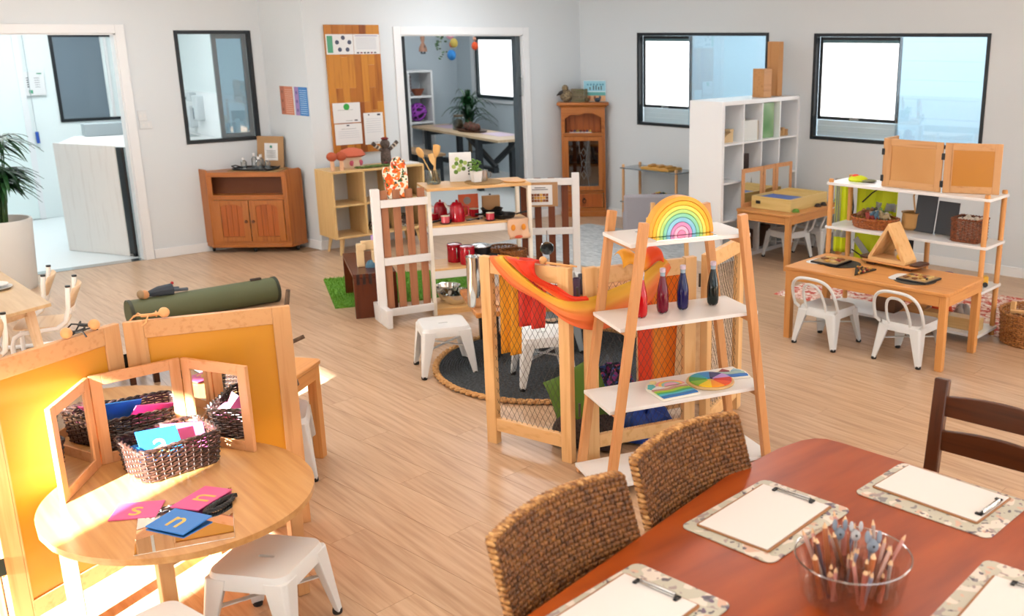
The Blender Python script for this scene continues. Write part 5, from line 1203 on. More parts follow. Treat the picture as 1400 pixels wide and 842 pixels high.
for k in range(6): MB().box(0.03 + 0.037 * k, -0.0268, 0.972, 0.055 + 0.037 * k, -0.0261, 0.985).out('logo', flat('logo%d' % (k % 3), ['#2a2a38', '#7a2a4a', '#3a3a3a'][k % 3], 0.6), n2)
n3 = sheet_on('white notice with a green dot on the notice board', -0.27, 0.305, 0.02, 0.50)
MB().lathe([(0, 0), (0.032, 0), (0.032, 0.001), (0, 0.001)], 22).move((-0.125, -0.0261, 0.46), 0, 90).out('green_dot', flat('leaf_green', '#2f9a3e', 0.6), n3); ln(n3, -0.22, 0.43, -0.06, h=.0025); ln(n3, -0.14, 0.325, -0.07); MB().box(-0.05, -0.0268, 0.32, -0.015, -0.0261, 0.332).out('logo', ink, n3)
n4 = sheet_on('plain white notice below the green dot notice', -0.265, 0.09, 0.022, 0.295); MB().box(-0.14, -0.0268, 0.272, -0.11, -0.0261, 0.284).out('logo', ink, n4); ln(n4, -0.20, 0.245, -0.04, h=.0025)
for k in range(4): ln(n4, -0.23, 0.22 - 0.02 * k, -0.01, flat('grey_line', '#aab0bb', 0.6), 0.003)
n5 = sheet_on('white notice at lower right of the notice board', 0.05, 0.075, 0.262, 0.39); MB().box(0.10, -0.0268, 0.365, 0.115, -0.0261, 0.378).out('logo', ink, n5); MB().box(0.20, -0.0268, 0.36, 0.235, -0.0261, 0.378).out('logo', ink, n5)
for k in range(7): ln(n5, 0.075, 0.33 - 0.022 * k, 0.235, flat('grey_line', '#aab0bb', 0.6), 0.003)
ln(n5, 0.13, 0.092, 0.23)
# posters on the pillar side
for k, (u, lab, c1, c2) in enumerate(((0.245, 'terracotta poster at left on the white pillar', '#c98266', '#b06c56'), (0.49, 'blue poster at right on the white pillar', '#3d7fc0', '#9a7fb4'))):
    t = thing('poster', lab, 'poster', (-10.125 + u * cos(R(9.8)), 4.06 + u * sin(R(9.8)), 1.325), 9.8, 'pillar posters')
    MB().box(0, -0.003, 0, 0.215, -0.001, 0.275).out('sheet', flat('poster%d' % k, c1, 0.6), t); MB().box(0.0, -0.0036, 0, 0.07, -0.0031, 0.275).out('side_band', flat('poster%db' % k, c2, 0.6), t)
    for j in range(3): MB().lathe([(0, 0), (0.016, 0), (0.016, 0.0006), (0, 0.0006)], 12).move((0.035, -0.0036, 0.05 + 0.085 * j), 0, 90).out('printed_icon', flat('icon%d' % k, ['#8f5b48', '#6c5e92'][k], 0.6), t)
    for j in range(12): MB().box(0.085, -0.0036, 0.02 + 0.02 * j, 0.20, -0.0031, 0.025 + 0.02 * j).out('text_line', flat('poster_text%d' % k, ['#e0b7a4', '#b9d6ee'][k], 0.6), t)
# switches on the left wall
for k, (y, z, w_, h) in enumerate(((2.865, 1.36, 0.075, 0.095), (2.885, 1.275, 0.11, 0.07))):
    t = thing('wall_switch', ['upper', 'lower'][k] + ' white wall switch plate beside the left doorway', 'switch', (-10.125, y, z), 90); MB().box(-w_ / 2, -0.010, -h / 2, w_ / 2, -0.001, h / 2).out('plate', flat('switch_plate', '#d6d9db', 0.4), t, bev=0.002)
    for q in (-1, 1): MB().box(q * w_ * 0.22 - 0.008, -0.013, -0.014, q * w_ * 0.22 + 0.008, -0.0101, 0.014).out('rocker', paper, t)
# ================================================================ cabinets and shelves round the walls
rp = redpine
t = thing('corner_cabinet', 'orange pine corner cabinet on castors under the servery window', 'cabinet', (-9.74, 3.62, 0), 51.3)
# local: x along the front, y to the corner
FW = 0.37; ZB, ZT = 0.075, 0.80
plan = [(-FW, 0), (FW, 0), (FW + 0.10, 0.20), (0.10, 0.56), (-0.03, 0.56), (-FW - 0.13, 0.14)]
MB().poly([(x * 1.03, y - 0.012 if y < .1 else y) for x, y in plan], 0.055, ZB + 0.012).out('plinth_board', rp('x'), t, bev=0.006)
MB().poly([(x * 0.985, y + 0.004) for x, y in plan], ZT - 0.02, ZT).out('top_board', rp('x'), t, bev=0.003)
MB().poly([(x * 0.97, y + 0.006) for x, y in plan], 0.555, 0.575).out('shelf_board', rp('x'), t)
for s, q in ((-1, (-FW - 0.13, 0.14)), (1, (FW + 0.10, 0.20))):
    a = V((s * FW, 0, 0)); b_ = V((*q, 0)); d = b_ - a; L = d.length; rz = math.degrees(math.atan2(d.y, d.x)); k = 0.02
    pts = [(0, ZB), (L, ZB), (L, 0.80), (L - 0.03, 0.822), (0.035, 0.822), (0.008, 0.81), (0, 0.785)]
    MB().upright(pts, -0.011, 0.011).move(a, rz).out('side_panel', rp('z'), t, bev=0.004)
MB().box(-FW, 0.0, 0.755, FW, 0.02, ZT - 0.001).out('front_rail', rp('x'), t); MB().box(-FW, 0.0, 0.53, FW, 0.02, 0.556).out('front_rail', rp('x'), t); MB().box(-FW, 0.0, ZB + 0.012, FW, 0.02, 0.115).out('front_rail', rp('x'), t)
for s in (-1, 1): MB().box(s * FW - (0.035 if s > 0 else 0), 0.0, 0.115, s * FW + (0.035 if s < 0 else 0), 0.02, 0.755).out('front_stile', rp('z'), t)
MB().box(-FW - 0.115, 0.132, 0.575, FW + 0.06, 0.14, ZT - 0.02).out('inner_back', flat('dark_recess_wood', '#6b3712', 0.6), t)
for s in (-1, 1):
    x0, x1 = (-0.333, -0.004) if s < 0 else (0.004, 0.333)
    dr = MB().box(x0, -0.016, 0.118, x0 + 0.06, -0.0005, 0.527).box(x1 - 0.06, -0.016, 0.118, x1, -0.0005, 0.527).box(x0 + 0.06, -0.016, 0.118, x1 - 0.06, -0.0005, 0.165)
    cx = (x0 + x1) / 2; hw_ = (x1 - x0) / 2 - 0.06; arch = [(x0 + 0.06, 0.527), (x0 + 0.06, 0.45)] + [(cx - hw_ * cos(pi * k / 10), 0.45 + 0.035 * sin(pi * k / 10)) for k in range(11)] + [(x1 - 0.06, 0.527)]
    dr.upright(arch, -0.016, -0.0005); d_ = dr.out('door', rp('z'), t, bev=0.002)
    for k in range(4): MB().box(x0 + 0.061 + k * (hw_ * 2 / 4), -0.009, 0.166, x0 + 0.059 + (k + 1) * (hw_ * 2 / 4), -0.001, 0.484).out('tongue_board', wood('knotty_pine', '#a9581f', '#7f3b12', 'z'), d_, bev=0.001)
    kx = -0.035 if s < 0 else 0.035; MB().lathe([(0, 0), (0.007, 0), (0.008, 0.01), (0.016, 0.016), (0.014, 0.026), (0, 0.03)], 14).move((kx, -0.016, 0.32), 0, 90).out('door_knob', flat('dark_knob', '#5b2f12', 0.3), d_)
for x, y in ((-0.42, 0.10), (0.0, 0.05), (0.40, 0.12), (0.03, 0.45)):
    MB().lathe([(0, -0.012), (0.024, -0.012), (0.027, 0), (0.024, 0.012), (0, 0.012)], 16).move((x, y, 0.027), 30, 0, 90).cbox((x, y, 0.05), (0.03, 0.03, 0.012)).out('castor', blackplastic, t, kind='stuff')
CM = MT(-9.74, 3.62, 0, 51.3)
t = thing('serving_tray', 'black tray with looped handles on the pine corner cabinet', 'tray', on(CM, 0.05, 0.17, 0.808), 40)
MB().poly(rrect(0.40, 0.24, 0.05), 0, 0.006).out('base', blackplastic, t); MB().tube([(x, y, 0.012) for x, y in rrect(0.40, 0.24, 0.05)], 0.007, 7, closed=True).out('raised_rim', blackplastic, t)
for s in (-1, 1): MB().tube([(s * 0.19, -0.05, 0.014), (s * 0.235, -0.035, 0.03), (s * 0.235, 0.035, 0.03), (s * 0.19, 0.05, 0.014)], 0.006, 7).out('loop_handle', blackplastic, t)
o = MB().poly(rrect(0.50, 0.30, 0.02), 0, 0.005).out('woven_mat', seag, loc=on(CM, 0.07, 0.17, 0.801)); o.rotation_euler = (0, 0, R(43)); tag(o, 'woven mat under the black tray on the corner cabinet', 'mat')
CMt = Matrix.Translation(on(CM, 0.05, 0.17, 0)) @ Matrix.Rotation(R(40), 4, 'Z')
for k, (x, y, h, lab) in enumerate(((-0.10, -0.04, 0.11, 'leftmost clear plastic bottle on the black tray'), (-0.02, 0.02, 0.15, 'tall clear bottle at the middle of the black tray'), (0.05, -0.03, 0.12, 'clear bottle right of the tallest on the tray'), (0.11, 0.03, 0.10, 'short clear bottle at right end of the tray'), (0.02, 0.07, 0.13, 'clear bottle at rear of the black tray'))):
    t = thing('pump_bottle', lab, 'bottle', on(CMt, x, y, 0.815), 0, 'clear bottles on the tray'); MB().lathe([(0, 0), (0.026, 0), (0.028, 0.01), (0.028, h * 0.62), (0.012, h * 0.78), (0.012, h * 0.82)], 18).out('body', glass('frosty_plastic', '#dde4e6', 0.22, 0.15), t); MB().lathe([(0.014, h * 0.8), (0.014, h), (0, h)], 14).out('cap', lacq, t)
t = thing('clip_sign', 'brown board with white sheet leaning behind the tray', 'sign', on(CM, 0.13, 0.36, 0.801), 40)
MB().box(-0.13, -0.006, 0, 0.15, 0.006, 0.31).move((0, 0, 0), 0, -8).out('board', flat('kraft_board', '#a78158', 0.7), t); MB().box(-0.05, -0.008, 0.07, 0.09, -0.0062, 0.24).move((0, 0, 0), 0, -8).out('sheet', paper, t)
MB().lathe([(0, 0), (0.014, 0), (0.014, 0.001), (0, 0.001)], 14).move((0.02, 0.019, 0.205), 0, 82).out('green_logo', flat('teal_logo', '#4f8f7a', 0.6), t)
for k in range(5): MB().box(-0.03, -0.0092, 0.10 + 0.016 * k, 0.07, -0.0085, 0.104 + 0.016 * k).move((0, 0, 0), 0, -8).out('text_line', ink, t)
# glazed pine cabinet in the far corner
t = thing('glazed_cabinet', 'tall orange pine cabinet with a leadlight glass door', 'cabinet', (-9.10, 7.325, 0), 50)
hw = 0.255; dp = 0.30
for s in (-1, 1): MB().box(s * hw - (0.022 if s > 0 else 0), 0.0, 0.06, s * hw + (0.022 if s < 0 else 0), dp * 0.55, 1.30).out('side_panel', rp('z'), t, bev=0.002)
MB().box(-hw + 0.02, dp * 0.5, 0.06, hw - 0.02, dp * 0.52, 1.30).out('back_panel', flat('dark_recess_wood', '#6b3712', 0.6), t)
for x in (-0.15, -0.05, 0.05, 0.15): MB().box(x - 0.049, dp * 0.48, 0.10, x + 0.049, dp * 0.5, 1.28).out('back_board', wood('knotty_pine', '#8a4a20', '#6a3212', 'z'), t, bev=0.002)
MB().box(-hw - 0.045, -0.04, 1.30, hw + 0.045, dp * 0.6, 1.335).box(-hw - 0.02, -0.02, 1.28, hw + 0.02, dp * 0.55, 1.30).out('cornice', rp('x'), t, bev=0.008)
pts = [(-hw, 1.28), (-hw, 0.985), (-hw + 0.045, 0.985), (-hw + 0.045, 1.15), (-0.14, 1.195), (-0.06, 1.185), (0.04, 1.215), (0.12, 1.21), (hw - 0.045, 1.16), (hw - 0.045, 0.985), (hw, 0.985), (hw, 1.28)]
MB().upright(pts, -0.012, 0.008).out('arched_valance', rp('x'), t, bev=0.003)
for z, zz in ((0.95, 0.985), (0.285, 0.31), (0.06, 0.105)): MB().box(-hw, -0.012, z, hw, 0.008, zz).out('front_rail', rp('x'), t)
for z in (0.965, 0.62, 0.29): MB().box(-hw + 0.022, 0.008, z, hw - 0.022, dp * 0.48, z + 0.015).out('inner_shelf', rp('x'), t)
MB().box(-hw - 0.02, -0.025, 0.0, hw + 0.02, dp * 0.55, 0.06).out('plinth', rp('x'), t, bev=0.005)
d_ = MB().frame(-hw + 0.03, 0.315, hw - 0.03, 0.945, 0.05, -0.026, -0.0125).out('door', rp('z'), t, bev=0.003)
for s in (-1, 1): MB().box(s * hw - (0.03 if s > 0 else 0), -0.012, 0.31, s * hw + (0.03 if s < 0 else 0), 0.008, 0.95).out('front_stile', rp('z'), t)
MB().box(-hw + 0.08, -0.021, 0.365, hw - 0.08, -0.017, 0.895).out('glass_pane', glass('cabinet_glass', '#b9b4ac', 0.10, 0.02), d_)
ld = MB()
for z in (0.50, 0.63, 0.76): ld.tube([(0, -0.022, z - 0.05), (0.028, -0.022, z), (0, -0.022, z + 0.05), (-0.028, -0.022, z)], 0.0025, 5, closed=True)
for x in (-0.06, 0.06): ld.tube([(x, -0.022, 0.365), (x * 0.4, -0.022, 0.63), (x, -0.022, 0.895)], 0.0018, 5)
ld.out('leadlight', flat('lead_grey', '#9aa0a3', 0.3, 0.9), d_, kind='stuff')
d_ = MB().box(-hw + 0.03, -0.024, 0.11, hw - 0.03, -0.0125, 0.28).out('drawer', rp('x'), t, bev=0.003)
for k in range(8): MB().box(-0.21 + 0.0525 * k + 0.001, -0.028, 0.12, -0.21 + 0.0525 * (k + 1) - 0.001, -0.0241, 0.27).out('drawer_board', wood('knotty_pine', '#a9581f', '#7f3b12', 'z'), d_, bev=0.001)
MB().tube([(0.0 + 0.02 * cos(a), -0.034, 0.19 + 0.022 * sin(a)) for a in [2 * pi * i / 16 for i in range(16)]], 0.004, 6, closed=True).box(-0.012, -0.034, 0.205, 0.012, -0.028, 0.225).out('ring_pull', flat('black_iron', '#1c1714', 0.5, 0.5), d_, kind='stuff')
GM = MT(-9.10, 7.325, 0, 50)
t = thing('woven_bird', 'woven grass bird with dark beak on top of the tall cabinet', 'ornament', on(GM, -0.19, 0.04, 1.336), 50)
wv = noisy('grass_weave', ['#3a2f26', '#7a6a52', '#a08c68'], (60, 60, 60), 0.9, 3, .6); MB().ball((0, 0, 0.075), 0.075, 16, 10, (1.0, 0.8, 1)).ball((-0.01, -0.02, 0.16), 0.038, 12, 8).out('body', wv, t); MB().tube([(-0.03, -0.02, 0.11), (-0.07, -0.02, 0.10), (-0.11, -0.02, 0.075)], [0.03, 0.022, 0.004], 10).out('beak', flat('dark_beak', '#29211d', 0.6), t)
basket('string_basket', 'striped string basket with sticks on the tall cabinet', on(GM, -0.04, 0.05, 1.336), 50, oval_outline(0.09, 0.07), 0.135, 11, noisy('string_stripe', ['#5a4a3a', '#8d7f66', '#6f7350'], (3, 3, 60), 0.9, 2), [(0.09 * cos(2 * pi * i / 20), 0.07 * sin(2 * pi * i / 20)) for i in range(20)], ns=22)
t = thing('picture_book', 'pale blue picture book standing on the tall cabinet', 'book', on(GM, 0.14, 0.10, 1.336), 50)
MB().box(-0.13, -0.008, 0, 0.13, 0.008, 0.24).out('cover', flat('pale_cover', '#cfe4ea', 0.5), t, bev=0.002); MB().box(-0.125, -0.0092, 0.07, 0.125, -0.0082, 0.11).out('teal_band', flat('teal_band', '#5fa9a6', 0.5), t); MB().box(-0.125, -0.0092, 0.12, 0.125, -0.0082, 0.235).out('sky_band', flat('sky_band', '#8ec5d6', 0.5), t)
MB().box(-0.125, -0.0092, 0.005, 0.125, -0.0082, 0.07).out('sand_band', flat('sand_band', '#d8a77c', 0.5), t); [MB().box(x, -0.0096, 0.135, x + 0.012, -0.0091, 0.135 + h).out('printed_mark', ink, t) for x, h in ((-0.06, 0.03), (-0.02, 0.045), (0.01, 0.05), (0.04, 0.035), (0.07, 0.045))]
[MB().box(x, -0.0096, 0.185, x + 0.02, -0.0091, 0.205).out('printed_mark', flat('teal_ink', '#4f8fa8', 0.6), t) for x in (-0.09, -0.055, -0.02, 0.02, 0.055, 0.085)]
for k, (x, c) in enumerate(((-0.06, '#b5653c'), (0.0, '#8a4a2c'), (0.06, '#3d5560'))): MB().ball((x, -0.009, 0.045), 0.018, 10, 6, (0.8, 0.1, 1.3)).out('printed_figure', flat('fig%d' % k, c, 0.6), t)
for k, (x, c, lab) in enumerate(((0.05, '#5e4a30', 'brown seed pod lying before the picture book'), (0.17, '#34424f', 'dark blue stone lying before the picture book'))):
    o = MB().ball((0, 0, 0.026), 0.032, 12, 8, (1.3, 0.9, 0.8)).out('pebble', flat('pebble%d' % k, c, 0.7), loc=on(GM, x, -0.0, 1.336)); tag(o, lab, 'pebble')
t = thing('toy_row', 'white tray of small coloured toys in the cabinet arch', 'toys', on(GM, -0.03, 0.07, 0.981), 50); MB().box(-0.13, -0.04, 0, 0.13, 0.04, 0.008).out('tray', lacq, t)
for k in range(7): MB().ball((-0.11 + 0.037 * k, 0, 0.02), 0.014, 8, 6).out('toy_figure', flat('row%d' % (k % 4), ['#7c2a24', '#3c3a5a', '#b09a40', '#5b3a2a'][k % 4], 0.5), t)
# grey ottoman back and grey rug
felt = flat('grey_felt', '#a49fa4', 0.95, bump=.2, bscale=600)
t = thing('grey_armchair', 'low grey felt armchair seen from behind on the grey rug', 'armchair', (-7.62, 7.06, 0), 52)
MB().poly(rrect(0.62, 0.12, 0.04, 4, 0, -0.06), 0.05, 0.47).out('backrest', felt, t, bev=0.02); MB().poly(rrect(0.62, 0.20, 0.04, 4, 0, 0.11), 0.05, 0.26).out('seat_block', felt, t, bev=0.02)
for x in (-0.25, 0.25):
    for y in (-0.06, 0.16): MB().box(x - 0.02, y - 0.02, 0.008, x + 0.02, y + 0.02, 0.05).out('leg', pine('z'), t)
grug = noisy('grey_rug', ['#8f9396', '#b4b7b8', '#c9cbca'], (14, 60, 14), 0.95, 4, .5)
t = thing('grey_rug', 'mottled grey woven rug on the floor by the armchair', 'rug', (-7.55, 6.45, 0), 7.5); MB().box(-1.05, -0.85, 0, 1.0, 0.75, 0.008).out('pile', grug, t)
# toy cradle / easel end seen behind the ladder
t = thing('timber_stand', 'small pale timber stand behind the ladder shelf top', 'stand', (-6.55, 6.05, 0), 60)
for x in (0, 0.34): MB().bar((x, 0, 0.008), (x * 0.9 + 0.015, 0, 0.62), 0.04, 0.03, (0, 1, 0)).out('upright', pine('z'), t, bev=0.003)
MB().box(0.0, -0.012, 0.30, 0.34, 0.012, 0.34).out('rail', pine('x'), t); MB().box(-0.02, -0.14, 0.44, 0.36, 0.14, 0.46).out('tray', pine('x'), t, bev=0.003)
# smoked glass two-tier shelf by the wall
t = thing('glass_shelf', 'low two-tier smoked glass shelf with timber posts', 'shelf', (-8.05, 7.52, 0), 7.5)
smk = glass('smoked_glass', '#7f8b92', 0.2)
for z in (0.64, 0.26): MB().box(-0.40, -0.17, z, 0.42, 0.17, z + 0.012).out('glass_board', flat('grey_glass_board', '#6c777d', 0.12, spec=.6), t, bev=0.002)
for x in (-0.37, 0.39):
    for y in (-0.145, 0.145): MB().lathe([(0, 0), (0.016, 0), (0.016, 0.68), (0.012, 0.685), (0, 0.685)], 12, (x, y, 0)).out('post', beech('z'), t)
SM = MT(-8.05, 7.52, 0, 7.5)
t = thing('peg_puzzle', 'honey wooden peg puzzle on the smoked glass shelf', 'puzzle', on(SM, 0.08, -0.02, 0.653), 7)
hon = flat('honey_wood', '#cf9a48', 0.5); MB().box(-0.20, -0.12, 0, 0.20, 0.12, 0.025).out('tray', hon, t, bev=0.003)
for k in range(6): MB().cbox((-0.15 + 0.06 * k, 0.02 * (-1) ** k, 0.035), (0.045, 0.12, 0.018), 15 * (-1) ** k).out('piece', flat('dark_honey', '#b07f30', 0.5), t)
o = MB().lathe([(0, 0), (0.16, 0), (0.17, 0.008), (0, 0.01)], 30).out('round_tray', blackplastic, loc=on(SM, 0.06, -0.02, 0.273)); tag(o, 'round black tray under the fruit bowl', 'tray')
t = thing('fruit_bowl', 'cream bowl of toy fruit on the round black tray', 'bowl', on(SM, 0.06, -0.02, 0.284)); MB().lathe([(0, 0), (0.085, 0), (0.115, 0.08), (0.109, 0.08), (0.08, 0.006), (0, 0.006)], 30).out('bowl', flat('cream_bowl', '#cfc3a0', 0.4), t)
for k in range(14):
    a = k * 2.4; r = 0.085 * math.sqrt((k + 0.5) / 14); c, n_ = [('#2a2440', 'dark purple'), ('#d9b52c', 'yellow'), ('#7a1f28', 'dark red'), ('#2f4a24', 'dark green'), ('#c9a437', 'golden')][k % 5]
    SEEN = globals().setdefault('SEEN', set())
    o = MB().ball((0, 0, 0), 0.024, 12, 8).out('toy_fruit', flat('fruit%d' % (k % 5), c, 0.45), loc=on(SM, 0.06 + r * cos(a), -0.02 + r * sin(a), 0.284 + 0.095 - 0.25 * r + 0.006 * (k % 2))); tag(o, f'{n_} toy fruit in the cream bowl, ' + ['at its right', 'at its back right', 'at its back', 'at its left', 'at its front'][int((a % (2 * pi)) / (2 * pi / 5))] + (' near the middle' if r < 0.055 else ' by the rim'), 'fruit', 'toy fruit in the cream bowl')
    if o['label'] in SEEN: o['label'] = 'smaller ' + o['label']; o.scale = (0.8, 0.8, 0.8)
    SEEN.add(o['label'])
# white cube bookcase
t = thing('cube_bookcase', 'tall white cube bookcase standing out from the window wall', 'bookcase', (-6.52, 7.28, 0), 97)
w, d, h = 1.305, 0.38, 1.505; wl = flat('white_laminate', '#eceef0', 0.4); ot = 0.038
MB().box(-w / 2, -d / 2, h - ot, w / 2, d / 2, h).out('top_panel', wl, t, bev=0.002); MB().box(-w / 2, -d / 2, 0, w / 2, d / 2, ot).out('bottom_panel', wl, t)
for s in (-1, 1): MB().box(s * w / 2 - (ot if s > 0 else 0), -d / 2, ot, s * w / 2 + (ot if s < 0 else 0), d / 2, h - ot).out('side_panel', wl, t, bev=0.001)
cw = (w - 2 * ot) / 4; ch = (h - 2 * ot) / 4
for k in range(1, 4): MB().box(-w / 2 + ot + cw * k - 0.008, -d / 2 + 0.004, ot, -w / 2 + ot + cw * k + 0.008, d / 2, h - ot).out('divider', wl, t)
for k in range(1, 4): MB().box(-w / 2 + ot, -d / 2 + 0.002, ot + ch * k - 0.008, w / 2 - ot, d / 2 - 0.001, ot + ch * k + 0.008).out('shelf_board', wl, t)
MB().box(-w / 2 + ot, d / 2 - 0.008, ot, w / 2 - ot, d / 2 - 0.002, h - ot).out('back_panel', flat('back_board', '#d5dadd', 0.5), t)
QM = MT(-6.52, 7.28, 0, 97)
cell = lambda i, j: (-w / 2 + ot + cw * (i + 0.5), ot + ch * j + 0.009)
def putQ(name, label, cat, i, j, ly=0.0, rz=0): x, z = cell(i, j); return thing(name, label, cat, on(QM, x, ly, z), 97 + rz)
q = putQ('wooden_ramp', 'small wooden toy ramp in the first top cube of bookcase', 'toy', 0, 3, -0.08); MB().upright([(-0.10, 0), (0.09, 0), (0.09, 0.10), (0.06, 0.10), (-0.09, 0.02)], -0.03, 0.03).out('ramp', flat('pale_toy_wood', '#d9b98a', 0.5), q); MB().box(0.03, -0.035, 0.10, 0.09, 0.035, 0.12).out('cap', flat('pale_toy_wood', '#d9b98a', 0.5), q)
q = putQ('white_box', 'white box in second top cube of the bookcase', 'box', 1, 3, -0.06); MB().box(-0.13, -0.10, 0, 0.11, 0.10, 0.19).out('carton', flat('box_white', '#dfe2df', 0.6), q); MB().box(0.112, -0.10, 0, 0.124, 0.10, 0.18).out('end_board', flat('box_tan', '#c9b9a0', 0.6), q)
q = putQ('coloured_sheet', 'translucent green panel in the third top cube of bookcase', 'panel', 2, 3, -0.12); MB().box(-0.135, -0.004, 0, 0.135, 0.004, 0.335).out('sheet', noisy('green_sheet', ['#5f8f5a', '#9bbf92', '#c4d6be'], (3, 3, 3), 0.3, 1), q)
q = putQ('toy_blocks', 'little wooden blocks in the last top cube of bookcase', 'toy', 3, 3, -0.12); 
for x, hh in ((-0.06, 0.05), (-0.01, 0.08), (0.05, 0.06)): MB().lathe([(0, 0), (0.025, 0), (0.025, hh), (0, hh)], 14, (x, 0, 0)).out('block', flat('tan_toy', '#b98f5c', 0.5), q)
q = putQ('dark_box', 'tall dark brown box in the second-row cube of bookcase', 'box', 1, 2, -0.10); MB().box(-0.125, -0.06, 0, -0.02, 0.06, 0.24).out('carton', flat('dark_carton', '#2a1a18', 0.5), q)
q = putQ('pink_panel', 'pale pink panel beside the dark box in bookcase', 'panel', 1, 2, 0.12); MB().box(-0.13, -0.004, 0, 0.13, 0.004, 0.33).out('sheet', flat('pale_pink', '#dcc3bb', 0.5), q)
for i, lab in ((1, 'dark storage basket in the lower second cube of bookcase'), (2, 'dark storage basket in the lower third cube of bookcase')):
    q = putQ('storage_basket', lab, 'basket', i, 0, -0.02); MB().frame(-0.12, 0, 0.12, 0.2, 0.12, -0.12, 0.12).out('basket_body', flat('brown_weave', '#5b4030', 0.9, bump=.5, bscale=300), q, bev=0.01)
for lab, x, y, w_, h_, c in (('shorter hollow wooden block on top of the white bookcase', 0.16, -0.06, 0.135, 0.27, 'x'), ('taller slim wooden block on top of the white bookcase', 0.42, -0.03, 0.085, 0.52, 'z')):
    o = MB().box(-w_ / 2, -0.065, 0, w_ / 2, 0.065, h_).out('wooden_box', wood('ply_orange', '#c08a55', '#a8713d', c), bev=0.002, loc=on(QM, x, y, h + 0.001)); o.rotation_euler = (0, 0, R(97)); tag(o, lab, 'box')
# ---- sand tray table
NM = MT(-5.985, 7.36, 0, 7.5)
t = thing('sand_tray', 'shallow pine tray with a blue base on the low table', 'tray', on(NM, 0.0, -0.04, 0.521), 7.5)
tw, td, th_ = 0.43, 0.66, 0.115; pn = lambda a: wood('tray_pine', '#dcc07e', '#c9a862', a)
for q in ((-tw / 2, -td / 2, tw / 2, -td / 2 + 0.018), (-tw / 2, td / 2 - 0.018, tw / 2, td / 2)): MB().box(q[0], q[1], 0, q[2], q[3], th_).out('tray_side', pn('x'), t, bev=0.002)
for q in ((-tw / 2, tw / -2 + 0.018), (tw / 2 - 0.018, tw / 2)): MB().box(q[0], -td / 2 + 0.018, 0, q[1], td / 2 - 0.018, th_).out('tray_side', pn('y'), t, bev=0.002)
MB().box(-tw / 2 + 0.018, -td / 2 + 0.018, th_ - 0.045, tw / 2 - 0.018, 0.0, th_ - 0.02).out('blue_base', flat('bright_blue', '#1c5fb8', 0.4), t); MB().box(-tw / 2 + 0.018, 0.0, th_ - 0.03, tw / 2 - 0.018, td / 2 - 0.018, th_ - 0.012).out('sand_boards', pn('x'), t)
for k in range(4): MB().box(-tw / 2 + 0.02, 0.02 + 0.075 * k, th_ - 0.012, tw / 2 - 0.02, 0.035 + 0.075 * k, th_ + 0.004).out('slat', pn('x'), t)
MB().box(-tw / 2 + 0.05, -td / 2 - 0.002, 0.045, -tw / 2 + 0.10, -td / 2 + 0.002, 0.075).out('grip_hole', blackplastic, t)
def NP(x, y): q = on(NM, x, y, 0); return (q.x, q.y)
triple_mirror('triple_mirror', 'three-panel wooden mirror standing behind the sand tray', [NP(-0.285, -0.44), NP(-0.275, -0.10), NP(-0.285, 0.13), NP(-0.26, 0.40)], 0.521, 0.36, fw=0.04, th=0.016)
lg = flat('toy_leaf_green', '#2f6b33', 0.6)
t = thing('toy_tree', 'tiny toy pine trees at far end of the sand tray table', 'toy', on(NM, 0.22, 0.36, 0.521))
for k, (x, y, hh) in enumerate(((0, 0, 0.17), (0.03, 0.05, 0.08), (0.0, 0.09, 0.06))): MB().lathe([(0, 0), (0.006, 0), (0.006, 0.02), (0.024 if k else 0.01, 0.02), (0, hh)], 10, (x, y, 0)).out('tree', lg if k else flat('dark_tree', '#3c3a20', 0.7), t)
t = thing('toy_mat', 'pale green play mat at far end of the sand tray table', 'mat', on(NM, 0.20, 0.44, 0.521), 20); MB().box(-0.09, -0.04, 0, 0.09, 0.04, 0.006).out('mat', flat('pale_mat', '#c9d8c4', 0.8), t)
for k, (x, y, c, lab) in enumerate(((0.25, -0.33, '#5f8a2c', 'green toy leaf near the front corner of the sand tray'), (0.25, 0.06, '#3b2a20', 'dark toy animal beside the sand tray'), (0.25, 0.16, '#2d2420', 'second dark toy animal beside the sand tray'))):
    heap('toy_animal', lab, 'toy', on(NM, x, y, 0.521), 0.03, 0.018, 0.03, flat('toy%d' % k, c, 0.6), 30 + k, 40)
# ================================================================ right side: white shelf, its things, low table trays
WM = MT(-3.938, 6.229, 0, 6.9); WA = 6.9
t = thing('white_shelf', 'long white shelf on round timber posts behind the low table', 'shelf', (-3.938, 6.229, 0), WA)
for z in (1.03, 0.70, 0.39, 0.075): MB().poly(rrect(1.26, 0.34, 0.012, 3), z - 0.02, z).out('shelf_board', lacq, t, bev=0.002)
for x in (-0.60, 0.06, 0.60):
    for y in (-0.15, 0.15):
        if x == 0.06 and y < 0: continue
        MB().lathe([(0, 0), (0.019, 0), (0.019, 1.05), (0.015, 1.055), (0, 1.055)], 14, (x, y, 0)).out('post', beechy('z'), t)
def putW(name, label, cat, x, y, z, rz=0, group=None): return thing(name, label, cat, on(WM, x, y, z), WA + rz, group)
# folding screen standing on the shelf
t = putW('folding_screen', 'small three-panel wooden screen standing on the white shelf', 'screen', 0, 0, 1.031)
pnk = noisy('pale_honey', ['#c08a4e', '#cf9c60'], (2, 60, 2), 0.4, 2)
ps = [(-0.235, 0.16), (-0.215, -0.09), (0.245, -0.10), (0.60, 0.06)]
for i, (p, q) in enumerate(zip(ps, ps[1:])):
    d = V(q) - V(p); u = d.normalized() * 0.006
    screen_panel(t, tuple(V(p) + u), tuple(V(q) - u), 0.0, 0.345, fw=0.05, th=0.018, inset=pnk if i == 1 else flat('amber_panel', '#b97a22', 0.4))
for (x, y) in ps[1:-1]:
    for z in (0.06, 0.25): MB().cbox((x, y - 0.006, z), (0.022, 0.016, 0.045)).out('hinge', blackplastic, t, bev=0.002)
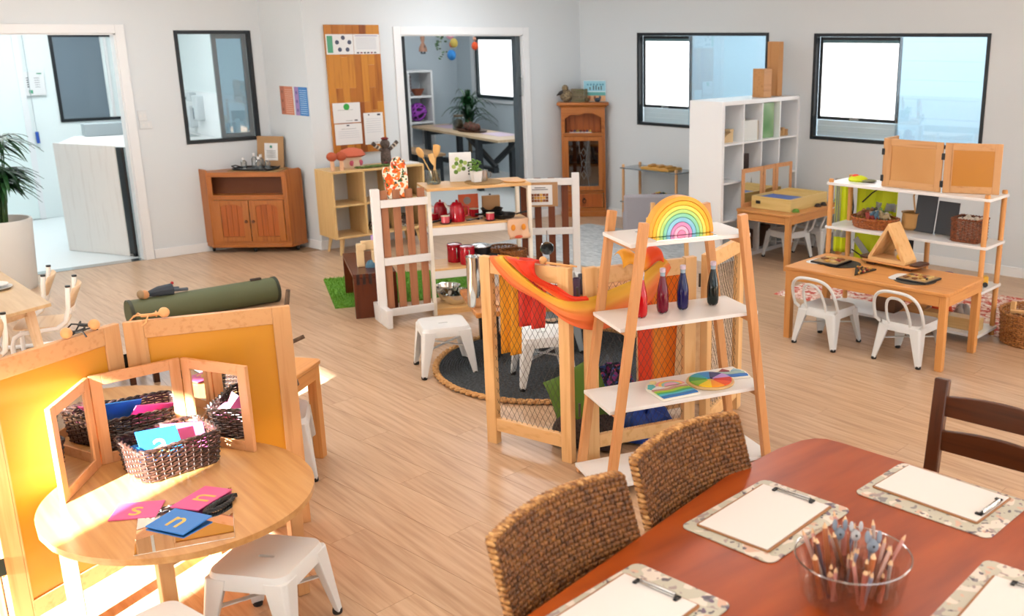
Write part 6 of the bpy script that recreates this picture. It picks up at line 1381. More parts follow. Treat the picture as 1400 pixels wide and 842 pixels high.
# cap, vest
hiv = flat('hi_vis_yellow', '#d3de16', 0.6, trans=0.1); refl = flat('reflective_grey', '#9a9c98', 0.4)
t = putW('cap', 'yellow hi-vis cap with a red patch on the white shelf', 'cap', -0.47, 0.02, 1.031, 20)
MB().ball((0, 0, 0.012), 0.075, 16, 8, (1, 0.85, 0.42)).out('crown', hiv, t); MB().ball((0.08, -0.02, 0.01), 0.06, 14, 6, (1.0, 1.0, 0.15)).out('peak', flat('grey_peak', '#7d7f60', 0.7), t); MB().ball((-0.02, 0, 0.036), 0.03, 10, 6, (1, 1, 0.5)).out('red_patch', flat('orange_red', '#e2452a', 0.6), t)
t = putW('safety_vest', 'yellow hi-vis vest with grey stripes hanging from the white shelf', 'vest', -0.52, 0.19, 0.0)
def cloth(x0, x1, z0, z1, y, mat, name, fold=0.012, n=12, m=14, taper=0.0, ph=0.0):
    rows = [[(x0 + (x1 - x0) * (i / n) + taper * (1 - j / m) * (1 if i > n / 2 else -1), y + fold * sin(i * 1.25 + ph + j * 0.12), z1 + (z0 - z1) * j / m) for i in range(n + 1)] for j in range(m + 1)]
    MB().sheet(rows).out(name, mat, t, solid=0.004)
cloth(-0.235, -0.10, 0.43, 1.0, -0.005, hiv, 'left_front'); cloth(-0.235, -0.10, 0.55, 0.61, -0.012, refl, 'grey_stripe'); cloth(-0.225, -0.18, 0.62, 0.99, -0.013, refl, 'grey_stripe')
cloth(-0.05, 0.30, 0.40, 0.99, 0.0, hiv, 'right_front', 0.016, ph=1); cloth(0.12, 0.30, 0.80, 0.86, -0.010, refl, 'grey_stripe', 0.016, ph=1)
t2 = t
MB().bar((-0.03, -0.016, 0.56), (0.10, -0.016, 0.42), 0.05, 0.004, (0, 1, 0)).out('grey_stripe', refl, t)
MB().tube([(-0.09, -0.012, 0.98), (-0.06, -0.02, 0.80), (-0.075, -0.02, 0.60), (-0.07, -0.015, 0.43)], 0.006, 6).out('black_piping', blackplastic, t); MB().tube([(0.02, -0.03, 0.85), (0.10, -0.03, 0.93), (0.17, -0.02, 0.98)], 0.005, 6).out('black_piping', blackplastic, t); MB().tube([(-0.05, -0.03, 0.47), (0.06, -0.03, 0.42), (0.19, -0.02, 0.41)], 0.005, 6).out('black_piping', blackplastic, t)
MB().tube([(-0.24, 0.0, 1.0), (0.22, 0.0, 1.0)], 0.008, 8).out('hanger_rail', steel, t)
t = putW('costume', 'orange and black dress-up costume hanging beside the hi-vis vest', 'costume', -0.22, 0.19, 0.0)
cloth(0.0, 0.06, 0.50, 0.69, 0.0, flat('orange_cloth', '#e04a22', 0.7), 'orange_panel'); cloth(0.065, 0.15, 0.42, 0.69, 0.0, flat('black_cloth', '#1b1b20', 0.8), 'black_panel')
heap('green_cloth', 'dark green crumpled cloth on the shelf by the vest', 'cloth', on(WM, -0.08, 0.08, 0.391), 0.09, 0.06, 0.07, flat('dark_green_cloth', '#1f4a30', 0.8), 41)
# animal basket
owick = noisy('orange_cane', ['#7a3d18', '#a65a26', '#c47a3c'], (60, 60, 60), 0.5, 2)
basket('cane_basket', 'oval orange cane basket of toy animals on the white shelf', on(WM, -0.30, 0.0, 0.701), WA, oval_outline(0.165, 0.115), 0.07, 7, owick, [(0.165 * cos(2 * pi * i / 24), 0.115 * sin(2 * pi * i / 24)) for i in range(24)], flare=1.12, ns=30)
rnd = random.Random(17)
acol = [('#d8d4cc', 'white'), ('#2a2826', 'black'), ('#5b7d94', 'blue grey'), ('#6d8a4a', 'green'), ('#8a5a36', 'brown'), ('#b7a17c', 'tan'), ('#77777a', 'grey'), ('#9a3a30', 'red')]
def animal(M, c, s, lab, grp):
    mb = MB().ball((0, 0, 0.03), 0.02, 9, 6, (1.6, 0.8, 0.9)).ball((0.038, 0, 0.045), 0.012, 8, 5, (1.3, .8, .9)).tube([(0.025, 0, 0.035), (0.036, 0, 0.045)], 0.009, 6)
    for x in (-0.018, 0.018):
        for y in (-0.009, 0.009): mb.tube([(x, y, 0.025), (x * 1.1, y * 1.1, 0.0)], 0.0045, 5)
    mb.tube([(-0.03, 0, 0.035), (-0.042, 0, 0.022)], 0.003, 5)
    mb.v = [(x * s, y * s, z * s) for x, y, z in mb.v]
    o = mb.out('toy_animal', flat('animal_' + c[1:], c, 0.5)); o.matrix_world = M; return tag(o, lab, 'toy', grp)
for k in range(16):
    a = k * 2.399; r = math.sqrt((k + 0.5) / 16); c, n_ = acol[k % 8]
    side = ['middle', 'left end', 'front', 'right end'][0 if r < 0.5 else (1 if cos(a) < -0.5 else 3 if cos(a) > 0.5 else 2)]
    animal(WM @ Matrix.Translation((-0.30 + 0.125 * r * cos(a), 0.08 * r * sin(a), 0.701 + 0.065 + 0.02 * (1 - r))) @ Matrix.Rotation(rnd.uniform(0, 6.28), 4, 'Z') @ Matrix.Rotation(rnd.uniform(-0.7, 0.7), 4, 'Y'), c, 1.1, f'{["small", "larger"][k // 8]} {n_} toy animal in the oval basket, {side}', 'toy animals in the oval basket')
t = putW('dolls_chair', 'tan wicker dolls chair behind the oval basket', 'toy', -0.06, 0.11, 0.701)
MB().lathe([(0.06, 0), (0.075, 0.02), (0.07, 0.12), (0.08, 0.13), (0.06, 0.125)], 18).out('woven_body', flat('tan_cane', '#b98d54', 0.8, bump=.5, bscale=300), t); MB().tube([(0.0, 0.05, 0.12), (-0.02, 0.05, 0.24), (0.0, 0.05, 0.29)], 0.007, 6).out('stick', pine('z'), t)
slate = flat('chalkboard', '#3a3f46', 0.6)
for k, (x, lab) in enumerate(((0.055, 'left slate chalkboard leaning behind the shelf post'), (0.225, 'right slate chalkboard leaning behind the shelf post'))):
    t = putW('chalkboard', lab, 'chalkboard', x, 0.06, 0.701, -6, 'chalkboards on the white shelf'); MB().box(-0.08, -0.005, 0, 0.085, 0.005, 0.27 - 0.03 * k).move((0, 0, 0), 0, -9).out('board', slate, t, bev=0.001)
t = basket('lidded_basket', 'square brown woven basket at right end of the white shelf', on(WM, 0.44, -0.02, 0.701), WA, rect_outline(0.20, 0.19, 0.02), 0.155, 14, noisy('brown_rush', ['#4a2412', '#7a4122', '#955530'], (60, 60, 60), 0.6, 2), rrect(0.19, 0.18, 0.02), ns=26)
for k in range(6):
    o = MB().ball((0, 0, 0), 0.022, 10, 7).out('shell', flat('shell_white', '#d9d3c9', 0.5), loc=on(WM, 0.38 + 0.03 * k % 0.14, -0.06 + 0.025 * k, 0.845 + 0.004 * (k % 2))); tag(o, f'small pale shell heaped in the square woven basket, {["first", "second", "third", "fourth", "fifth", "sixth"][k]} from front', 'shell', 'shells in the square basket')
    MB().lathe([(0, 0), (0.02, 0), (0.02, 0.14), (0, 0.14)], 8, (0, 0, -0.142)).out('core', flat('shell_white', '#d9d3c9', 0.5), o)
# lower boards
t = putW('wooden_wedge', 'slanted wooden board leaning on bottom board of the shelf', 'board', 0.09, 0.02, 0.076); MB().upright([(-0.16, 0), (0.02, 0), (0.16, 0.22), (0.10, 0.24)], -0.05, 0.05).out('wedge', wood('ply_orange', '#b97f48', '#9d6833', 'x'), t, bev=0.002)
t = putW('brown_box', 'dark brown wooden box on the bottom board of shelf', 'box', -0.14, 0.06, 0.076); MB().box(-0.10, -0.09, 0, 0.06, 0.08, 0.26).out('carton', flat('brown_box', '#6b4528', 0.6), t)
t = putW('flat_box', 'long pale wooden box at right of the bottom board', 'box', 0.44, 0.02, 0.076); MB().box(-0.26, -0.12, 0, 0.15, -0.01, 0.085).out('carton', lightoak('x'), t, bev=0.002)
heap('orange_cloth', 'orange crumpled cloth on the bottom white shelf board', 'cloth', on(WM, 0.25, 0.07, 0.076), 0.08, 0.06, 0.16, flat('orange_cloth', '#e04a22', 0.7), 44)
heap('grey_cloth', 'pale grey soft toy on the bottom white shelf board', 'toy', on(WM, 0.40, 0.09, 0.076), 0.08, 0.05, 0.12, flat('pale_grey_cloth', '#b5b0ac', 0.9), 45)
t = putW('toy_truck', 'yellow toy truck at right end of the lower white shelf', 'toy', 0.545, -0.02, 0.391, 30)
MB().box(-0.05, -0.03, 0.02, 0.02, 0.03, 0.05).box(0.02, -0.028, 0.02, 0.055, 0.028, 0.075).out('truck_body', flat('truck_yellow', '#d8a62a', 0.4), t, bev=0.004)
for x in (-0.03, 0.035):
    for y in (-0.03, 0.03): MB().lathe([(0, -0.006), (0.018, -0.006), (0.018, 0.006), (0, 0.006)], 12).move((x, y, 0.018), 0, 90).out('wheel', blackplastic, t)
o = MB().tube([(0.055 * cos(a), 0.055 * sin(a), 0.012) for a in [2 * pi * i / 30 for i in range(30)]], 0.012, 8, closed=True).tube([(0.04 * cos(a), 0.04 * sin(a), 0.022) for a in [2 * pi * i / 30 for i in range(30)]], 0.010, 8, closed=True).out('wool_ring', flat('purple_wool', '#4a2f8a', 0.9), loc=on(WM, 0.26, 0.09, 0.391)); tag(o, 'purple wool ring coil on the lower white shelf', 'wool')
# ---- low table trays
PM = MT(-3.79, 5.66, 0, 7); PZ = 0.524
def putP(name, label, cat, x, y, rz=0, z=PZ): return thing(name, label, cat, on(PM, x, y, z), 7 + rz)
def disc(lab, x, y, r, m, z=PZ): o = MB().lathe([(0, 0), (r, 0), (r, 0.003), (0, 0.003)], 36).out('round_mat', m, loc=on(PM, x, y, z)); return tag(o, lab, 'mat')
mosaic = [('#7a4a24', 'm1'), ('#b58738', 'm2'), ('#4a3a28', 'm3'), ('#c9a866', 'm4'), ('#8b2f22', 'm5')]
def tray(label, x, y, w_, d_, rz, z, n, m, seed):
    t = putP('puzzle_tray', label, 'tray', x, y, rz, z); MB().box(-w_ / 2, -d_ / 2, 0, w_ / 2, d_ / 2, 0.012).out('tray_base', blackplastic, t, bev=0.002)
    MB().box(-w_ / 2 + 0.012, -d_ / 2 + 0.012, 0.0121, w_ / 2 - 0.012, d_ / 2 - 0.012, 0.014).out('tray_floor', flat('tray_tan', '#a8895f', 0.7), t); rnd = random.Random(seed)
    for i in range(n):
        for j in range(m):
            if rnd.random() < 0.25: continue
            c, nm = rnd.choice(mosaic); px = -w_ / 2 + 0.03 + (w_ - 0.06) * (i + 0.5) / n; py = -d_ / 2 + 0.03 + (d_ - 0.06) * (j + 0.5) / m
            MB().cbox((px, py, 0.019), ((w_ - .06) / n * 0.8, (d_ - .06) / m * 0.8, 0.009), rnd.uniform(-35, 35)).out('loose_tile', flat('tile_' + nm, c, 0.5), t, bev=0.001)
    return t
tray('black edged tray of pale stones at left on low table', -0.41, 0.02, 0.215, 0.21, 0, PZ + 0.0035, 3, 3, 1); disc('round black mat under the left puzzle tray', -0.33, 0.03, 0.135, blackplastic)
tray('black edged tray of brown tiles at right on low table', 0.30, -0.06, 0.22, 0.21, -4, PZ + 0.0035, 5, 4, 2); disc('round dark mat under the right puzzle tray', 0.28, -0.075, 0.14, flat('grey_mat', '#4a463e', 0.6))
o = MB().poly(rrect(0.12, 0.20, 0.05), 0, 0.0025).out('paper_sheet', paper, loc=on(PM, -0.50, 0.0, PZ + 0.0001)); tag(o, 'white paper sticking out left of the left puzzle tray', 'paper')
o = MB().poly(rrect(0.11, 0.20, 0.05), 0, 0.0031).out('paper_sheet', paper, loc=on(PM, 0.165, -0.06, PZ)); o.rotation_euler = (0, 0, R(8)); tag(o, 'white paper sticking out left of the right puzzle tray', 'paper')
t = putP('triangle_tray', 'small dark triangular tray of beads on the low table', 'tray', -0.09, -0.10, 12)
MB().poly([(-0.02, -0.13), (0.065, 0.10), (-0.085, 0.10)], 0, 0.012).out('tray_base', flat('olive_black', '#2b271d', 0.5), t, bev=0.002); rnd = random.Random(5)
for k in range(16): v = rnd.random(); MB().ball((0.002 + (rnd.random() - 0.5) * 0.13 * v, -0.11 + 0.19 * v, 0.018), 0.009, 8, 5).out('bead', flat('tile_' + (m_ := rnd.choice(mosaic))[1], m_[0], 0.5), t)
t = putP('serving_tray', 'long brown wooden tray with handles under the triangle mirror', 'tray', -0.02, 0.21, -6)
MB().poly(rrect(0.44, 0.19, 0.05), 0.022, 0.036).out('base', beechy('x'), t, bev=0.004)
for s in (-1, 1): MB().poly(rrect(0.09, 0.15, 0.03, 4, s * 0.205, 0), 0.036, 0.052).out('end_grip', walnut('y'), t, bev=0.006); MB().box(s * 0.15 - 0.03, -0.07, 0, s * 0.15 + 0.03, 0.07, 0.022).out('foot', walnut('y'), t)
t = putP('triangle_mirror', 'triangular wooden block mirror standing on the brown tray', 'mirror', -0.03, 0.20, -6, PZ + 0.037)
a_, h_, wd_ = 0.15, 0.255, 0.075
for p, q, nm in (((-a_, 0.012), (a_, 0.012), 'base_board'),): MB().box(-a_, -wd_, 0, a_, wd_, 0.024).out(nm, pine('x'), t, bev=0.002)
for s in (-1, 1):
    v = [(s * a_, 0.024), (s * 0.0, h_ + 0.02), (s * 0.0, h_ - 0.025), (s * (a_ - 0.03), 0.024)]; MB().upright(v, -wd_, wd_).out('side_board', pine('z'), t, bev=0.002)
MB().upright([(-a_ + 0.03, 0.024), (a_ - 0.03, 0.024), (0, h_ - 0.025)], wd_ - 0.006, wd_ - 0.003).out('mirror_pane', mirror, t)
o = MB().ball((0, 0, 0.02), 0.022, 10, 7).ball((0.012, -0.005, 0.042), 0.012, 8, 6).out('toy_duck', flat('duck_yellow', '#e9b81f', 0.4), loc=on(PM, 0.04, 0.17, PZ + 0.0615)); tag(o, 'small yellow toy duck inside the triangle mirror', 'toy')
# ---- floor: patterned mat, white cushion, big basket
pm = blobs('pink_kilim', '#d9b3a4', [('#c4574a', 13, 0.54), ('#e9dcd2', 22, 0.58), ('#a8463e', 34, 0.64)], rough=.95)
t = thing('patterned_rug', 'pink and red patterned rug on the floor behind the low tables', 'rug', (-4.15, 6.75, 0), 7.5); MB().box(-1.1, -0.42, 0, 1.3, 0.75, 0.006).out('pile', pm, t)
cushion('round white cushion on the pink rug at the right edge', MT(-3.05, 7.05, 0.17, 20, 20), 0.50, 0.46, 0.24, flat('pale_plush', '#d9cdc8', 0.95, bump=.3, bscale=200))
basket('floor_basket', 'large round cane basket on the floor at the right edge', (-3.085, 6.515, 0), 0, oval_outline(0.215, 0.215), 0.22, 16, noisy('floor_cane', ['#7c4a22', '#a66c36', '#bd8449'], (60, 60, 60), 0.5, 2), [(0.21 * cos(2 * pi * i / 32), 0.21 * sin(2 * pi * i / 32)) for i in range(32)], flare=1.05, ns=40, r=0.006, amp=0.005, rimr=0.012)
for k, (x, y, l, a, lab) in enumerate(((-3.22, 6.46, 0.27, 5, 'pale wooden stick upright in the large cane basket'), (-3.08, 6.50, 0.20, 68, 'wooden slat lying across the large cane basket'))):
    if k == 0: o = MB().box(-0.018, -0.012, 0, 0.018, 0.012, l).out('wooden_stick', pine('z'), bev=0.003, loc=(x, y, 0.01))
    else: o = MB().box(-0.16, -0.02, 0, 0.16, 0.02, 0.02).out('wooden_stick', pine('x'), bev=0.003, loc=(x, y, 0.205)); o.rotation_euler = (0, 0, R(25))
    tag(o, lab, 'stick')
heap('basket_filling', 'brown cloth heaped inside the large cane basket', 'cloth', (-3.085, 6.515, 0.02), 0.17, 0.17, 0.15, flat('dark_brown_cloth', '#4b3324', 0.9), 50)

# ================================================================ on the dining table
DZ = 0.7505
matm = blobs('floral_print', '#b9b9ab', [('#d8d0c6', 14, 0.56), ('#cbab98', 20, 0.62), ('#7f7d80', 26, 0.645), ('#9a8d8c', 34, 0.65), ('#5a5460', 40, 0.68), ('#6b5b72', 30, 0.70)], rough=.45)
clipwood = flat('clipboard_wood', '#9a6a3f', 0.5)
def setting(mlabel, clabel, plabel, c, rz, w_, d_, cc, crz, cw_, cd_, clipside, cl=True):
    o = MB().poly(rrect(w_, d_, 0.025, 5), 0, 0.004).out('placemat', matm, bev=0.0015, loc=(*c, DZ)); o.rotation_euler = (0, 0, R(rz)); tag(o, mlabel, 'placemat', 'floral placemats')
    MB().poly(rrect(w_ - 0.002, d_ - 0.002, 0.025, 5), -0.0003, 0.0006).out('cork_back', clipwood, o)
    t = thing('clipboard', clabel, 'clipboard', (*cc, DZ + 0.0042), crz, 'clipboards on the dining table')
    MB().poly(rrect(cw_, cd_, 0.008, 3), 0, 0.004).out('board', clipwood, t, bev=0.001)
    px, py, sx, sy, a = {'+y': (0, cd_ / 2, 1, 1, 0), '+x': (cw_ / 2, 0, 1, 1, -90)}[clipside]
    M = Matrix.Translation((px, py, 0.004)) @ Matrix.Rotation(R(a), 4, 'Z')
    k = MB().box(-0.055, -0.022, 0.0032, 0.055, -0.006, 0.009); k.tube([(-0.055, -0.014, 0.011), (0.055, -0.014, 0.011)], 0.004, 8)
    k.v = [tuple(M @ V(p)) for p in k.v]; k.out('clip_plate', steel, t, bev=0.001)
    for s in (-1, 1):
        k = MB().box(s * 0.058 - 0.011, -0.016, 0.003, s * 0.058 + 0.011, -0.009, 0.0078).box(s * 0.064 - 0.005, -0.03, 0.003, s * 0.064 + 0.005, -0.009, 0.0078); k.v = [tuple(M @ V(p)) for p in k.v]; k.out('clip_foot', blackplastic, t)
    p = thing('paper_sheet', plabel, 'paper', (*cc, DZ + 0.0084), crz, 'paper on the clipboards')
    ins = (0.012, 0.012)
    if clipside == '+y': MB().box(-cw_ / 2 + 0.008, -cd_ / 2 + 0.006, 0, cw_ / 2 - 0.008, cd_ / 2 - 0.006, 0.0022).out('sheet', paper, p)
    else: MB().box(-cw_ / 2 + 0.006, -cd_ / 2 + 0.008, 0, cw_ / 2 - 0.006, cd_ / 2 - 0.008, 0.0022).out('sheet', paper, p)
setting('floral placemat by the second rattan chair', 'clipboard on placemat by the second rattan chair', 'blank paper on clipboard by the second rattan chair', (-1.675, 2.005), 6, 0.315, 0.415, (-1.683, 2.005), 8, 0.245, 0.345, '+y')
setting('floral placemat before the dark ladder-back chair', 'clipboard before the dark ladder-back chair', 'blank paper on clipboard before the ladder-back chair', (-1.405, 2.492), 5, 0.43, 0.30, (-1.422, 2.513), 3.5, 0.345, 0.225, '+x')
setting('floral placemat by the nearest rattan chair', 'clipboard on placemat by the nearest rattan chair', 'blank paper on clipboard by the nearest rattan chair', (-1.565, 1.375), 7, 0.315, 0.415, (-1.575, 1.345), 9, 0.245, 0.345, '+y')
setting('floral placemat cut off at the lower right corner', 'clipboard cut off at the lower right corner', 'blank paper on clipboard at the lower right corner', (-0.945, 2.075), 8, 0.315, 0.415, (-0.925, 2.04), 9, 0.245, 0.345, '+y')
# divided acrylic bowl of pencils
acr = glass('acrylic', '#fbf8f6', 0.085, 0.06, fres=False)
BC = (-1.272, 1.855)
t = thing('pencil_bowl', 'round clear acrylic bowl of pencils on the dining table', 'bowl', (*BC, DZ))
MB().lathe([(0, 0.001), (0.118, 0.001), (0.126, 0.012), (0.143, 0.108), (0.1435, 0.112), (0.140, 0.108), (0.122, 0.013), (0.115, 0.005), (0, 0.005)], 56).out('bowl', acr, t)
MB().tube([(0.1425 * cos(a), 0.1425 * sin(a), 0.112) for a in [2 * pi * i / 56 for i in range(56)]], 0.0024, 6, closed=True).out('rim', glass('acrylic_rim', '#f0ebe8', 0.16, 0.1), t)
for k in range(6):
    a = k * pi / 3 + 0.3; MB().lathe([(0.036, 0.006), (0.045, 0.09), (0.0435, 0.09), (0.0345, 0.007)], 20, (0.073 * cos(a), 0.073 * sin(a), 0)).out('inner_cup', acr, t)
MB().lathe([(0.03, 0.006), (0.035, 0.09), (0.0335, 0.09), (0.0285, 0.007)], 18).out('inner_cup', acr, t)
rnd = random.Random(21)
pc = [('#a8623a', 'copper'), ('#c48c84', 'dusty pink'), ('#7c4a2c', 'brown'), ('#9d8f8a', 'grey'), ('#b06a5c', 'terracotta'), ('#8c8fa3', 'lilac grey'), ('#caa79c', 'blush'), ('#4a3640', 'plum')]
for k in range(46):
    g = k % 7; a = g * pi / 3 + 0.3; cx, cy = ((0.073 * cos(a), 0.073 * sin(a)) if g < 6 else (0, 0))
    b0 = V((cx + rnd.uniform(-.016, .016), cy + rnd.uniform(-.016, .016), 0.011)); lean = rnd.uniform(0.08, 0.40); th = rnd.uniform(0, 6.28) if g == 6 else a + rnd.uniform(-1.2, 1.2)
    rr = 0.030; L = rnd.choice([0.10, 0.115, 0.125, 0.14, 0.16]); d = V((cos(th) * lean, sin(th) * lean, 1)).normalized()
    c, nm = pc[k % 8]; rad = 0.0048 if k % 4 else 0.0075
    pz = thing('pencil', f'{nm} pencil standing in ' + ['the right front', 'the right rear', 'the rear', 'the left rear', 'the left front', 'the front', 'the central'][g] + ' cup of the clear bowl', 'pencil', V((*BC, DZ)) + b0, 0, 'pencils in the clear bowl'); pz.rotation_euler = d.to_track_quat('Z', 'Y').to_euler()
    MB().lathe([(0, 0), (rad, 0), (rad, L - 0.016)], 7).out('barrel', flat('pencil_' + c[1:], c, 0.4), pz, angle=30)
    MB().lathe([(rad, L - 0.016), (0.0013, L - 0.003)], 7).out('sharpened_wood', flat('bare_wood', '#d9b48c', 0.6), pz); MB().lathe([(0.0013, L - 0.003), (0, L)], 7).out('lead', flat('pencil_lead_' + c[1:], c, 0.4), pz)
petal = flat('blue_grey_felt', '#7f8b9a', 0.9)
for k, (x, y, z, s, lab) in enumerate(((-0.058, 0.02, 0.145, 1, 'blue grey rabbit-ear pencil topper at left in the clear bowl'), (-0.02, 0.035, 0.15, 0.9, 'paler rabbit-ear pencil topper beside the left topper'), (0.035, 0.03, 0.145, 1.1, 'blue grey rabbit-ear pencil topper at right in the clear bowl'))):
    t = thing('pencil_topper', lab, 'ornament', (BC[0] + x, BC[1] + y, DZ + 0.012), 47, 'rabbit ear pencils'); m = petal if k != 1 else flat('pale_grey_felt', '#b3b6bb', 0.9)
    MB().tube([(0, 0, 0), (0, 0, z - 0.03)], 0.0045, 7).out('barrel', flat('pencil_9d8f8a', '#9d8f8a', .4), t); MB().ball((0, 0, z - 0.02), 0.014 * s, 12, 8, (1, 0.8, 1.2)).out('head', m, t)
    for q in (-1, 1): MB().ball((q * 0.013 * s, 0, z + 0.004), 0.008 * s, 10, 6, (0.8, 0.55, 2.1)).out('ear', m, t)
    MB().ball((0, -0.012 * s, z - 0.016), 0.0032, 7, 5).out('dark_eye', blackplastic, t)

# ================================================================ potted palm and the rooms beyond
t = thing('potted_palm', 'tall white planter with a dark green palm by the left doorway', 'plant', (-9.72, 1.53, 0))
MB().lathe([(0, 0), (0.19, 0), (0.20, 0.02), (0.235, 0.585), (0.23, 0.60), (0.215, 0.60), (0.205, 0.52), (0, 0.52)], 40).out('planter', flat('planter_white', '#d9d8d4', 0.5), t)
MB().lathe([(0, 0.555), (0.12, 0.55), (0.21, 0.53)], 24).out('bark_mulch', noisy('mulch', ['#4a2a14', '#8a5a34', '#a0703f'], (50, 50, 50), 0.9, 3, .8), t)
pleaf = noisy('palm_leaf', ['#0f2a12', '#1c4320', '#2a5a2c'], (8, 8, 8), 0.4, 2)
def palm(par, x0, y0, z0, h, nst, seed, m, spread=0.16, leafl=0.24, leafw=0.028, per=8, sname='cane_stem', fname='palm_frond'):
    rnd = random.Random(seed)
    for s in range(nst):
        a = rnd.uniform(0, 6.28); hh = h * rnd.uniform(0.45, 1); tip = V((x0 + spread * cos(a) * rnd.uniform(0.4, 1), y0 + spread * sin(a) * rnd.uniform(0.4, 1), z0 + hh)); b0 = V((x0 + 0.05 * cos(a), y0 + 0.05 * sin(a), z0))
        MB().tube([b0, (b0 + tip) / 2 + V((0, 0, 0.03)), tip], [0.008, 0.006, 0.004], 6).out(sname, flat('cane_green', '#3c5a2a', 0.6), par)
        mb = MB()
        for k in range(per):
            b = a + (k - per / 2) * 0.42 + rnd.uniform(-.1, .1); up = rnd.uniform(-0.1, 0.55); L = leafl * rnd.uniform(0.75, 1.15); d = V((cos(b), sin(b), 0)); rows = []
            side = V((-sin(b), cos(b), 0))
            for i in range(6):
                u = i / 5; c = tip + d * L * u + V((0, 0, up * L * u - 0.55 * L * u * u)); w_ = leafw * (0.35 + 1.2 * u if u < 0.5 else 0.95 * (1.02 - u) * 2) / 2
                rows.append([c - side * w_ + V((0, 0, 0.004)), c, c + side * w_ + V((0, 0, 0.004))])
            mb.sheet(rows)
        mb.out(fname, m, par, kind='stuff')
palm(t, 0, 0, 0.54, 0.74, 30, 5, pleaf, leafl=0.25, leafw=0.042, per=10, spread=0.15)
# kitchen things
t = thing('kitchen_counter', 'white topped kitchen counter with pale timber end panel', 'counter', (-10.412, 2.665, 0), 0)
a_ = V((-0.706, -0.368)); MB().poly([(0, 0), (a_.x, a_.y), (a_.x - 0.01, a_.y + 0.02), (-0.01, 0.02)], 0.0, 1.07).out('end_panel', wood('pale_ash', '#e9e5e1', '#e0dad5', 'z', fine=24), t, bev=0.002)
MB().poly([(-0.02, 0.03), (a_.x - 0.02, a_.y + 0.03), (-1.45, 0.02), (-1.45, 0.70), (-0.1, 0.70)], 0.0, 1.02).out('carcass', flat('carcass_white', '#dfe4e4', 0.5), t)
MB().poly([(-0.02, 0.02), (-0.75, -0.33), (-1.48, 0.0), (-1.48, 0.72), (-0.1, 0.72)], 1.02, 1.055).out('worktop', lacq, t, bev=0.003)
t = thing('dishwasher', 'black fronted appliance edge beside the pale kitchen panel', 'appliance', (-10.40, 2.672, 0), 27)
MB().poly(rrect(0.095, 0.05, 0.02, 4, 0.05, 0.005), 0.03, 1.06).out('black_front', flat('gloss_black', '#15181c', 0.2), t); MB().box(0.10, -0.005, 0.0, 0.118, 0.04, 1.06).out('steel_edge', steel, t); MB().box(0.03, 0.0, 0.0, 0.06, 0.03, 0.03).out('foot', blackplastic, t)
t = thing('counter_box', 'grey slatted box on the kitchen counter under the inner window', 'box', (-11.62, 2.78, 1.056), -4)
MB().box(-0.28, -0.05, 0, -0.10, 0.42, 0.13).out('box_body', flat('grey_box', '#9aa6aa', 0.5), t, bev=0.006)
t = thing('paper_notice', 'white notice with green marks on the kitchen wall', 'sign', (-13.268, 2.56, 1.42), 90)
MB().box(0.0, -0.003, 0, 0.20, -0.001, 0.26).out('sheet', paper, t)
MB().box(0.13, -0.0042, 0.235, 0.18, -0.0031, 0.248).out('green_mark', flat('sage_green', '#4f9a78', 0.6), t); MB().box(0.03, -0.0042, 0.02, 0.07, -0.0031, 0.06).out('green_mark', flat('sage_green', '#4f9a78', 0.6), t)
for k in range(5): MB().box(0.02, -0.0042, 0.09 + 0.025 * k, 0.045, -0.0031, 0.10 + 0.025 * k).out('text_line', ink, t); MB().box(0.10, -0.0042, 0.09 + 0.025 * k, 0.15, -0.0031, 0.094 + 0.025 * k).out('text_line', ink, t)
t = thing('pull_cord', 'white pull cord with a blue end hanging in the kitchen', 'cord', (-13.255, 2.60, 0.88)); MB().tube([(0, 0, 0.12), (0, -0.0, 0.6), (0, 0.01, 1.85)], 0.004, 6).out('cord', flat('cord_grey', '#aab4b8', 0.6), t); MB().lathe([(0, 0), (0.018, 0), (0.018, 0.13), (0, 0.13)], 12).out('blue_handle', flat('royal_blue_plastic', '#1f4fae', 0.4), t)
for k, (x, z, w_, h, lab) in enumerate(((-12.95, 1.30, 0.14, 0.11, 'white paper towel holder seen through the servery window'), (-12.72, 1.08, 0.16, 0.30, 'white towel dispenser seen through the servery window'), (-12.98, 0.98, 0.12, 0.26, 'white soap dispenser seen through the servery window'))):
    t = thing('wall_dispenser', lab, 'dispenser', (x, 4.299, z), 0); MB().box(-w_ / 2, -0.10, 0, w_ / 2, -0.001, h).out('casing', flat('dispenser_white', '#cfd6d8', 0.3), t, bev=0.015); MB().box(-w_ / 2 + 0.02, -0.104, 0.02, -w_ / 2 + 0.045, -0.1, h * 0.5).out('dark_button', flat('slate_plastic', '#53606a', 0.4), t)
t = thing('sink_tap', 'black tap by the sink seen through the servery window', 'tap', (-12.9, 4.0, 0.905)); MB().tube([(0, 0, 0), (0, 0, 0.22), (0, -0.05, 0.26), (0, -0.12, 0.24)], 0.012, 8).out('spout', blackplastic, t)
t = thing('sink_bench', 'white bench below the dispensers in the kitchen', 'counter', (-12.5, 4.0, 0)); MB().box(-0.75, -0.30, 0, 1.6, 0.27, 0.86).out('carcass', flat('carcass_white', '#dfe4e4', 0.5), t); MB().box(-0.75, -0.32, 0.86, 1.6, 0.275, 0.90).out('worktop', lacq, t); MB().box(-0.6, -0.2, 0.9, -0.1, 0.2, 0.902).out('sink', steel, t)
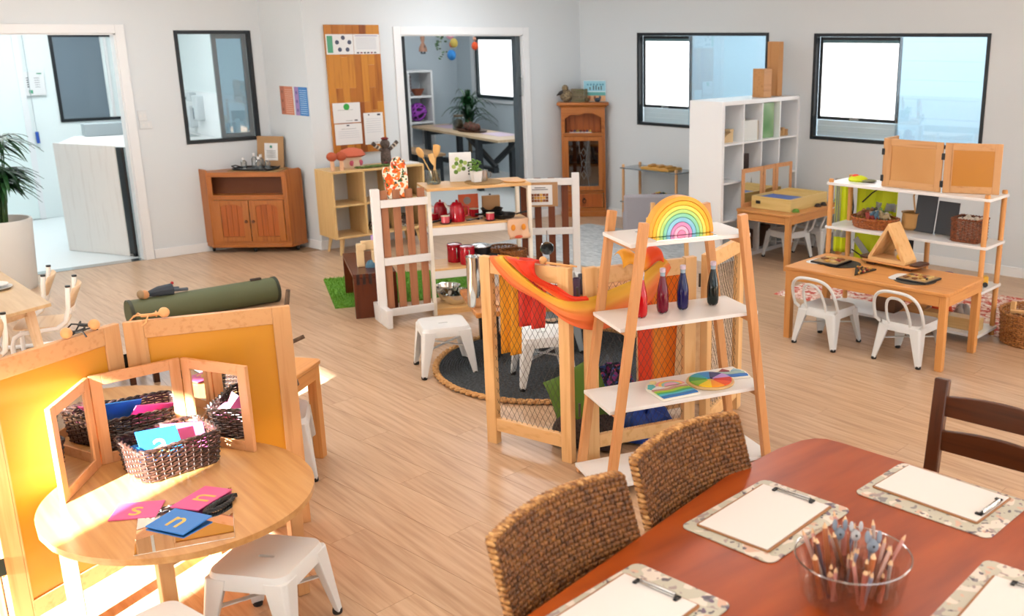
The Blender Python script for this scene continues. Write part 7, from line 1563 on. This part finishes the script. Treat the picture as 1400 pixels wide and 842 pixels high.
# art room things
t = thing('work_table', 'long timber work table with a black trestle in the art room', 'table', (-12.40, 7.87, 0), -5.5)
MB().box(-1.25, -0.33, 0.715, 1.45, 0.28, 0.75).out('tabletop', noisy('pale_ply_top', ['#b49470', '#cbb08c'], (3, 20, 3), 0.4), t, bev=0.004)
for x in (-0.85, 0.78):
    for s in (-1, 1): MB().bar((x, s * 0.26, 0), (x, s * 0.26, 0.715), 0.09, 0.07).out('leg', darkmetal, t)
    MB().box(x - 0.04, -0.26, 0.64, x + 0.04, 0.26, 0.715).out('cross_bar', darkmetal, t)
MB().bar((0.78, 0.0, 0.30), (-0.1, 0.0, 0.69), 0.06, 0.06).out('brace', darkmetal, t); MB().bar((0.78, 0.0, 0.38), (1.35, 0.0, 0.70), 0.06, 0.06).out('brace', darkmetal, t); MB().box(-0.85, -0.04, 0.22, 0.78, 0.04, 0.29).out('stretcher', darkmetal, t)
TM = MT(-12.40, 7.87, 0, -5.5)
t = thing('bench_seat', 'timber bench seat before the art room work table', 'bench', on(TM, -0.8, -0.55, 0), -5.5); MB().box(-0.2, -0.14, 0.42, 0.85, 0.14, 0.455).out('seat', noisy('bench_ply', ['#a5805c', '#bd9a74'], (3, 20, 3), 0.4), t)
for x in (-0.1, 0.75): MB().box(x - 0.04, -0.12, 0, x + 0.04, 0.12, 0.42).out('leg', darkmetal, t)
t = thing('glass_jar', 'clear jar of dried leaves on the art room table', 'jar', on(TM, -0.22, -0.05, 0.751)); MB().lathe([(0, 0), (0.085, 0), (0.09, 0.01), (0.09, 0.17), (0.07, 0.19)], 24).out('glass', glass('jar_glass', '#dfe6e4', 0.1), t); MB().lathe([(0, 0.19), (0.073, 0.19), (0.073, 0.215), (0, 0.215)], 20).out('lid', flat('bronze_lid', '#7a6a55', 0.4, 0.6), t); MB().ball((0, 0, 0.085), 0.075, 12, 8).out('contents', noisy('dried_leaf', ['#3a2a20', '#7a6a50'], (40, 40, 40), 0.9, 2), t)
t = thing('wooden_platter', 'brown platter of pine cones on the art room table', 'platter', on(TM, 0.12, -0.02, 0.751)); MB().lathe([(0, 0), (0.24, 0), (0.27, 0.02), (0.25, 0.02), (0, 0.01)], 28, sx=1.2, sy=0.6).out('plate', walnut('x'), t)
for k in range(6):
    o = MB().ball((0, 0, 0), 0.05, 10, 7, (1, 1, 1.2)).out('pine_cone', noisy('cone', ['#2a1c14', '#5a4030', '#7a3a34'], (40, 40, 40), 0.9, 2, .8), loc=on(TM, 0.0 + 0.055 * k, -0.02 + 0.04 * (-1) ** k, 0.751 + 0.072 - 0.004 * k)); tag(o, f'{["first", "second", "third", "fourth", "fifth", "sixth"][k]} pine cone from left on the art room platter', 'pine cone', 'pine cones on the platter')
for k, (x, y, c, lab) in enumerate(((-0.75, 0.05, '#b9a3b4', 'pale mauve paper at left on the art room table'), (0.75, 0.08, '#c9b4c4', 'pale mauve paper at right on the art room table'))):
    o = MB().box(-0.28, -0.16, 0, 0.28, 0.16, 0.002).out('paper_sheet', flat('mauve_paper%d' % k, c, 0.7), loc=on(TM, x, y, 0.751)); o.rotation_euler = (0, 0, R(-5.5)); tag(o, lab, 'paper')
t = thing('cube_shelf', 'white cube shelf at far end of the art room', 'bookcase', (-13.97, 7.72, 0), 90)
for x in (-0.42, -0.02, 0.38): MB().box(x, -0.19, 0, x + 0.03, 0.19, 1.56).out('side_panel', lacq, t)
for z in (0.0, 0.38, 0.76, 1.15, 1.53): MB().box(-0.39, -0.185, z, 0.38, 0.19, z + 0.03).out('shelf_board', lacq, t)
MB().box(-0.42, 0.17, 0, 0.41, 0.19, 1.56).out('back_panel', flat('shelf_back', '#b9c3ca', 0.5), t)
XM = MT(-13.97, 7.72, 0, 90)
t = thing('woven_ball', 'purple lattice ball in the art room cube shelf', 'ornament', on(XM, 0.18, -0.08, 0.791)); mb = MB()
for k in range(9):
    m_ = Matrix.Rotation(k * 0.7, 3, 'Z') @ Matrix.Rotation(0.5 + k * 0.55, 3, 'X'); mb.tube([m_ @ V((0.13 * cos(a), 0.13 * sin(a), 0)) + V((0, 0, 0.14)) for a in [2 * pi * i / 24 for i in range(24)]], 0.012, 6, closed=True)
mb.out('lattice', flat('magenta_cane', '#9a3fb0', 0.6), t, kind='stuff'); MB().ball((0, 0, 0.14), 0.105, 12, 8).out('core', flat('dark_core', '#3a2440', 0.7), t)
t = thing('brown_bowl', 'brown clay bowl in the upper art room cube', 'bowl', on(XM, 0.20, -0.08, 1.181)); MB().lathe([(0, 0), (0.05, 0), (0.11, 0.10), (0.10, 0.10), (0, 0.03)], 20).out('bowl', flat('clay_brown', '#8a4a30', 0.6), t)
t = thing('shell_string', 'strings of grey beads in the upper art room cube', 'ornament', on(XM, 0.06, -0.1, 1.181))
for k in range(6): MB().ball((0, 0, 0.03 + 0.05 * k), 0.028, 8, 6).out('bead', flat('bead_grey', '#77696a', 0.6), t)
t = thing('indoor_plant', 'large strappy green indoor plant behind the art room table', 'plant', (-13.2, 8.38, 0))
MB().lathe([(0, 0), (0.14, 0), (0.18, 0.34), (0.16, 0.34), (0.15, 0.30), (0, 0.30)], 24).out('pot', flat('grey_pot', '#7c8488', 0.6), t); rnd = random.Random(8)
gl = noisy('strappy_leaf', ['#12301a', '#1f4a28', '#356a3a'], (6, 6, 6), 0.35, 2)
for k in range(84):
    a = rnd.uniform(0, 6.28); L = rnd.uniform(0.38, 0.62); up = rnd.uniform(1.0, 3.2); z0 = rnd.uniform(0.65, 1.05); d = V((cos(a), sin(a), 0)); sd_ = V((-sin(a), cos(a), 0)); rows = []
    n_ = V((0, 0, up)).length
    for i in range(8):
        u = i / 7; hx = L * u / math.sqrt(1 + up * up) * (1 + 0.25 * u); c = d * hx + V((0, 0, z0 + up * hx - 0.9 * L * u ** 2.6)); w_ = 0.034 * (1 - u ** 2) * (0.55 + 1.4 * min(u, 0.35)); rows.append([c - sd_ * w_ + V((0, 0, .006)), c, c + sd_ * w_ + V((0, 0, .006))])
    MB().sheet(rows).out('strap_leaf', gl, t)
MB().tube([(0, 0, 0.30), (0.01, 0, 0.6), (0, 0.01, 1.0)], 0.03, 8).out('trunk', flat('plant_trunk', '#6a5a44', 0.8), t)
# hangings from the art room ceiling
def hang(name, label, x, y, z, build, group='hangings in the art room'):
    t = thing(name, label, 'ornament', (x, y, z), 0, group); build(t); MB().tube([(0, 0, 0.0), (0, 0, 2.75 - z)], 0.003, 5).out('string', flat('string_white', '#d9d9d4', 0.7), t); return t
hang('dried_bunch', 'bunch of dried brown stems hanging at left in the art room', -12.6, 7.31, 1.86, lambda t: (MB().lathe([(0.02, 0), (0.06, 0.0), (0.05, 0.06), (0.02, 0.12), (0.07, 0.42)], 12).out('stems', flat('dried_stem', '#7d5a48', 0.9), t), MB().frame(-0.05, -0.03, 0.05, 0.08, 0.012, -0.01, 0.01).out('holder', darkmetal, t)))
def vine(t):
    rnd = random.Random(6)
    for k in range(34): MB().ball((rnd.uniform(-.08, .08), rnd.uniform(-.06, .06), 0.45 - 0.014 * k + rnd.uniform(-.02, .02)), 0.03 * (1 - k / 60), 6, 4, (1, 1, 0.6)).out('leaf', flat('vine_green%d' % (k % 2), ['#2f4a2c', '#4c6b40'][k % 2], 0.7), t)
hang('trailing_vine', 'green trailing vine hanging in the art room', -12.6, 7.59, 1.76, vine)
def blobsb(cs):
    def f(t):
        for (x, z, r, c) in cs: MB().ball((x, 0, z), r, 12, 7, (1.1, 0.6, 0.9)).out('paper_flower', flat('flower_' + c[1:], c, 0.8), t)
    return f
hang('paper_flowers', 'pink yellow and blue paper flowers hanging in the art room', -12.9, 7.95, 1.78, blobsb([(0.0, 0.02, 0.085, '#2f7fc4'), (0.08, 0.19, 0.075, '#b9a04a'), (-0.02, 0.31, 0.08, '#e3a3b4'), (0.02, 0.17, 0.05, '#c4552a')]))
hang('paper_lantern', 'small orange paper lantern hanging before the art room window', -12.6, 8.16, 1.93, blobsb([(0, 0.0, 0.065, '#e2552a'), (0.0, 0.10, 0.03, '#d99a80')]))
